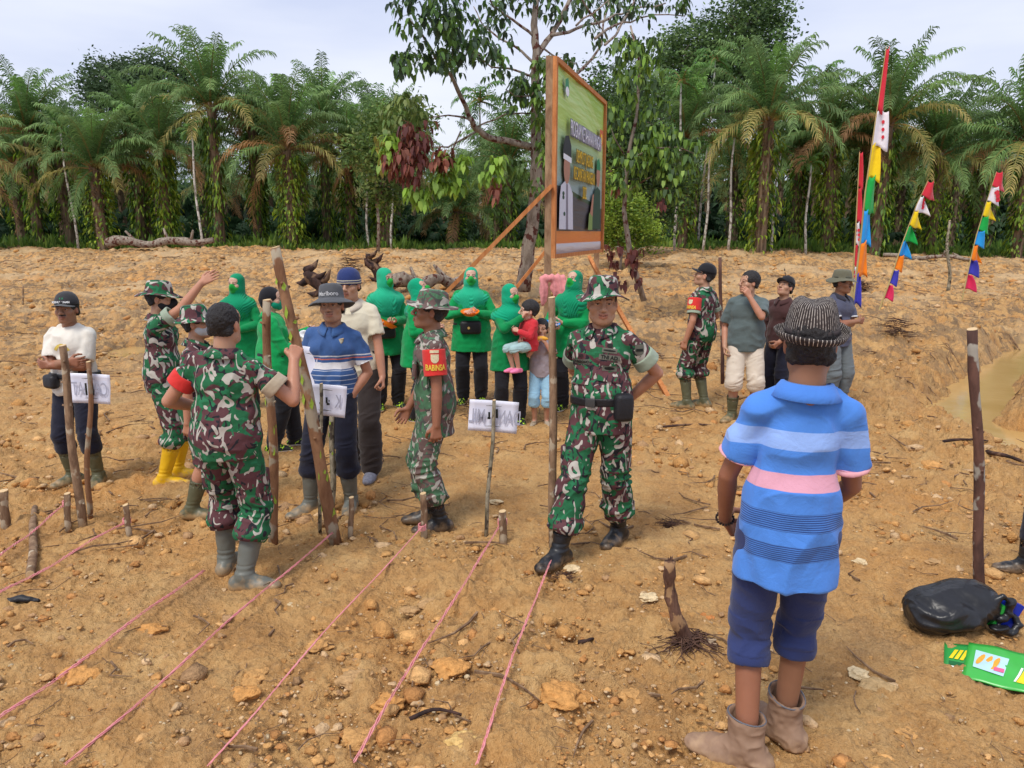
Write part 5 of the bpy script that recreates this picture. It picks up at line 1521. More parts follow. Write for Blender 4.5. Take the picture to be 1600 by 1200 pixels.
# -- 2 soldier pointing --------------------------------------------------------
r, B = person(270, 752, 437, -78, 'soldier in camouflage with black mask and yellow boots raising his arm high', hat=.02, build=.98, hy=-4, hp=2, headscale=1.02, pitch=2,
    feet=((-.10, .02, 5), (.10, -.04, -5)), hands=(hang(0, .1, .88), V3(.16, .38, 1.67)), elbows=(V3(-.4, -1, -.3), V3(.6, .3, -1)), grip=(.5, .03), fdir=(None, V3(-.05, .85, .55)), palmn=(None, V3(-1, .2, -.3)))
body(B, r, SK1, .0055); eyes(B, r); short_hair(B, r)
shirt(B, r, CAMO, 'jacket', .80, .60, .016, seed=2); cuffs(B, r, CUFF, .66, .2)
trousers(B, r, CAMO, t1=1.22, loose=.024, bag=.016, seed=3); boots(B, r, BOOTY, .37)
boonie(B, r, CAMO, seed=1, brim=.05); face_mask(B, r, simple('black_mask', (.012, .012, .014), .7), straps=True); collar(B, r, CAMO)
o = link('mask_emblem', patch_mesh(.024, .024, simple('mask_orange', (.6, .12, .03), .7), 4, ell=True), r)
o.matrix_basis = Matrix.Translation((B.headc + B.headT @ V3(.052, .055, -.045)) * B.S) @ Matrix.Rotation(R(60), 4, 'Z') @ Matrix.Rotation(R(90), 4, 'X')
# -- 3 soldier in the middle, half hidden ------------------------------------
r, B = person(322, 800, 474, -82, 'soldier in bucket hat half hidden behind the bareheaded soldier', hat=.02, build=.96, hy=-6, hp=-8, headscale=1.03, pitch=5,
    feet=((-.10, .10, 5), (.10, -.08, -8)), hands=(hang(0, .15, .9), V3(.19, -.03, .79)), grip=(.5, .3))
body(B, r, SK1, .006); eyes(B, r); short_hair(B, r)
shirt(B, r, CAMO2, 'jacket', .76, .62, .016, seed=5); cuffs(B, r, CUFF, .66, .2)
trousers(B, r, CAMO2, t1=1.3, loose=.022, bag=.014, seed=6); boots(B, r, BOOTG, .33); boonie(B, r, CAMO2, seed=3, brim=.046, droop=.03); collar(B, r, CAMO2)
face_mask(B, r, simple('pale_mask', (.45, .48, .5), .7), straps=True)
# -- 4 soldier from behind with the pole ------------------------------------------
r, B = person(364, 908, 467, -12, 'bareheaded soldier seen from behind in camouflage and grey rubber boots holding a pole', hat=0.0, build=1.08, hy=-4, hp=-4, headscale=1.0, roll=4, twist=2, hipx=.03, hipz=-.01,
    feet=((-.12, .13, 8), (.115, -.06, -78)), hands=(V3(-.24, .16, 1.02), V3(.365, .20, 1.31)), elbows=(V3(-.6, -.6, -.6), V3(.4, -.4, -1.0)), grip=(.3, .95), fdir=(None, V3(.05, .45, .85)), palmn=(None, V3(-.5, .75, -.2)), kneeout=.25)
body(B, r, SK1, .0045, face=False); short_hair(B, r, .0045, .006)
shirt(B, r, CAMO, 'jacket', .80, .58, .014, h=.0055, seed=7, amp=.008); cuffs(B, r, cloth('tan_cuff', (.42, .34, .24)), .62, .22, which=(1,), h=.0045); collar(B, r, CAMO)
cuffs(B, r, RED, .60, .26, 'armband', (0,), .0045, .034)
trousers(B, r, CAMO, t1=1.36, loose=.026, h=.0055, bag=.010, seed=8, amp=.009); boots(B, r, BOOTGREY, .335, h=.0045)
# cargo pockets
for i in (0, 1):
    p = B.hip[i] + (B.knee[i] - B.hip[i]) * .62; box_part(B, r, 'cargo_pocket', CAMO, p + V3((-1, 1)[i] * .072, 0, 0), (.035, .13, .16), 0, bev=.012)
# -- 5 woman in hijab, partly hidden -----------------------------------------------
def woman(px, fy, ty, yaw, label, hij=True, hem=.66, mat=GREEN1, hmat=GREEN2, pmat=BLK, shoe=True, seed=0, sleeve=1.93, d=None, **kw):
    kw.setdefault('headscale', 1.0)
    r, B = person(px, fy, ty, yaw, label, hat=.015, female=True, d=d, **kw)
    body(B, r, SK3, .006, brow=True); eyes(B, r)
    if hmat is GREEN2: hmat = [GREEN2, cloth('deep_green_hijab', (0.0, 0.235, 0.105)), cloth('sea_green_hijab', (0.012, 0.36, 0.19))][seed % 3]
    if mat is GREEN1: mat = [GREEN1, cloth('deep_green_tunic', (0.0, 0.215, 0.06))][seed % 2]
    if hij: hijab(B, r, hmat, .0075, seed, mmat=MASKG)
    shirt(B, r, mat, 'tunic', hem, sleeve, .014, .012, .0075, seed, flare=.034)
    trousers(B, r, pmat, t1=1.93, loose=.024, h=.0075, seed=seed + 1, zones=((.05, .2), (.42, .5)))
    shoes(B, r, SHOE)
    return r, B
r, B = woman(384, 640, 424, 172, 'woman in green headscarf and mask between the raised arm and the black haired woman', seed=1, hy=-8, hands=(V3(-.10, .2, 1.02), V3(.10, .2, 1.02)), elbows=(V3(-.8, -.4, -.6), V3(.8, -.4, -.6)))
# -- 6 woman with black under-cap, facing right -------------------------------------
r, B = woman(437, 700, 444, -72, 'woman in bright green polo with black headband cap, glasses and waist bag facing right', hij=False, hem=.80, mat=GREEN3, seed=3, hy=-6, hp=0, build=1.12, feet=((-.09, .16, 0), (.10, -.06, -8)),
    hands=(V3(-.10, .36, 1.20), V3(.07, .30, 1.06)), elbows=(V3(-.8, -.3, -.8), V3(.7, -.5, -.8)), grip=(.6, .6), palmn=(V3(1, 0, 0), V3(-.6, 0, 1)))
headvol(B, r, 'head_cap', [('e', (0, -.020, .034), (.081, .100, .093)), ('c', (0, -.09, -.01), (0, -.085, -.06), .04, .03, .03), ('e', (0, .095, -.03), (.085, .055, .080), .012, 's'), ('e', (0, .03, -.09), (.12, .10, .072), .012, 's')], BLK, .006)
face_mask(B, r, cloth('teal_mask', (.0, .25, .14)), straps=True)
mb = MB()
for sx in (-1, 1):
    mb.tube([B.headc + B.headT @ V3(sx * .031 + .019 * math.cos(a), .094, .006 + .014 * math.sin(a)) for a in np.linspace(0, 6.28, 13)], .0016, 5)
    mb.tube([B.headc + B.headT @ V3(sx * .05, .092, .009), B.headc + B.headT @ V3(sx * .079, 0, .006)], .0014, 4)
mb.v = [tuple(Vector(v) * B.S) for v in mb.v]; mb.build('glasses', NYL, r)
belt(B, r, NYL, 1.0, .024, .040, 'bag_strap'); box_part(B, r, 'waist_bag', NYL, (-.02, .20, .97), (.20, .09, .14), 0, bev=.03); collar(B, r, GREEN3)
# -- 7 man with hands in pockets ------------------------------------------------------
ST7 = zstripes('striped_polo', (0.045, 0.105, 0.27), [(1.175, 1.184, (.6, .6, .62)), (1.155, 1.163, (.62, .16, .10)), (1.085, 1.135, (.66, .65, .66))] + [(z, z + .0055, (.45, .5, .6)) for z in np.arange(.80, 1.08, .034)] + [(.74, .80, (.05, .22, .45))])
r, B = person(524, 793, 443, 176, 'smiling man in blue striped polo and dark grey brimmed hat with hands in his pockets', hat=.03, build=.96, hy=4, hp=-6, hr=3, headscale=1.04, hipx=-.02, roll=-3,
    feet=((-.125, .0, 5), (.155, .10, -38)), hands=(V3(-.150, .045, .865), V3(.155, .045, .875)), elbows=(V3(-.9, -.7, -.2), V3(.9, -.7, -.2)), grip=(.25, .25), fdir=(V3(.35, .25, -.9), V3(-.3, .2, -.9)), palmn=(V3(1, -.2, .2), V3(-1, -.2, .2)))
body(B, r, SK1, .0042, smile=.8, beard=.2, mous=.3); eyes(B, r); short_hair(B, r, .0045)
s = shirt(B, r, ST7, 'polo_shirt', .815, .66, .014, h=.0055, seed=11, amp=.010, ff=(11, 11, 7), vneck=.10); collar(B, r, cloth('blue_collar', (.05, .12, .30)))
trousers(B, r, NAVYP, t1=1.36, loose=.020, h=.006, bag=.008, seed=12); boots(B, r, BOOTGREY, .33, h=.005)
HATG = cloth('charcoal_hat', (.075, .078, .085))
h = boonie(B, r, HATG, brim=.066, droop=.034, crown=.098, seed=2, tilt=-4, updisc=-.012)
tm = text_mesh('hat_lettering', 'Marlboro', .040, WHITE_INK, .0006, .02); n_ = len(tm.vertices); co = np.empty(n_ * 3, dtype=np.float32); tm.vertices.foreach_get('co', co); co = co.reshape(-1, 3)
a = co[:, 0] / .088; rr = .0855 - .25 * (co[:, 1]) * .35; zz = co[:, 1] + .024
tm.vertices.foreach_set('co', np.stack([-np.sin(a) * rr, np.cos(a) * rr * 1.22 + .003, zz], 1).astype(np.float32).ravel()); tm.update(); link('lettering', tm, h)
# -- 8 man in cream shirt behind --------------------------------------------------------
r, B = person(570, 738, 416, 172, 'man in cream shirt and navy knitted cap hidden behind the smiling man in the polo', hat=.01, build=.94, roll=5.5, hipx=.01, hy=2, hp=2, headscale=1.03, feet=((-.10, .12, 5), (.12, -.02, -15)), hands=(V3(-.21, .1, .82), hang(1)), grip=(.6, .3))
body(B, r, SK1, .006); eyes(B, r); short_hair(B, r)
shirt(B, r, cloth('cream_shirt', (.62, .56, .42)), 'shirt', .82, .66, .02, seed=14); collar(B, r, cloth('cream_collar', (.58, .5, .4)))
trousers(B, r, BROWNP, t1=1.95, loose=.030, seed=15); shoes(B, r, simple('grey_orange_shoe', (.2, .2, .24), .6, .7, 40))
lathe_hat(B, r, 'knit_cap', [(.0005, .098), (.03, .095), (.055, .083), (.073, .06), (.082, .03), (.086, .0), (.087, -.02)], zstripes('knit_navy', (.02, .035, .13), [(-.012, -.004, (.55, .5, .35)), (.006, .012, (.55, .5, .35))]), pos=(0, -.012, .03), n=48)
# -- 9 woman with orange bowl, left ------------------------------------------------------
r, B = woman(608, 636, 415, 205, 'woman in green headscarf holding an orange bowl right of the man in cream shirt', seed=5, hy=22, hands=(V3(-.03, .24, 1.06), V3(.13, .24, 1.04)), elbows=(V3(-.8, -.4, -.6), V3(.8, -.4, -.6)), grip=(.5, .5), palmn=(V3(0, 0, 1), V3(0, 0, 1)))
p = r.matrix_basis @ (Vector((.06, .30, 1.06)) * B.S); bowlA = (p.x, p.y, p.z)
box_part(B, r, 'waist_bag', NYL, (.05, .19, .93), (.20, .09, .13), 0, bev=.03)
# -- 10 woman turned right, behind the soldier --------------------------------------------
r, B = woman(655, 655, 430, 250, 'woman in green headscarf bending her head behind the soldier with the red armband', seed=6, hy=10, hp=-22, pitch=6, hands=(V3(-.06, .28, 1.10), V3(.08, .26, 1.08)), elbows=(V3(-.8, -.4, -.8), V3(.8, -.4, -.8)), grip=(.5, .5))
# -- 11 soldier in profile ---------------------------------------------------------------------
r, B = person(683, 820, 452, 98, 'soldier in faded bush hat and red armband standing in profile facing left', hat=.02, build=.96, hy=2, hp=-10, headscale=1.05, pitch=2,
    feet=((-.09, -.02, 10), (.09, .05, -2)), hands=(V3(-.235, .0, .80), V3(.16, .18, .84)), elbows=(V3(-.3, -1, 0), V3(.5, -1, 0)), grip=(.4, .3))
body(B, r, SK2, .0042); eyes(B, r); short_hair(B, r, .0045)
s = shirt(B, r, CAMOW, 'jacket', .70, .62, .016, h=.0055, seed=17, amp=.007); collar(B, r, CAMOW)
cuffs(B, r, RED, .66, .62, 'armband', (0,), .0045, .036); ab = bpy.data.objects[[o.name for o in r.children if o.name.startswith('armband')][-1]]
pm, _ = B.armpt(0, .44)
place_on(B, r, ab, text_mesh('t', 'BABINSA', .052, YEL_INK, .0012, .03, sx=.62), 'lettering', pm + V3(-.3, 0, 0), (1, 0, 0), .003, wrap=True)
pm, _ = B.armpt(0, .22); place_on(B, r, ab, patch_mesh(.052, .056, simple('cream_badge', (.60, .52, .33), .8, .4, 120), shield=True), 'badge', pm + V3(-.3, 0, 0), (1, 0, 0), .003)
pm, _ = B.armpt(0, .05); place_on(B, r, ab, patch_mesh(.058, .018, simple('cream_badge', (.60, .52, .33)), 6), 'badge', pm + V3(-.3, 0, 0), (1, 0, 0), .003)
trousers(B, r, CAMOW, t1=1.58, loose=.026, h=.006, bag=.012, seed=18, amp=.009); boots(B, r, BOOTB, .225, shaft=.012, h=.0045); boonie(B, r, CAMOW, brim=.055, droop=.012, crown=.09, seed=5, tilt=2)
p = B.hip[0] + (B.knee[0] - B.hip[0]) * .62; box_part(B, r, 'cargo_pocket', CAMOW, p + V3(-.07, 0, 0), (.03, .13, .16), 0, bev=.012)
place_on(B, r, s, patch_mesh(.11, .028, OLIVE), 'name_tape', (-.075, .5, 1.235), (0, -1, 0), .003)
box_part(B, r, 'chest_pocket', CAMOW, (-.085, .135, 1.16), (.12, .03, .12), 0, tilt=4, bev=.012)
# -- 12 woman with orange bowl, centre -------------------------------------------------------------
r, B = woman(738, 628, 414, 180, 'woman in green headscarf with black hip bag holding an orange bowl to her chest', seed=8, hy=3, hp=-8, build=1.1, hands=(V3(-.09, .21, 1.13), V3(.09, .22, 1.15)), elbows=(V3(-.9, -.3, -.7), V3(.9, -.3, -.7)), fdir=(V3(.8, .5, .1), V3(-.7, .5, .1)), grip=(.5, .5), palmn=(V3(.5, 0, .8), V3(-.5, 0, -.8)))
belt(B, r, NYL, .99, .014, .040, 'bag_strap'); bg = box_part(B, r, 'waist_bag', NYL, (0, .185, .96), (.25, .09, .16), 0, bev=.035)
o = link('emblem', patch_mesh(.03, .035, GOLD, 4, ell=True), bg); o.matrix_basis = Matrix.Translation((.02, .05 * B.S, 0)) @ Matrix.Rotation(math.pi, 4, 'Z') @ Matrix.Rotation(R(90), 4, 'X')
p = r.matrix_basis @ (Vector((0, .30, 1.165)) * B.S); bowlB = (p.x, p.y, p.z)
# -- 13 woman with toddler ---------------------------------------------------------------------------
r, B = woman(797, 660, 440, 188, 'woman in green headscarf carrying the toddler on her arm', seed=9, hy=38, hands=(V3(-.15, .22, 1.0), V3(-.10, .26, 1.30)), elbows=(V3(-.9, -.4, -.7), V3(.9, .0, -.8)), grip=(.5, .6), fdir=(V3(.6, .6, .1), V3(-.5, .2, .8)), palmn=(V3(.2, -.2, 1), V3(-1, 0, 0)))
W13 = (r, B)
# -- 14 toddler -----------------------------------------------------------------------------------------
p = at(826, 570, W13[0].location.y - .16)
r = empty('person', (p.x, p.y, p.z - .0), R(122)); tag(r, 'toddler in red top and pink shoes held on the woman\'s arm', 'person')
B = Body(.88, headscale=1.72, build=1.18, hy=-20, hp=-4, hipz=-.30, feet=((-.10, .30, 5), (.10, .30, -5)), footz=(.08, .06), hands=(V3(-.10, .30, .88), V3(.12, .28, .92)), elbows=(V3(-.6, -.3, -1), V3(.6, -.3, -1)), kneeout=.1)
r.location.z = at(820, 570, p.y).z - .10
body(B, r, SK3, .010, handq=(1.1, 1.1)); eyes(B, r); short_hair(B, r, .009, .016); 
shirt(B, r, cloth('red_toddler_top', (.55, .03, .04)), 'top', .78, 1.85, .02, .016, .010, 21, neck=.06)
trousers(B, r, cloth('pale_teal_trousers', (.35, .50, .50)), t1=1.3, loose=.035, h=.010, seed=22)
shoes(B, r, simple('pink_shoe', (.80, .20, .38), .5), h=.009, o=.016)
# -- 15 boy eating ------------------------------------------------------------------------------------------
r, B = person(845, 662, 501, 176, 'small boy in grey top and light blue shorts eating corn beside the pole', hat=0, headscale=1.32, build=.98, hy=-4, hp=-6, feet=((-.09, .02, 14), (.10, .02, -14)), hands=(V3(-.06, .21, 1.37), V3(.06, .21, 1.37)), elbows=(V3(-.6, .1, -1), V3(.6, .1, -1)), fdir=(V3(.5, .1, .8), V3(-.5, .1, .8)), grip=(.7, .7), palmn=(V3(.6, -.6, 0), V3(-.6, -.6, 0)))
body(B, r, SK1, .0075, handq=(1.15, 1.15)); eyes(B, r); short_hair(B, r, .008, .014)
shirt(B, r, cloth('mauve_grey_top', (.34, .29, .31)), 'top', .80, .70, .022, h=.009, seed=24)
trousers(B, r, cloth('light_blue_shorts', (.30, .52, .68)), name='shorts', t1=1.25, loose=.034, h=.009, seed=25)
boots(B, r, simple('tan_sandal', (.35, .28, .2), .7), .09, 'sandal', .008, .004, -.004)
p = r.matrix_basis @ (Vector((0, .215, 1.425)) * B.S)
mb = MB(); mb.tube([p + Vector((x, 0, .004 * math.cos(x * 40))) for x in np.linspace(-.075, .075, 9)], [.008, .016, .021, .023, .023, .023, .021, .016, .008], 10)
tag(mb.build('corn_cob', simple('corn', (.75, .38, .04), .5, .25, 200), None, True), 'yellow corn cob held to the small boy\'s mouth', 'corn cob')
# -- 16 woman with blue bowl --------------------------------------------------------------------------------
r, B = woman(893, 640, 418, 160, 'woman in green headscarf holding a blue bowl left of the smiling soldier', seed=10, hy=-18, hp=-16, hands=(V3(.05, .22, 1.07), V3(.15, .24, 1.03)), elbows=(V3(-.8, -.4, -.6), V3(.8, -.4, -.6)), fdir=(V3(.9, .3, -.1), None), grip=(.5, .5), palmn=(V3(0, -.5, .8), V3(0, 0, 1)))
p = r.matrix_basis @ (Vector((.17, .33, 1.08)) * B.S); bowlC = (p.x, p.y, p.z)
# -- 17 smiling soldier ----------------------------------------------------------------------------------------
r, B = person(924, 862, 431, 150, 'smiling soldier in camouflage with bush hat, belt and hands behind his back walking', hat=.025, build=.99, belly=.030, hy=27, hp=1, headscale=1.06, hipx=-.045, roll=2.5, twist=4, pitch=-4,
    feet=((-.080, -.24, -4), (.090, .27, -12)), hands=(V3(-.14, -.185, .95), V3(.02, -.195, .97)), elbows=(V3(-1, -.5, .0), V3(.9, -.3, 0)), grip=(.5, .5), palmn=(V3(0, -1, 0), V3(0, -1, 0)), fdir=(V3(.7, -.2, -.3), V3(-.7, -.1, -.3)), kneeout=.05)
S17 = body(B, r, SK1, .0038, smile=1.0, chub=.006); eyes(B, r); short_hair(B, r, .0045, .006)
s = shirt(B, r, CAMO, 'jacket', .79, .60, .010, h=.005, seed=27, amp=.007, vneck=.045); collar(B, r, CAMO)
cuffs(B, r, CUFF, .66, .24, which=(0, 1), h=.004)
trousers(B, r, CAMO, t1=1.62, loose=.030, h=.0055, bag=.016, seed=28, amp=.010); boots(B, r, BOOTB, .225, shaft=.014, h=.004)
boonie(B, r, CAMO2, brim=.056, droop=.020, crown=.094, seed=4, tilt=-2)
belt(B, r, NYL, .975, .024, .026)
ph = box_part(B, r, 'belt_pouch', NYL, (-.215, .085, .965), (.105, .085, .16), 42, bev=.028); box_part(B, r, 'buckle', simple('dull_metal', (.05, .05, .05), .35), B.up(.01, .165, .975), (.06, .012, .05), 0, bev=.004)
T_ = lambda x, z: (B.up(x, .5, z))
dr = -(B.T @ V3(0, 1, 0))
place_on(B, r, s, patch_mesh(.125, .032, OLIVE), 'service_tape', T_(-.085, 1.232), dr, .003, roll=-4)
place_on(B, r, s, text_mesh('t', 'TNI AD', .030, DARK_INK, .0010, .03), 'lettering', T_(-.085, 1.232), dr, .005, roll=-4)
place_on(B, r, s, patch_mesh(.115, .030, OLIVE), 'name_tape', T_(.085, 1.205), dr, .003, roll=4)
place_on(B, r, s, text_mesh('t', 'YURIZONO', .021, DARK_INK, .0010, .03), 'lettering', T_(.085, 1.205), dr, .005, roll=4)
place_on(B, r, s, text_mesh('t', 'AD', .026, DARK_INK, .0010, .03), 'lettering', T_(.085, 1.24), dr, .005, roll=4)
place_on(B, r, s, patch_mesh(.09, .028, OLIVE), 'wing_badge', T_(-.085, 1.272), dr, .003, roll=-4)
place_on(B, r, s, patch_mesh(.075, .012, DARK_INK, ell=True), 'wing_emblem', T_(-.085, 1.272), dr, .005, roll=-4)
place_on(B, r, s, patch_mesh(.034, .030, DARK_INK, ell=True), 'wing_emblem', T_(-.085, 1.300), dr, .004, roll=-4)
place_on(B, r, s, patch_mesh(.13, .115, CAMO2), 'chest_pocket', T_(-.085, 1.150), dr, .009, roll=-4)
place_on(B, r, s, patch_mesh(.085, .032, OLIVE), 'pocket_badge', T_(-.085, 1.172), dr, .012, roll=-4)
place_on(B, r, s, patch_mesh(.060, .020, DARK_INK, ell=True), 'pocket_emblem', T_(-.085, 1.172), dr, .014, roll=-4)
place_on(B, r, s, patch_mesh(.13, .115, CAMO2), 'chest_pocket', T_(.085, 1.130), dr, .009, roll=4)
pm, _ = B.armpt(0, .22); place_on(B, r, s, patch_mesh(.060, .066, OLIVE, shield=True), 'shoulder_badge', pm + V3(-.25, .25, 0), (.7, -.7, 0), .003)
place_on(B, r, s, patch_mesh(.046, .016, DARK_INK), 'badge_emblem', pm + V3(-.25, .25, 0), (.7, -.7, 0), .005)
for i in (0, 1):
    p = B.hip[i] + (B.knee[i] - B.hip[i]) * .62; box_part(B, r, 'cargo_pocket', CAMO, p + V3((-1, 1)[i] * .070, .01, 0), (.03, .13, .15), 0, bev=.012)
# -- 18 capped soldier -------------------------------------------------------------------------------------------
r, B = person(1090, 636, 411, 42, 'soldier in black cap and red armband seen from behind at right of the banner brace', hat=.015, build=1.05, hy=30, hp=-14, headscale=1.03, feet=((-.13, .06, 18), (.10, -.02, 4)), hands=(V3(-.255, .03, .82), hang(1, .2, .95)), grip=(.35, .4))
body(B, r, SK1, .006); eyes(B, r); short_hair(B, r, .006, .004)
s = shirt(B, r, CAMO2, 'jacket', .80, .62, .014, seed=31); collar(B, r, CAMO2); cuffs(B, r, CUFF, .70, .16); cuffs(B, r, RED, .58, .5, 'armband', (0,), .006, .036)
ab = bpy.data.objects[[o.name for o in r.children if o.name.startswith('armband')][-1]]; pm, _ = B.armpt(0, .42)
place_on(B, r, ab, text_mesh('t', 'BABINSA', .05, YEL_INK, .001, .03, sx=.62), 'lettering', pm + V3(-.3, 0, 0), (1, 0, 0), .003)
pm, _ = B.armpt(0, .20); place_on(B, r, ab, patch_mesh(.05, .05, simple('cream_badge', (.6, .52, .33)), shield=True), 'badge', pm + V3(-.3, 0, 0), (1, 0, 0), .003)
trousers(B, r, CAMO2, t1=1.2, loose=.032, bag=.018, seed=32); boots(B, r, BOOTG, .36); ball_cap(B, r, BLK, None, 0)
# -- 19 man in grey tee ----------------------------------------------------------------------------------------------
r, B = person(1158, 655, 423, 168, 'young man in grey T-shirt and cream shorts with his hand over his mouth', hat=0, build=1.02, hy=-62, hp=-6, headscale=1.04, feet=((-.13, .0, 10), (.11, .06, -35)), hands=(V3(.005, .19, 1.40), hang(1, .05, .84)), elbows=(V3(-.45, .55, -1), V3(.3, -1, 0)), fdir=(V3(.5, .1, .85), None), palmn=(V3(.5, -.8, -.2), None), grip=(.25, .4))
body(B, r, SK1, .006); eyes(B, r); short_hair(B, r, .006, .013)
shirt(B, r, cloth('slate_tee', (.095, .125, .125)), 't_shirt', .80, .78, .026, seed=33, neck=.075, amp=.007)
trousers(B, r, cloth('cream_shorts', (.62, .54, .44)), name='shorts', t1=1.12, loose=.042, seed=34); boots(B, r, BOOTG, .30)
# -- 20 man in brown polo -------------------------------------------------------------------------------------------------
r, B = person(1212, 640, 430, 128, 'man in maroon brown polo and black cap looking down behind the grey T-shirt', hat=.015, build=.96, hy=0, hp=-26, headscale=1.03, feet=((-.10, .0, 5), (.10, -.05, -5)), hands=(V3(-.12, .22, .90), hang(1)), elbows=(V3(-.8, -.6, -.3), None), grip=(.5, .4))
body(B, r, SK1, .006); eyes(B, r); short_hair(B, r)
shirt(B, r, cloth('maroon_polo', (.060, .025, .024)), 'polo_shirt', .80, 1.75, .016, seed=36); collar(B, r, MATS['maroon_polo'])
trousers(B, r, NAVYP, t1=1.95, loose=.03, seed=37); shoes(B, r, SHOE2); ball_cap(B, r, BLK, None, -2)
p = B.hip[0]; box_part(B, r, 'red_trouser_patch', RED, p + V3(-.045, .078, -.10), (.06, .02, .10), 15, bev=.006)
# -- 21 man with bucket hat, arms crossed -----------------------------------------------------------------------------------
r, B = person(1298, 640, 421, 205, 'older man in olive bucket hat and navy shirt with crossed arms behind the striped hat', hat=.02, build=.98, hy=22, hp=0, headscale=1.06, feet=((-.1, 0, 5), (.1, 0, -5)), hands=(V3(.085, .15, 1.06), V3(-.11, .18, 1.10)), elbows=(V3(-.9, -.1, -.7), V3(.9, -.1, -.7)), fdir=(V3(1, .1, .15), V3(-1, .05, 0)), palmn=(V3(0, -1, .1), V3(0, -1, .1)), grip=(.3, .25))
body(B, r, SK2, .006, mous=.8); eyes(B, r); short_hair(B, r)
shirt(B, r, cloth('faded_navy_shirt', (.075, .08, .125)), 'shirt', .80, .7, .018, seed=39); collar(B, r, cloth('dark_collar', (.03, .03, .045))); cuffs(B, r, simple('white_trim', (.6, .6, .6)), .73, .05, 'sleeve_trim')
trousers(B, r, cloth('grey_trousers', (.13, .15, .16)), loose=.03, seed=40); shoes(B, r, SHOE2)
boonie(B, r, cloth('olive_hat', (.13, .125, .085)), brim=.045, droop=.032, crown=.09, seed=6, tilt=2, band=cloth('olive_hat_band', (.09, .09, .065)))
# -- 22 foreground man in the blue striped polo -----------------------------------------------------------------------------------
FB = (0.075, 0.235, 0.68)
ST22 = zstripes('blue_striped_polo', FB, [(1.285, 1.348, (.27, .42, .80)), (1.142, 1.198, (.66, .33, .42)), (1.0, 1.066, ('fine', (.02, .05, .20), (.07, .20, .55), .0075)), (.888, .952, ('fine', (.02, .05, .20), (.07, .20, .55), .0075))])
r, B = person(1199, 1188, 454, -14, 'man in blue striped polo, navy shorts and pinstriped hat seen from behind', hat=.045, build=.70, belly=.0, hy=-3, hp=-6, headscale=.98, pitch=-1, roll=2.5, hipx=.01,
    feet=((-.080, -.04, 72), (.065, .15, 42)), hands=(V3(-.190, .17, .86), V3(.13, .24, .90)), elbows=(V3(-.8, -.9, 0), V3(.8, -.9, 0)), grip=(.45, .5), fdir=(V3(.3, .6, -.6), None), kneeout=.1)
body(B, r, SK2, .004, face=False); short_hair(B, r, .004, .007)
shirt(B, r, ST22, 'polo_shirt', .73, .66, .020, h=.0048, seed=42, amp=.009, flare=.018, ff=(10, 10, 6)); 
V_ = None
c22 = collar(B, r, cloth('blue_polo_collar', (.07, .22, .66)))
cuffs(B, r, simple('white_red_trim', (.7, .35, .38), .8), .685, .03, 'sleeve_trim', (0, 1), .004, .030)
trousers(B, r, cloth('navy_shorts', (.028, .042, .135)), name='shorts', t1=1.20, loose=.022, h=.005, seed=43, amp=.006)
# ankle boots of mud coloured leather, wide open at the top
MUDB = rubber('muddy_leather', (.27, .165, .105), (.42, .27, .16), .75)
for i in (0, 1):
    v = Vol(.02); B.footp(v, i, .016, .02, L=1.14); a, kn = B.ank[i], B.knee[i]; d = nrm(kn - a); P1 = a + d * .105
    v.cone(a, P1, .052, .070, .03); tl = nrm(d + V3(.25, -.35, 0) * .6)
    v.plane(P1 + d * .0, tl, .003); v.cone(a + d * .02, P1 + d * .05, .048, .064, .003, 's'); v.plane((0, 0, a[2] - .088), (0, 0, -1), .004)
    bt = add_mesh('ankle_boot', v, MUDB, r, B.S, .0038, 1, lambda V, N: (.006 * (.6 - 1.6 * np.abs(noise3(V * np.array([18, 18, 30]), 63))) + .002 * noise3(V * 60, 64)).astype(np.float32))
    v2 = Vol(.004); v2.cone(P1 - d * .006, P1 + d * .002, .0685, .0705, .002); v2.plane(P1 + d * .003, tl, .001); v2.plane(P1 - d * .004, -tl, .001); v2.cone(P1 - d * .03, P1 + d * .03, .063, .0645, .001, 's')
    link('trim', mesh_np('trim', *(lambda q: (q[0] * B.S, q[1]))(v2.mesh(.0025)), simple('grey_trim', (.13, .13, .15), .6), smooth=True), bt)
HP = hat_stripe()
def dent(x, y, t): return -.020 * math.exp(-((x / .030) ** 2)) * (1 if t < .4 else 0) * (.6 + .4 * math.cos(y * 12))
lathe_hat(B, r, 'hat', [(.0005, .118), (.02, .118), (.036, .117), (.050, .113), (.060, .104), (.069, .080), (.077, .045), (.082, .012), (.084, .0), (.091, -.010), (.100, -.014), (.109, -.010), (.116, .002), (.118, .012)], HP, pos=(0, -.012, .044), tiltx=2, wav=lambda a, t, rr: (((.006 * math.sin(2 * a) if rr > .1 else 0)), .012 * math.sin(4 * a + 1) * (1 - t)), crease=dent, n=96, sy=1.15, thick=.004)
lathe_hat(B, r, 'hat_band', [(.0875, .004), (.0868, .014), (.0845, .024)], simple('dark_band', (.045, .035, .035), .9, .3, 80), pos=(0, -.012, .044), tiltx=2, sy=1.15, n=80, thick=.002)
mb = MB(); w_ = B.wri[0]; dd_ = nrm(B.wri[0] - B.elb[0]); u_ = nrm(np.cross(dd_, V3(0, 0, 1.))); v_ = np.cross(dd_, u_)
for a in np.linspace(0, 2 * math.pi, 18, endpoint=False):
    p = (w_ + (u_ * math.cos(a) + v_ * math.sin(a)) * .031) * B.S; mb.box(p, (.008, .008, .008), Matrix.Rotation(a, 3, 'Z'))
mb.build('bracelet', simple('dark_beads', (.03, .02, .02), .3), r)
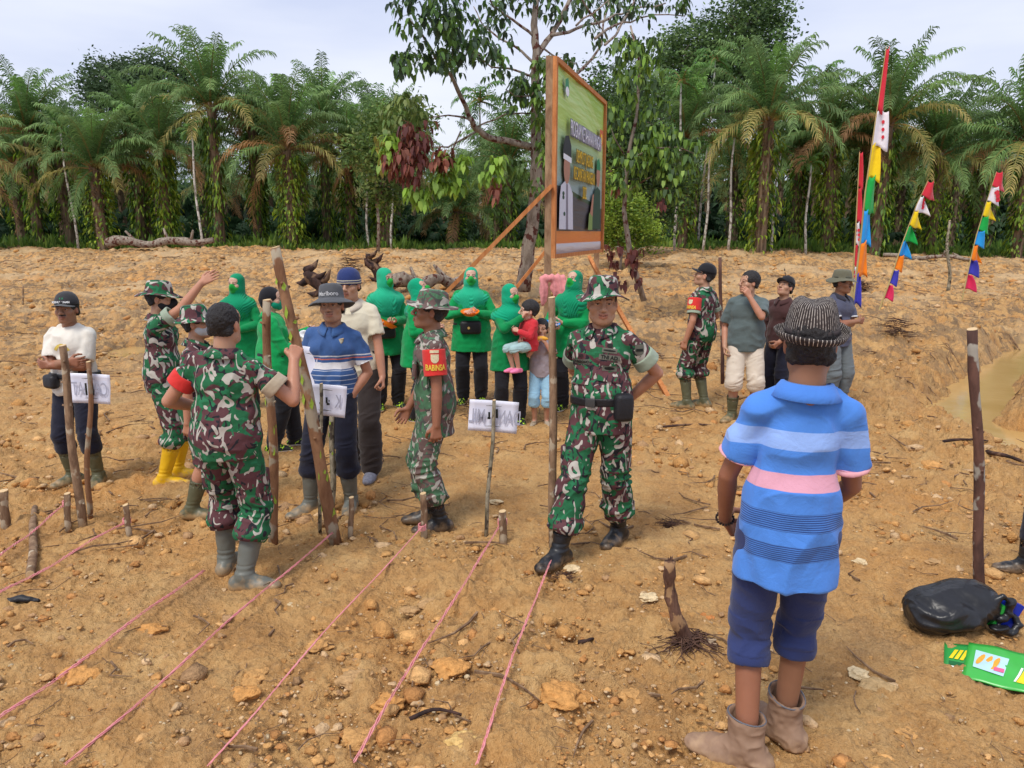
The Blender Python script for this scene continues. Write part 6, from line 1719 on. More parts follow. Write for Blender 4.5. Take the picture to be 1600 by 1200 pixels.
# -- 23 person cut off by the right border ------------------------------------------------------------------------------------------
r, B = person(1652, 905, 540, 80, 'soldier mostly cut off by the right border of the view', hat=0, build=1.0, feet=((-.1, -.02, 5), (.1, .17, -5)), hands=(V3(-.2, .16, .86), hang(1, .1, .85)))
body(B, r, SK1, .006, face=True); short_hair(B, r); eyes(B, r); shirt(B, r, CAMO2, 'jacket', .8, .62, .016, seed=45); trousers(B, r, NAVYP, t1=1.5, loose=.02, seed=46); boots(B, r, BOOTB, .25, shaft=.012)
# -- bowls -----------------------------------------------------------------------------------------------------------------------------
def bowl_at(p, mat, label, tilt=(0, 0)):
    o = bowl(800, 600, 5, mat, label, tilt=tilt); o.location = p; return o
bowl_at(bowlA, ORANGE, 'orange plastic bowl held by the woman right of the cream shirt', (R(-14), R(28))); bowl_at(bowlB, ORANGE, 'orange plastic bowl held to the chest above the black hip bag', (R(18), 0)); bowl_at(bowlC, BLUEP, 'blue plastic bowl held by the woman left of the smiling soldier', (R(14), R(6)))
print('people', round(time.time() - T0, 1))
# ================================================================ stakes, poles, strings
M_stake = bark('stake_bark', (0.13, 0.075, 0.045), (0.33, 0.215, 0.13), (0.42, 0.34, 0.24), 16)
M_pole_red = bark('pole_bark_red', (0.15, 0.07, 0.035), (0.32, 0.17, 0.09), (0.34, 0.28, 0.20), 9)
M_pole_pale = bark('pole_bark_mottled', (0.12, 0.10, 0.06), (0.42, 0.37, 0.27), (0.07, 0.055, 0.04), 22)
M_pole_dark = bark('pole_bark_dark', (0.055, 0.03, 0.025), (0.15, 0.075, 0.055), (0.33, 0.30, 0.25), 11)
M_cut = simple('cut_wood', (0.62, 0.44, 0.24), .8, .2, 60)
M_lichen = simple('moss_green', (0.30, 0.42, 0.05), .9, .3, 60)
def rod(name, bot, top, r0, r1, mat, label, cat, group=None, bend=0.01, seed=0, n=10, lean_back=0.0, depth=None, knots=0, moss=0, tdepth=None):
    """wooden rod from ground pixel bot to top pixel (same depth unless tdepth given)"""
    rng = random.Random(seed * 7 + int(bot[0])); g = ghit(*bot) if depth is None else at(bot[0], bot[1], depth)
    if depth is not None: g.z = Gs(g.x, g.y)
    t = at(top[0], top[1], g.y + (tdepth or 0)); root = link(name, None) if False else None
    d = t - g; pts = []; off = Vector((0, 0, 0)); m = n
    for i in range(m + 1):
        u = i / m; w = math.sin(u * math.pi)
        pts.append(d * u + Vector((math.sin(u * 5 + seed) * bend * w, math.cos(u * 4 + seed) * bend * w, 0)))
    pts[0] = pts[0] - d.normalized() * .05
    mb = MB(); mb.tube(pts, [r0 + (r1 - r0) * (i / m) * 1.0 + rng.uniform(-.04, .06) * r0 for i in range(m + 1)], 12, True, wob=.05, rng=rng)
    for k in range(knots):
        u = rng.uniform(.1, .95); i = int(u * m); p = pts[i].lerp(pts[min(i + 1, m)], u * m - i); a = rng.uniform(0, 6.28)
        dr = Vector((math.cos(a), math.sin(a), .5)); mb.tube([p, p + dr * (r0 * 1.18)], [r0 * .32, r0 * .22], 6)
    o = mb.build(name, mat, None, True, g)
    tag(o, label, cat, group)
    cap = MB(); dn = (pts[-1] - pts[-2]).normalized(); s1 = dn.orthogonal().normalized(); s2 = dn.cross(s1); rr = (r1) * .96
    sl = dn * (r1 * .5); P = pts[-1] + dn * .002
    cap.add([P + s1 * (math.cos(a) * rr) + s2 * (math.sin(a) * rr) + sl * math.cos(a) * .4 + sl * .4 for a in np.linspace(0, 2 * math.pi, 12, endpoint=False)] + [P + s1 * (math.cos(a) * rr) + s2 * (math.sin(a) * rr) for a in np.linspace(0, 2 * math.pi, 12, endpoint=False)],
            [tuple(range(12))] + [(i, i + 12, (i + 1) % 12 + 12, (i + 1) % 12) for i in range(12)])
    cap.build('cut_end', M_cut, o)
    if moss:
        mm = MB()
        for k in range(moss * 2):
            u = rng.uniform(.1, .9); i = int(u * m); p = pts[i].lerp(pts[min(i + 1, m)], u * m - i); a = rng.uniform(3.6, 5.8); dr = Vector((math.cos(a), math.sin(a), 0)) * (r0 * 1.03)
            sd = Vector((-dr.y, dr.x, 0)).normalized() * rng.uniform(.12, .4) * r0; h = Vector((0, 0, rng.uniform(.3, 1.1) * r0))
            mm.add([p + dr * 1.01 - sd - h * .4, p + dr * 1.05 + sd * .2 - h, p + dr * 1.01 + sd, p + dr * 1.05 + h], [(0, 1, 2, 3)])
        mm.build('moss_patch', M_lichen, o)
    return o
STK = 'short stakes holding the planting strings'
tops = {}
for i, (b, t, r, lab) in enumerate([
        ((9, 826), (5, 768), .032, 'short stake cut off at the left border'), ((107, 828), (105, 772), .022, 'short stake left of the two tall sign sticks'),
        ((203, 838), (196, 790), .020, 'short stake right of the two tall sign sticks'), ((548, 838), (549, 778), .018, 'short stake right of the leaning red brown pole'),
        ((663, 840), (661, 772), .022, 'split stake in front of the black boots of the profile soldier'), ((786, 850), (785, 800), .026, 'dark forked stake wound with pink string'),
        ((886, 843), (884, 810), .022, 'low stump stake beside the boot of the smiling soldier')]):
    rod('wooden_stake', b, t, r, r * .95, M_stake, lab, 'stake', STK, .004, i + 1, 5)
rod('wooden_pole', (130, 824), (98, 541), .030, .024, M_stake, 'tall pale leaning stick in front of the man in the white T-shirt', 'pole', None, .012, 2, knots=5)
rod('wooden_stick', (142, 812), (138, 566), .019, .016, M_pole_red, 'thin red brown stick carrying the first paper sign', 'stick', None, .022, 3, knots=5)
rod('wooden_pole', (524, 846), (430, 388), .042, .030, M_pole_red, 'long leaning red brown pole gripped by the bareheaded soldier', 'pole', None, .015, 5, 16, knots=7, moss=9)
rod('wooden_pole', (427, 848), (417, 470), .032, .026, M_pole_red, 'upright brown pole right of the bareheaded soldier', 'pole', None, .018, 6, 12, knots=7, moss=6)
rod('wooden_stick', (517, 800), (533, 530), .022, .018, M_pole_pale, 'crooked mottled stick in front of the striped polo', 'stick', None, .03, 8, knots=4, moss=3)
rod('wooden_stick', (500, 828), (502, 600), .012, .011, M_pole_pale, 'thin speckled stick carrying the middle paper sign', 'stick', None, .008, 9, knots=3)
rod('wooden_stick', (760, 838), (772, 626), .014, .012, M_pole_pale, 'thin speckled stick carrying the right hand paper sign', 'stick', None, .01, 10, knots=4)
rod('wooden_pole', (864, 857), (862, 466), .027, .022, M_stake, 'upright bark covered pole left of the smiling soldier', 'pole', None, .008, 11, 12, knots=6)
rod('wooden_pole', (1531, 926), (1519, 516), .028, .026, M_pole_dark, 'dark blotched pole beside the black plastic bag', 'pole', None, .02, 12, 14, knots=6)
rod('wooden_pole', (1129, 602), (1125, 402), .026, .020, M_pole_dark, 'thin dark pole between the capped soldier and the man in grey T-shirt', 'pole', None, .01, 13, 8)
rod('dead_sapling', (1480, 460), (1484, 345), .05, .03, M_pole_pale, 'crooked grey dead sapling between the two distant pennants', 'dead sapling', None, .10, 14, 9, knots=3)
# fallen stick on the ground at left
a, b = ghit(48, 905), ghit(56, 800); a.z += .03; b.z += .035; mb = MB()
mb.tube([a.lerp(b, t) + Vector((.01 * math.sin(t * 6), 0, 0)) for t in np.linspace(0, 1, 8)], [.026, .027, .026, .025, .024, .024, .022, .02], 10, wob=.05, rng=random.Random(2))
o = tag(mb.build('fallen_stick', M_stake, None, True), 'pale straight stick lying on the soil across the left strings', 'fallen stick')
mb = MB(); d = (b - a).normalized(); mb.tube([a - d * .002, a - d * .006], [.024, .024], 10); mb.build('cut_end', M_cut, o)
# ---- pink strings
M_str = NT('pink_raffia'); v = M_str.coord(); M_str = M_str.out(M_str.mix(M_str.noise(v, 60, 2), (0.66, 0.17, 0.19), (0.80, 0.38, 0.38)), .45, .4)
SG = 'pink planting strings'
for i, (s_, e_, h0, lab) in enumerate([
        ((785, 838), (552, 1205), .07, 'pink string from the dark forked stake down to the bottom edge'), ((866, 872), (742, 1205), .03, 'rightmost pink string starting beside the upright bark pole'),
        ((660, 842), (325, 1205), .05, 'pink string from the split stake'), ((520, 852), (105, 1205), .05, 'pink string from the foot of the leaning red brown pole'),
        ((322, 908), (-10, 1143), .04, 'pink string starting behind the grey rubber boots'), ((200, 832), (-10, 944), .05, 'pink string from the stake right of the sign sticks'),
        ((107, 812), (-10, 888), .09, 'pink string from the stake left of the sign sticks')]):
    a, b = ghit(*s_), ghit(*e_); rng = random.Random(i); L_ = (b - a).length; mb = MB()
    for k in range(3):
        pts = []
        for j in range(41):
            t = j / 40; p = a.lerp(b, t); z = Gs(p.x, p.y)
            hgt = h0 * (1 - t) + .035 + .01 * math.sin(t * 9 + i)
            pts.append((p.x + .006 * math.sin(t * 60 + k * 2.1 + i) + .008 * math.sin(t * 7 + i), p.y, z + hgt + .004 * math.cos(t * 60 + k * 2.1)))
        mb.tube(pts, [.0024 + .0010 * math.sin(j * .7 + k) for j in range(41)], 5)
    o = tag(mb.build('pink_string', M_str, None, True), lab, 'string', SG)
    if i in (0, 5, 6, 2):
        st = ghit(*s_); mb = MB(); rr = .030 if i == 0 else .025
        for q in range(4): mb.tube([(st.x + rr * math.cos(w), st.y + rr * math.sin(w), st.z + h0 + .02 + .01 * q + .004 * math.sin(w)) for w in np.linspace(0, 6.28, 13)], .004, 4, False)
        mb.build('knot', M_str, o)
# ---------------------------------------------------------------- paper signs seen from behind
def paper_mat():
    t = NT('laminated_paper'); v = t.coord()
    t.bump(t.noise(v, 9, 2), .15, .01)
    return t.out((0.74, 0.75, 0.86), .3, .4)
PAPER = paper_mat(); GHOST = simple('show_through_ink', (0.40, 0.41, 0.50), .6, .05)
def sign(corners, y, word, gs, label, sx=.52, marks='camat'):
    """corners: tl, tr, br, bl in picture; word shows mirrored through the sheet"""
    P = [at(*c, y) for c in corners]; c0 = (P[0] + P[1] + P[2] + P[3]) / 4
    n = 8; V = []
    for j in range(n + 1):
        for i in range(n + 1):
            u, w = i / n, j / n; p = P[0].lerp(P[1], u).lerp(P[3].lerp(P[2], u), w)
            V.append(tuple(p - c0 + Vector((0, .012 * math.sin(u * 3.1) + .006 * math.sin(w * 5), 0))))
    F = [(j * (n + 1) + i, (j + 1) * (n + 1) + i, (j + 1) * (n + 1) + i + 1, j * (n + 1) + i + 1) for j in range(n) for i in range(n)]
    o = link('paper_sign', mesh_np('paper_sign', np.array(V), np.array(F), PAPER, smooth=True), None, c0); tag(o, label, 'sign')
    s_ = o.modifiers.new('s', 'SOLIDIFY'); s_.thickness = .002
    x = (P[1] - P[0]).normalized(); z = (P[0] - P[3]).normalized(); yy = z.cross(x)
    M = Matrix((-x, z, yy)).transposed().to_4x4()
    for wd, xo, in word:
        tm = text_mesh('t', wd, gs, GHOST, .0002, .008, sx=sx); q = link('lettering', tm, o); q.matrix_basis = Matrix.Translation(-x * 0 + x * xo + Vector((0, -.006, 0)) - z * .005) @ M
    mb = MB(); rng = random.Random(3)
    for dz, l in ((.34, .3), (-.32, .3)):
        H_ = (P[0] - P[3]).length; W_ = (P[1] - P[0]).length
        c = z * dz * H_; mb.tube([c - x * W_ * .16 + Vector((0, -.004, 0)), c + Vector((0, -.008, .004)), c + x * W_ * .16 + Vector((0, -.004, 0))], [.001, .003, .001], 4)
    mb.build('wire_tie', DARK_INK, o)
    return o, x, z
def tape(o, pts, mat=DARK_INK):
    mb = MB()
    for (cx, cz, w, h) in pts: mb.box((cx, -.010, cz), (w, .004, h))
    mb.build('tape_mark', mat, o)
yS = ghit(142, 812).y + .02
o, x, z = sign([(106, 583), (171, 586), (173, 632), (113, 629)], yS, [('CA', .078), ('AT', -.082)], .135, 'white paper sign reading CAMAT in mirror writing at the left')
tape(o, [(-.022, 0, .012, .085), (.024, 0, .012, .085)])
yS = ghit(500, 828).y + .02
o, x, z = sign([(478, 599), (542, 604), (539, 653), (476, 647)], yS, [('K', .085)], .13, 'white paper sign with dark marks in front of the man with hands in his pockets')
tape(o, [(.010, .005, .012, .04), (.018, -.022, .02, .014), (-.030, -.016, .02, .014), (.026, .0, .006, .012)])
yS = ghit(760, 838).y + .02
o, x, z = sign([(734, 624), (811, 629), (807, 678), (731, 672)], yS, [('DAN', .105), ('MIL', -.105)], .135, 'white paper sign reading DANRAMIL in mirror writing beside the smiling soldier')
tape(o, [(.024, .022, .014, .06), (-.026, .015, .014, .035), (-.028, -.008, .02, .014)])
# sheet behind the middle sign
yS = ghit(500, 828).y + .35
o, x, z = sign([(470, 540), (496, 545), (494, 612), (466, 612)], yS, [], .1, 'white paper sheet hanging behind the middle sign'); 
# plastic bag handed by the woman in the polo
def plastic(cx, cy, y, rx, rz, label, mat):
    v = Vol(.02); rng = random.Random(5)
    for k in range(7): v.ell((rng.uniform(-.4, .4) * rx, rng.uniform(-.3, .3) * rx, rng.uniform(-.5, .5) * rz), (rx * rng.uniform(.5, .8), rx * .4, rz * rng.uniform(.4, .6)))
    V, Q = v.mesh(.006); N = vnormals(V, Q); V = V + N * (.012 * (1 - 2.2 * np.abs(noise3(V * 22, 5))))[:, None].astype(np.float32)
    o = link('plastic_bag', mesh_np('plastic_bag', V, Q, mat, smooth=True), None, at(cx, cy, y)); tag(o, label, 'bag'); return o
PLW = NT('clear_plastic'); PLW = PLW.out((.66, .68, .70), .2, .5)
plastic(478, 528, 6.55, .055, .075, 'crumpled clear plastic bag held out by the woman in the bright polo', PLW)
plastic(492, 520, 6.9, .05, .05, 'pale blue plastic packet beside the striped polo', simple('pale_blue_plastic', (.12, .45, .62), .25))
# ================================================================ banner
ORW = NT('orange_wood'); v = ORW.coord('Object', (1, 1, 1)); ORW.bump(ORW.noise(v, 40, 4), .3, .01)
ORW = ORW.out(ORW.ramp(ORW.noise(ORW.coord('Object', (6, 6, 1)), 4, 4, .6), [(.3, (.38, .13, .04)), (.7, (.60, .25, .09))]), .8, .2)
YA = 9.6; YB = 12.75
A0, A1 = at(865, 397, YA), at(865, 93, YA); B0, B1 = at(940, 390, YB), at(940, 160, YB)
bz0, bz1 = (A0.z + B0.z) / 2, (A1.z + B1.z) / 2
a2, b2 = Vector((A0.x, A0.y, 0)), Vector((B0.x, B0.y, 0)); bx = (b2 - a2).normalized(); bn = Vector((bx.y, -bx.x, 0)); W = (b2 - a2).length; Hh = bz1 - bz0
br_ = empty('banner', (a2.x, a2.y, Gs(a2.x, a2.y))); tag(br_, 'green printed banner on an orange timber frame with braces', 'banner')
o0 = Vector(br_.location)
def bp(u, w, n=0): return a2 + bx * (u * W) + bn * n + Vector((0, 0, bz0 + w * Hh)) - o0
def bmat():
    t = NT('banner_print'); at_ = t.new('ShaderNodeUVMap', uv_map='uv'); s = t.new('ShaderNodeSeparateXYZ', Vector=at_.outputs[0])
    u, w = s.outputs[0], s.outputs[1]
    c = t.ramp(w, [(0.0, (.62, .62, .68)), (.055, (.62, .62, .68)), (.056, (.72, .20, .04)), (.125, (.72, .24, .05)), (.126, (.26, .33, .31)), (.38, (.30, .39, .38)), (.62, (.38, .53, .27)), (.72, (.44, .60, .12)), (1, (.32, .52, .08))])  # upper greens lightened, glare on the sheet painted into the print colour
    # printed swooshes of light green
    ww = t.math('ADD', w, t.math('MULTIPLY', t.math('POWER', t.math('SUBTRACT', u, .1), 2), .30))
    for c0, wd, f in ((.86, .030, .5), (.93, .02, .4), (1.0, .03, .5), (.80, .015, .25)):
        m = t.math('MULTIPLY', t.math('LESS_THAN', t.math('ABSOLUTE', t.math('SUBTRACT', ww, c0)), wd), f)
        c = t.mix(m, c, (.55, .66, .22))
    b = t.math('MULTIPLY', t.math('LESS_THAN', t.math('ADD', u, t.math('MULTIPLY', w, 1.2)), 1.05), t.math('GREATER_THAN', u, .30))
    m = t.math('MULTIPLY', t.math('LESS_THAN', w, .37), t.math('GREATER_THAN', w, .126)); m = t.math('MULTIPLY', m, t.math('LESS_THAN', t.math('ADD', w, t.math('MULTIPLY', u, .12)), .40))
    c = t.mix(m, c, (.085, .075, .08))
    m2 = t.math('MULTIPLY', m, t.math('GREATER_THAN', t.math('ADD', w, t.math('MULTIPLY', u, .12)), .375)); c = t.mix(m2, c, (.05, .09, .045))
    edge = t.math('LESS_THAN', u, .035); c = t.mix(edge, c, (.66, .66, .70))
    t.bump(t.noise(t.coord('UV', (1.5, 9, 1)), 2.2, 3), .5, .05)
    return t.out(c, .42, .4)
n, m = 40, 24; V, F, UV = [], [], []
for j in range(m + 1):
    for i in range(n + 1):
        u, w = i / n, j / m; sag = .025 * math.sin(w * 16 + u * 5) * math.sin(u * math.pi) * (w ** 2) + .015 * math.sin(u * 9 + w * 3) * math.sin(u * math.pi)
        V.append(tuple(bp(u, w, -.012 + sag))); UV.append((u, w))
for j in range(m):
    for i in range(n): q = j * (n + 1) + i; F.append((q, q + 1, q + n + 2, q + n + 1))
me = mesh_np('banner_sheet', np.array(V), np.array(F), bmat(), smooth=True); uvl = me.uv_layers.new(name='uv')
uvl.data.foreach_set('uv', np.array([UV[l.vertex_index] for l in me.loops], dtype=np.float32).ravel())
sheet = link('sheet', me, br_); s_ = sheet.modifiers.new('s', 'SOLIDIFY'); s_.thickness = .004; s_.offset = -1
MB_ = Matrix((bx, Vector((0, 0, 1)), bn)).transposed().to_4x4()
def flatpoly(name, pts, mat, off, parent=None):
    mb = MB(); off = .030 + (off - .05) * .6; mb.add([bp(u, w, off) for u, w in pts], [tuple(range(len(pts)))]); return mb.build(name, mat, parent or br_)
def btext(txt, u, w, size, mat, sx, off=.040, back=None):
    if back:
        tm = text_mesh('t', txt, size, back, .001, .055, sx=sx); q = link('lettering', tm, br_); q.matrix_basis = Matrix.Translation(bp(u, w, off - .006)) @ MB_
    tm = text_mesh('t', txt, size, mat, .001, .0, sx=sx); q = link('lettering', tm, br_); q.matrix_basis = Matrix.Translation(bp(u, w, off)) @ MB_
BW = simple('banner_white', (.78, .78, .82), .5); BY = simple('banner_yellow', (.80, .52, .03), .5); BPU = simple('banner_violet_edge', (.14, .10, .25), .5); BOL = simple('banner_brown_edge', (.16, .13, .05), .5)
btext('PROGRAM KETAHANAN PANGAN', .54, .695, .28, BW, .50, back=BPU)
btext('DEMPLOT JAGUNG', .50, .555, .24, BY, .56, back=BOL); btext('KECAMATAN PANGEAN', .50, .455, .24, BY, .56, back=BOL); btext('2022', .50, .355, .24, BY, .56, back=BOL)
SKB = simple('banner_skin', (.42, .20, .13), .5); DKG = simple('banner_dark_green', (.015, .06, .035), .5); GRB = simple('banner_beret_green', (.02, .22, .08), .5); UNI = simple('banner_uniform', (.62, .62, .70), .5)
# generic standing figures printed on the sheet
def oval(cu, cw, ru, rw, n=20): return [(cu + ru * math.cos(a), cw + rw * math.sin(a)) for a in np.linspace(0, 2 * math.pi, n, endpoint=False)]
flatpoly('printed_figure', [(.045, .135), (.05, .30), (.07, .37), (.15, .405), (.22, .385), (.275, .34), (.29, .135)], UNI, .050)
flatpoly('printed_figure', oval(.165, .47, .055, .085), SKB, .052); flatpoly('printed_figure', [(.10, .52), (.095, .575), (.13, .64), (.19, .65), (.235, .60), (.24, .52), (.17, .545)], simple('banner_black', (.015, .015, .02), .5), .054)
flatpoly('printed_figure', [(.10, .515), (.24, .505), (.24, .535), (.10, .545)], BW, .056); flatpoly('printed_figure', [(.16, .135), (.155, .385), (.185, .385), (.20, .135)], simple('banner_grey', (.22, .2, .25), .5), .052)
for k, w_ in enumerate((.33, .31, .22)): flatpoly('printed_figure', oval(.11 + .02 * (k == 2), w_, .018, .012, 10), DKG, .053)
flatpoly('printed_figure', [(.70, .14), (.70, .30), (.74, .39), (.80, .42), (.88, .40), (.90, .14)], DKG, .050); flatpoly('printed_figure', oval(.82, .49, .045, .07), SKB, .052)
flatpoly('printed_figure', [(.775, .53), (.78, .585), (.83, .61), (.865, .57), (.865, .53)], GRB, .054); flatpoly('printed_figure', [(.64, .24), (.69, .36), (.72, .37), (.70, .22)], SKB, .053); flatpoly('printed_figure', [(.60, .135), (.62, .24), (.70, .26), (.70, .135)], simple('banner_straw', (.20, .30, .08), .6, .4, 60), .051)
flatpoly('printed_emblem', [(.12, .93), (.17, .95), (.19, .88), (.155, .84), (.12, .88)], GRB, .050); flatpoly('printed_emblem', oval(.155, .875, .03, .025), BW, .053)
flatpoly('printed_emblem', [(.84, .80), (.84, .72), (.88, .66), (.92, .72), (.92, .80)], simple('banner_red', (.6, .12, .03), .5), .050); flatpoly('printed_emblem', oval(.88, .74, .022, .035), BY, .053)
mb = MB(); gA = Gs(a2.x, a2.y) - o0.z; gB = Gs(b2.x, b2.y) - o0.z
fr_ = MB(); t_ = .09
fr_.beam(bp(0, -.02), bp(0, 1.01), .07, .05, bn); fr_.build('frame_side', ORW, br_); fr_ = MB(); fr_.beam(bp(1, -.02), bp(1, 1.01), .06, .06, bn)
fr_.build('frame_side', ORW, br_)
fr_ = MB(); fr_.beam(bp(.012, 1.0), bp(.988, 1.0), .06, .05, bn); fr_.build('frame_rail', ORW, br_)
fr_ = MB(); fr_.beam(bp(.012, -.01), bp(.988, -.01), .05, .04, bn); fr_.build('frame_rail', ORW, br_)
POST = bark('old_post', (.20, .11, .06), (.40, .26, .15), None, 12)
p0 = bp(0, 0, -.075); mb.beam(Vector((p0.x, p0.y, gA - .2)), Vector((p0.x, p0.y, p0.z + Hh + .03)), .085, .085, (0, 1, 0)); mb.build('post', POST, br_)
mb = MB(); p0 = bp(.99, 0, -.075); mb.beam(Vector((p0.x, p0.y, gB - .2)), Vector((p0.x, p0.y, p0.z + Hh)), .08, .08, (0, 1, 0)); mb.build('post', POST, br_)
def brace(a, b): 
    mb = MB(); mb.beam(a - o0, b - o0, .15, .04, (0, 1, 0)); mb.build('brace', ORW, br_)
mb = MB()
for (pa, ya, pb, yb) in (((862, 290), YA - .02, (543, 602), 9.75), ((935, 290), YB - .1, (722, 530), 12.6), ((922, 405), YB - .25, (1048, 628), 9.0)):
    a_, b_ = at(*pa, ya), at(*pb, yb); b_.z = Gs(b_.x, b_.y) - .05
    m_ = MB(); m_.beam(a_ - o0, b_ - o0, .05, .145, (0, 1, 0)); m_.build('brace', ORW, br_)
# pink towel on the post
tw = MB(); v = Vol(.02); c = at(862, 450, 9.3)
v = Vol(.03); v.ell((-.10, 0, -.03), (.055, .045, .19)).ell((.10, .0, .02), (.12, .05, .15)).ell((.0, 0, .12), (.13, .05, .045)).cone((.15, 0, -.02), (.12, 0, -.19), .06, .03)
V, Q = v.mesh(.01); N = vnormals(V, Q); V = V + N * (.009 * np.sin(V[:, 0] * 85 + V[:, 2] * 10 + 2 * noise3(V * 5, 3)) + .004 * noise3(V * 30, 4))[:, None].astype(np.float32)
tag(link('pink_towel', mesh_np('pink_towel', V, Q, cloth('pink_towel', (.72, .27, .27)), smooth=True), None, c), 'pink towel draped over the banner post behind the women', 'towel')
# ================================================================ pennant poles
BAM = bark('bamboo', (.36, .26, .10), (.50, .40, .18), None, 6)
FL = {k: cloth('flag_' + k, c, .7) for k, c in dict(red=(.62, .03, .05), white=(.74, .70, .74), yellow=(.82, .58, .01), green=(.01, .36, .06), blue=(.02, .30, .72), orange=(.86, .22, .01), violet=(.05, .05, .42), pink=(.70, .03, .12)).items()}
def flagpole(poly, y, segs, w, label, group, seed=0, rad=.02):
    """poly: pole polyline top -> ground in picture; segs: (t0, t1, colour, width multiplier, side)"""
    base = at(*poly[-1], y); base.z = Gs(base.x, y) - .05
    r = empty('pennant_pole', base); tag(r, label, 'pennant pole', group)
    P = [at(*p, y) - base for p in poly]; P[-1].z = -.05
    L_ = [0]
    for a, b in zip(P[:-1], P[1:]): L_.append(L_[-1] + (b - a).length)
    def pt(t):
        s = t * L_[-1]
        for i in range(len(P) - 1):
            if s <= L_[i + 1] + 1e-6: return P[i].lerp(P[i + 1], (s - L_[i]) / (L_[i + 1] - L_[i]))
        return P[-1]
    mb = MB(); m = 24; mb.tube([pt(i / m) for i in range(m + 1)], [rad * (.25 + .75 * i / m) for i in range(m + 1)], 8); mb.build('pole', BAM, r, True)
    rng = random.Random(seed)
    for (t0, t1, col, ws, sd) in segs:
        nn_, mm = 10, 8; V, F = [], []; ph = rng.uniform(0, 6)
        dirx = Vector((sd, .25, 0)).normalized()
        for j in range(nn_ + 1):
            s = j / nn_; p = pt(t0 + (t1 - t0) * s)
            wd = w * ws * ((.30 + .85 * s) if (y < 9 and col == 'red') else (.80 + .30 * s) if y < 9 else (.38 + .72 * s))
            for i in range(mm + 1):
                q = i / mm
                V.append(tuple(p + dirx * (wd * q) + Vector((0, .35 * w * math.sin(q * 5 + ph + s * 2) * q, -wd * .30 * q * s + .02 * math.sin(q * 7 + ph)))))
        for j in range(nn_):
            for i in range(mm): a = j * (mm + 1) + i; F.append((a, a + 1, a + mm + 2, a + mm + 1))
        o = link('pennant', mesh_np('pennant', np.array(V), np.array(F), FL[col], smooth=True), r); s_ = o.modifiers.new('s', 'SOLIDIFY'); s_.thickness = .003
        if col == 'white':
            mk = MB()
            for k in range(3 if w > .1 else 1):
                c = Vector(V[(3 + 2 * k) * (mm + 1) + 5]); sz = w * .16
                mk.add([c + Vector((sz * math.cos(a), -.02, sz * 1.2 * math.sin(a))) for a in np.linspace(0, 2 * math.pi, 6, endpoint=False)], [tuple(range(6))])
                mk.add([c + Vector((sz * math.cos(a), .02, sz * 1.2 * math.sin(a))) for a in np.linspace(0, 2 * math.pi, 6, endpoint=False)], [tuple(range(6))])
            mk.build('red_mark', FL['red'], o)
    return r
PG = 'pennant poles along the field'
C8 = ['red', 'white', 'yellow', 'green', 'blue', 'orange', 'violet', 'pink']
Y1 = 8.6
ty = [75, 165, 215, 264, 315, 365, 414, 462, 510]; y0_, y1_ = 72, 640
flagpole([(1385, 72), (1372, 160), (1352, 300), (1345, 370), (1332, 480), (1308, 645)], Y1, [((a - 72) / 575, (b - 72 + 2) / 575, c, [.75, 1.5, 1.15, 1.2, 1.1, 1.15, .75, 1.0][i], 1 if i != 7 else -.9) for i, (a, b, c) in enumerate(zip(ty[:-1], ty[1:], C8))],
         .115, 'tallest pennant pole with long red to violet streamers behind the olive bucket hat', PG, 1, .016)
flagpole([(1343, 238), (1340, 300), (1336, 380), (1330, 470), (1326, 560)], 12.5, [(0, .17, 'red', .6, 1), (.17, .34, 'red', .7, 1), (.34, .45, 'white', .6, 1), (.45, .56, 'red', .5, 1), (.56, .66, 'white', .6, 1)], .15, 'narrow red and white pennant pole just left of the tallest one', PG, 2)
flagpole([(1450, 283), (1432, 320), (1410, 380), (1390, 440), (1372, 490), (1366, 528)], 15.5, [(i * .105 + .005, (i + 1) * .105, c, 1.35 - .09 * i, 1) for i, c in enumerate(C8)], .26, 'leaning pennant pole in the middle distance right of the tallest pole', PG, 3)
flagpole([(1557, 268), (1540, 320), (1525, 370), (1515, 412), (1505, 445)], 20, [(i * .108 + .005, (i + 1) * .108, c, 1.3 - .06 * i, 1) for i, c in enumerate(C8)], .36, 'farthest pennant pole near the right border', PG, 4)
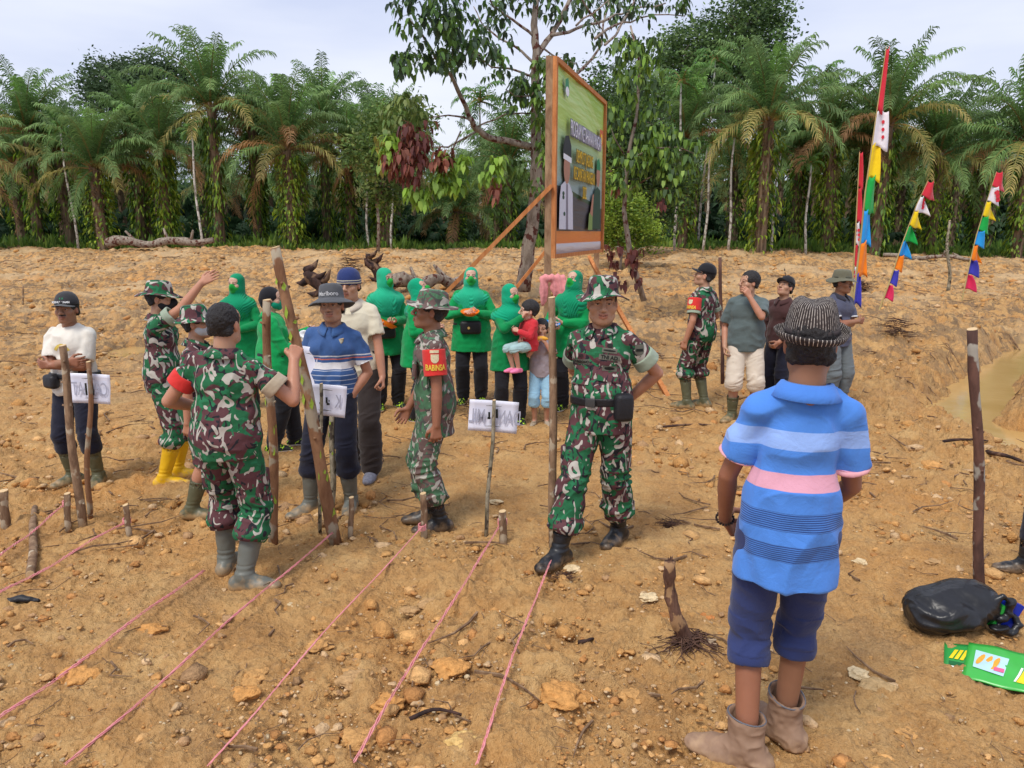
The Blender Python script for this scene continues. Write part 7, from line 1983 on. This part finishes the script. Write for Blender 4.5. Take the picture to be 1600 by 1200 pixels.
# ================================================================ things lying on the ground
def bag():
    g = ghit(1495, 985); t = NT('black_polythene'); v_ = t.coord(); t.bump(t.noise(v_, 9, 2, .5, 1.2), .35, .03); m = t.out((.012, .012, .014), .34, .45)
    v = Vol(.03); v.ell((-.05, .02, .085), (.155, .13, .075)).ell((.05, .05, .10), (.13, .11, .085)).ell((-.13, 0, .05), (.07, .08, .045))
    v.chain([(.10, -.02, .12), (.15, -.03, .165), (.185, -.03, .145), (.185, -.03, .09), (.15, -.03, .06)], [.016, .013, .012, .012, .014], .01)
    v.chain([(.13, -.04, .03), (.19, -.05, .02), (.225, -.04, .04), (.21, -.02, .075)], [.018, .012, .010, .008], .01)
    v.plane((0, 0, .0), (0, 0, -1))
    V, Q = v.mesh(.005); V = relax(V, Q, 1); N = vnormals(V, Q)
    rd = 1 - 2.4 * np.abs(noise3(V * np.array([10, 12, 22]) + 2 * noise3(V * 8, 3)[:, None], 4)); V = V + N * (.009 * np.maximum(rd, -.7) + .001 * noise3(V * 55, 6))[:, None].astype(np.float32)
    tag(link('black_plastic_bag', mesh_np('black_plastic_bag', V * 1.25, Q, m, smooth=True), None, g), 'black plastic bag with looped handle lying beside the dark pole', 'plastic bag')
    mb = MB(); mb.box((0, 0, 0), (.10, .03, .16), Matrix.Rotation(R(25), 3, 'Y')); o = mb.build('seed_box', simple('deep_blue_pack', (.01, .03, .35), .35), None, False, g + Vector((.235, -.01, .09)))
    tag(o, 'blue and green packet sticking out of the black plastic bag', 'packet'); mb = MB(); mb.box((-.052, -.004, 0), (.02, .036, .13), Matrix.Rotation(R(25), 3, 'Y')); mb.build('green_panel', simple('leaf_green_ink', (.03, .35, .05), .4), o)
bag()
def packet(px, py, w, h, rot_, label, cat, kind, z=.02):
    g = ghit(px, py); o = empty('seed_packet', g + Vector((0, 0, z)), R(rot_)); o.rotation_euler = (R(9), R(-4), R(rot_)); tag(o, label, cat)
    v_ = MB(); n = 12; V, F = [], []
    for j in range(n + 1):
        for i in range(n + 1):
            u, q = i / n - .5, j / n - .5; V.append((u * w, q * h, .012 * math.cos(u * 3) * math.cos(q * 3) + .004 * math.sin(u * 9 + q * 5)))
    for j in range(n):
        for i in range(n): a = j * (n + 1) + i; F.append((a, a + 1, a + n + 2, a + n + 1))
    V = np.array(V); fz = lambda x, y: .012 * math.cos(x / w * 3) * math.cos(y / h * 3) + .004 * math.sin(x / w * 9 + y / h * 5)
    s = link('foil', mesh_np('foil', V, np.array(F), simple('packet_green_' + kind, (.03, .30, .06) if kind == 'a' else (.05, .42, .06), .3, .15, 12, .5), smooth=True), o); md = s.modifiers.new('s', 'SOLIDIFY'); md.thickness = .006
    def pl(name, pts, mat, off=.004):
        mb = MB(); mb.add([(x, y, fz(x, y) + off) for x, y in pts], [tuple(range(len(pts)))]); return mb.build(name, mat, o)
    return o, pl, fz
GY = simple('packet_yellow', (.85, .62, .02), .35); GW = simple('packet_white', (.8, .82, .8), .35); GO = simple('packet_corn', (.75, .36, .04), .4, .3, 90); GP = simple('packet_pink', (.75, .12, .25), .4); GB = simple('packet_pale_blue', (.45, .66, .75), .35); GDG = simple('packet_dark_green', (.01, .12, .03), .35)
o, pl, fz = packet(1528, 1043, .28, .27, -30, 'green seed packet with yellow striped corner lying under the brighter packet', 'seed packet', 'a', .012)
for k in range(4): pl('printed_stripe', [(-.12 + .022 * k, .0), (-.105 + .022 * k, .0), (-.08 + .022 * k, .08), (-.095 + .022 * k, .08)], GY)
pl('printed_panel', [(-.12, -.08), (.12, -.09), (.12, -.07), (-.12, -.055)], GW); pl('printed_panel', [(-.12, -.05), (.1, -.06), (.1, -.03), (-.12, -.02)], GDG)
o, pl, fz = packet(1560, 1052, .27, .29, -36, 'bright green corn seed packet showing maize cobs and a yellow corner', 'seed packet', 'b', .034)
pl('printed_panel', [(-.10, -.06), (.02, -.08), (.035, .05), (-.10, .085)], GB)
for k in range(3): pl('printed_cob', [(-.075 + .03 * k + .012 * math.cos(a) + .012 * math.sin(a), .01 - .008 * k + .045 * math.sin(a)) for a in np.linspace(0, 2 * math.pi, 14, endpoint=False)], GO, .006)
pl('printed_panel', [(-.02, -.055), (.02, -.06), (.022, -.035), (-.018, -.03)], GP, .007)
pl('printed_panel', [(.07, -.10), (.12, -.10), (.12, .03), (.095, .0), (.085, -.05)], GY); pl('printed_panel', [(.060, -.10), (.068, -.10), (.083, -.05), (.092, .01), (.084, .01), (.074, -.05)], GW, .005)
# uprooted stump in the foreground
def stump():
    g = ghit(1078, 1012); r = empty('uprooted_stump', g); tag(r, 'dark split stump with a mat of roots left of the foreground man', 'stump')
    top = at(1046, 876, g.y + .02) - g; rng = random.Random(3); mb = MB(); m = 12; pts = [top * (i / m) + Vector((-.035 * math.sin(i / m * 3.1), .01 * math.sin(i), 0)) for i in range(m + 1)]; pts[0] = Vector((0.02, 0, -.03))
    mb.tube(pts, [.042 - .012 * i / m + rng.uniform(-.006, .006) for i in range(m + 1)], 12, wob=.2, rng=rng, squash=.7)
    for k in range(4): mb.tube([pts[-2] + Vector((rng.uniform(-.02, .02), rng.uniform(-.01, .01), 0)), pts[-1] + Vector((rng.uniform(-.025, .025), rng.uniform(-.01, .01), rng.uniform(.01, .05)))], [.009, .002], 5)
    mb.build('trunk', bark('rotten_bark', (.06, .028, .02), (.19, .10, .065), (.34, .2, .1), 20), r, True)
    mb = MB()
    for k in range(230):
        a = rng.uniform(0, 6.28); l = rng.uniform(.05, .20); h = rng.uniform(-.01, .06); p = Vector((rng.gauss(0, .03), rng.gauss(0, .025), .04 + h * .5)); q = []
        for j in range(5):
            q.append(p.copy()); p = p + Vector((math.cos(a), math.sin(a) * .8, -.25)) * (l / 4); p.z = max(p.z, .003); a += rng.uniform(-.6, .6)
        mb.tube(q, [.004, .003, .0025, .002, .001], 4)
    mb.build('roots', bark('root_fibre', (.05, .025, .02), (.14, .075, .05), None, 30), r, True)
    mb = MB()
    for k in range(7):
        a = rng.uniform(-.5, .4); mb.tube([(0.02, .0, .03), (.07 + .02 * k * .5, a * .06, .03), (.09 + rng.uniform(0, .05), a * .10, -.0)], [.008, .007, .003], 5)
    mb.build('torn_root', simple('pale_torn_wood', (.50, .36, .22), .9, .3, 60), r, True)
stump()
def rootball(px, py, s, label, n=120, h=.1):
    g = ghit(px, py); rng = random.Random(int(px)); mb = MB()
    for k in range(n):
        a = rng.uniform(0, 6.28); l = rng.uniform(.3, 1) * s; p = Vector((rng.gauss(0, s * .25), rng.gauss(0, s * .2), rng.uniform(0, h))); q = []
        for j in range(4): q.append(p.copy()); p = p + Vector((math.cos(a), math.sin(a), rng.uniform(-.3, .3) * h / s)) * (l / 3); p.z = max(p.z, 0.004); a += rng.uniform(-.7, .7)
        mb.tube(q, [s * .018, s * .015, s * .01, s * .005], 4)
    tag(mb.build('root_tangle', bark('root_fibre', (.05, .025, .02), (.14, .075, .05), None, 30), None, True, g), label, 'root tangle')
rootball(1048, 825, .13, 'small dark root tangle right of the smiling soldier', 130, .05)
rootball(1345, 455, .5, 'dark root tangle on the bank left of the second pennant pole', 120, .3)
rootball(1402, 525, .4, 'dark root tangle hanging on the ditch bank', 90, .3)
rootball(548, 425, .55, 'root tangle behind the knitted cap', 150, .5)
rootball(880, 905, .10, 'flat root litter beside the rightmost string', 90, .03)
def snag(name, pts_px, y, rad, label, seed, jag=.3):
    rng = random.Random(seed); P = [at(*p, y) for p in pts_px]; g = Vector(P[0]); g.z = Gs(g.x, g.y); mb = MB()
    q = []
    for a, b in zip(P[:-1], P[1:]):
        for t in (0, .25, .5, .75): q.append(a.lerp(b, t) - g + Vector([rng.uniform(-1, 1) * rad * .3 for _ in range(3)]))
    q.append(P[-1] - g); q[0].z = min(q[0].z, -.1); m = len(q)
    mb.tube(q, [rad * (1 - .55 * i / (m - 1)) * rng.uniform(.8, 1.15) for i in range(m)], 9, wob=.3, rng=rng)
    for k in range(9):
        i = rng.randrange(1, m); d = Vector((rng.uniform(-1, 1), rng.uniform(-.5, .5), rng.uniform(-.3, .9))).normalized(); mb.tube([q[i], q[i] + d * rad * 1.1, q[i] + d * rad * 1.7 + Vector((0, 0, rad * .4))], [rad * .45, rad * .3, rad * .05], 6, wob=.2, rng=rng)
    tag(mb.build(name, bark('charred_root', (.018, .012, .012), (.085, .045, .035), (.17, .10, .06), 9), None, True, g), label, 'dead root')
snag('dead_root', [(560, 560), (520, 470), (478, 424)], 9.6, .13, 'big dark upturned root left of the brimmed grey hat', 3)
snag('dead_root', [(606, 455), (592, 425), (574, 402)], 17, .17, 'dark forked root rising behind the leftmost orange bowl woman', 5)
def log(p0, p1, rad, label, seed, name='fallen_log', mat=None, lift=.12):
    a, b = ghit(*p0), ghit(*p1); a.z += lift; b.z += lift; rng = random.Random(seed); mb = MB(); m = 14; g = a.copy()
    q = [a.lerp(b, i / m) - g + Vector((0, rng.uniform(-.1, .1) * rad * 3, rad * .7 + lift + (Gs(*(a.lerp(b, i / m).xy)) - a.lerp(b, i / m).z) + rad * .4 * math.sin(i * .9))) for i in range(m + 1)]
    mb.tube(q, [rad * rng.uniform(.8, 1.1) * (1 - .3 * i / m) for i in range(m + 1)], 9, wob=.12, rng=rng)
    for k in range(3): i = rng.randrange(2, m - 1); mb.tube([q[i], q[i] + Vector((rng.uniform(-.6, .6), rng.uniform(-.4, .4), rad * 2.4))], [rad * .4, rad * .2], 6)
    tag(mb.build(name, mat or M_grey_bark, None, True, g), label, 'log')
log((168, 394), (335, 389), .26, 'long grey fallen log at the foot of the palms at left', 2, lift=.25)
log((612, 458), (720, 452), .22, 'pale log lying between the women and the forest', 3)
log((890, 472), (960, 476), .12, 'short log lying right of the banner post', 4)
log((1380, 405), (1530, 412), .12, 'row of cut branches along the forest edge at right', 6)
for i, (a, b, rr, lab) in enumerate([((640, 1128), (722, 1118), .010, 'curved dark root lying near the bottom edge'), ((1470, 695), (1540, 690), .016, 'flat brown stick at the edge of the ditch'), ((1545, 712), (1598, 726), .022, 'dark plank half in the muddy water'),
                            ((905, 1008), (930, 1005), .012, 'short broken twig in the middle of the foreground'), ((1035, 668), (1115, 668), .014, 'long thin root line behind the smiling soldier'), ((1225, 300 + 120), (1240, 470), .02, 'thin dead branch on the field above the caps')]):
    p, q = ghit(*a), ghit(*b); mb = MB(); rng = random.Random(i); m = 8
    mb.tube([p.lerp(q, t) - p + Vector((0, rr * 2 * math.sin(t * 4 + i), rr + .02 * math.sin(t * 3) + Gs(*(p.lerp(q, t).xy)) - p.lerp(q, t).z)) for t in np.linspace(0, 1, m)], [rr * (1 - .5 * t) for t in np.linspace(0, 1, m)], 7, wob=.2, rng=rng)
    tag(mb.build('broken_branch', bark('charred_root', (.018, .012, .012), (.085, .045, .035)), None, True, p), lab, 'branch')
# larger individual clods and stones that the photo shows
CLM = M_lump
def clod(px, py, r, col, label, seed, flat=.42, name='clay_clod', cat='clod'):
    IV, IF = ico(4); g = ghit(px, py); s = seed * 3.7
    nz = 1 + .5 * noise3(IV * 1.4 + s, 3) + .24 * noise3(IV * 3.4 + s, 4) + .09 * noise3(IV * 9 + s, 5) + .04 * noise3(IV * 20 + s, 6)
    P = IV * nz[:, None] * np.array([r * 1.2, r, r * flat]); o = link(name, mesh_np(name, P, IF, CLM, smooth=True, cols=np.tile(np.array(col), (len(IV), 1))), None, g + Vector((0, 0, r * flat * .25)))
    tag(o, label, cat, 'larger clods of clay in the foreground')
OC, OR_, PA, GR = (.50, .275, .10), (.54, .27, .085), (.64, .50, .30), (.44, .27, .125)
for i, (x, y, r, c, lab) in enumerate([(880, 1092, .105, OR_, 'largest orange clay lump near the bottom centre'), (705, 1045, .070, OR_, 'orange double clay lump between two strings'), (672, 945, .050, GR, 'rounded grey brown lump, right one of a pair near the second string'),
        (643, 955, .042, GR, 'rounded grey brown lump, left one of a pair near the second string'), (735, 1172, .030, PA, 'white angular stone at the bottom edge'), (728, 1160, .055, (.60, .40, .15), 'yellowish clay lump behind the white stone'),
        (1012, 935, .045, PA, 'flat pale stone left of the split stump'), (775, 785, .040, PA, 'pale flat stone under the mirror sign'), (555, 1065, .060, GR, 'brown lump between the fourth and third strings'),
        (460, 948, .030, PA, 'small pale flat stone right of the grey boot'), (895, 890, .045, PA, 'light block of soil under the black boot'), (300, 885, .045, OC, 'soil lump under the heel of the grey boot'), (278, 898, .040, OC, 'crumbly lump left of the grey boots'),
        (150, 820, .030, OC, 'small lump beside the sign sticks'), (400, 1060, .060, OC, 'broken clay lump left of the middle of the foreground'), (385, 1085, .050, OR_, 'orange broken lump in the lower left'), (560, 1160, .070, OC, 'big crumbly clod at the bottom left of centre'),
        (610, 1100, .055, OR_, 'orange clod beside the third string'), (1180, 1000, .03, PA, 'small pale stone left of the navy shorts'), (1340, 1055, .045, PA, 'pale stone right of the bare leg'), (1375, 1080, .06, (.46, .31, .15), 'brown stone right of the ankle boots'),
        (1420, 1150, .04, OC, 'clod at the lower right'), (1345, 880, .035, PA, 'light stone right of the blue shirt'), (1460, 880, .045, GR, 'brown clod left of the dark pole'), (1105, 965, .03, (.5, .2, .06), 'reddish root piece right of the stump'),
        (950, 1010, .03, PA, 'pale pebble cluster in the middle foreground'), (845, 1150, .05, OC, 'soft clod right of the lowest string end'), (990, 1090, .05, OC, 'soil clod left of the ankle boots'), (500, 1010, .05, OC, 'soil clod between strings at centre left'), (240, 985, .06, OR_, 'orange clay mound at the left'), (120, 1060, .07, OR_, 'wide orange clay mound at the lower left')]):
    clod(x, y, r * .95, c, lab, i + 1)
# black scrap of plastic at left
v = Vol(.01); v.chain([(-.08, 0, .01), (0, .01, .02), (.09, .01, .012)], [.018, .022, .010], .01, flat=((0, 0, 1), .5)); V, Q = v.mesh(.004); N = vnormals(V, Q); V = V + N * (.008 * noise3(V * 40, 3))[:, None].astype(np.float32)
tag(link('plastic_scrap', mesh_np('plastic_scrap', V, Q, NYL, smooth=True), None, ghit(32, 943)), 'scrap of black plastic on the soil at the left border', 'plastic scrap')

mb = MB(); ca, cb = at(-10, 447, 15), at(330, 444, 15.5); mb.tube([ca.lerp(cb, t) - Vector((0, 0, .04 * math.sin(t * math.pi * 3) ** 2)) for t in np.linspace(0, 1, 30)], .006, 4); tag(mb.build('boundary_cord', M_stake), 'thin cord strung across the field behind the man in white', 'cord')
rod('thin_post', (36, 475), (36, 446), .02, .015, M_stake, 'little post holding the thin cord at the left', 'post', None, .0, 3, 4)

print('done', round(time.time() - T0, 1))
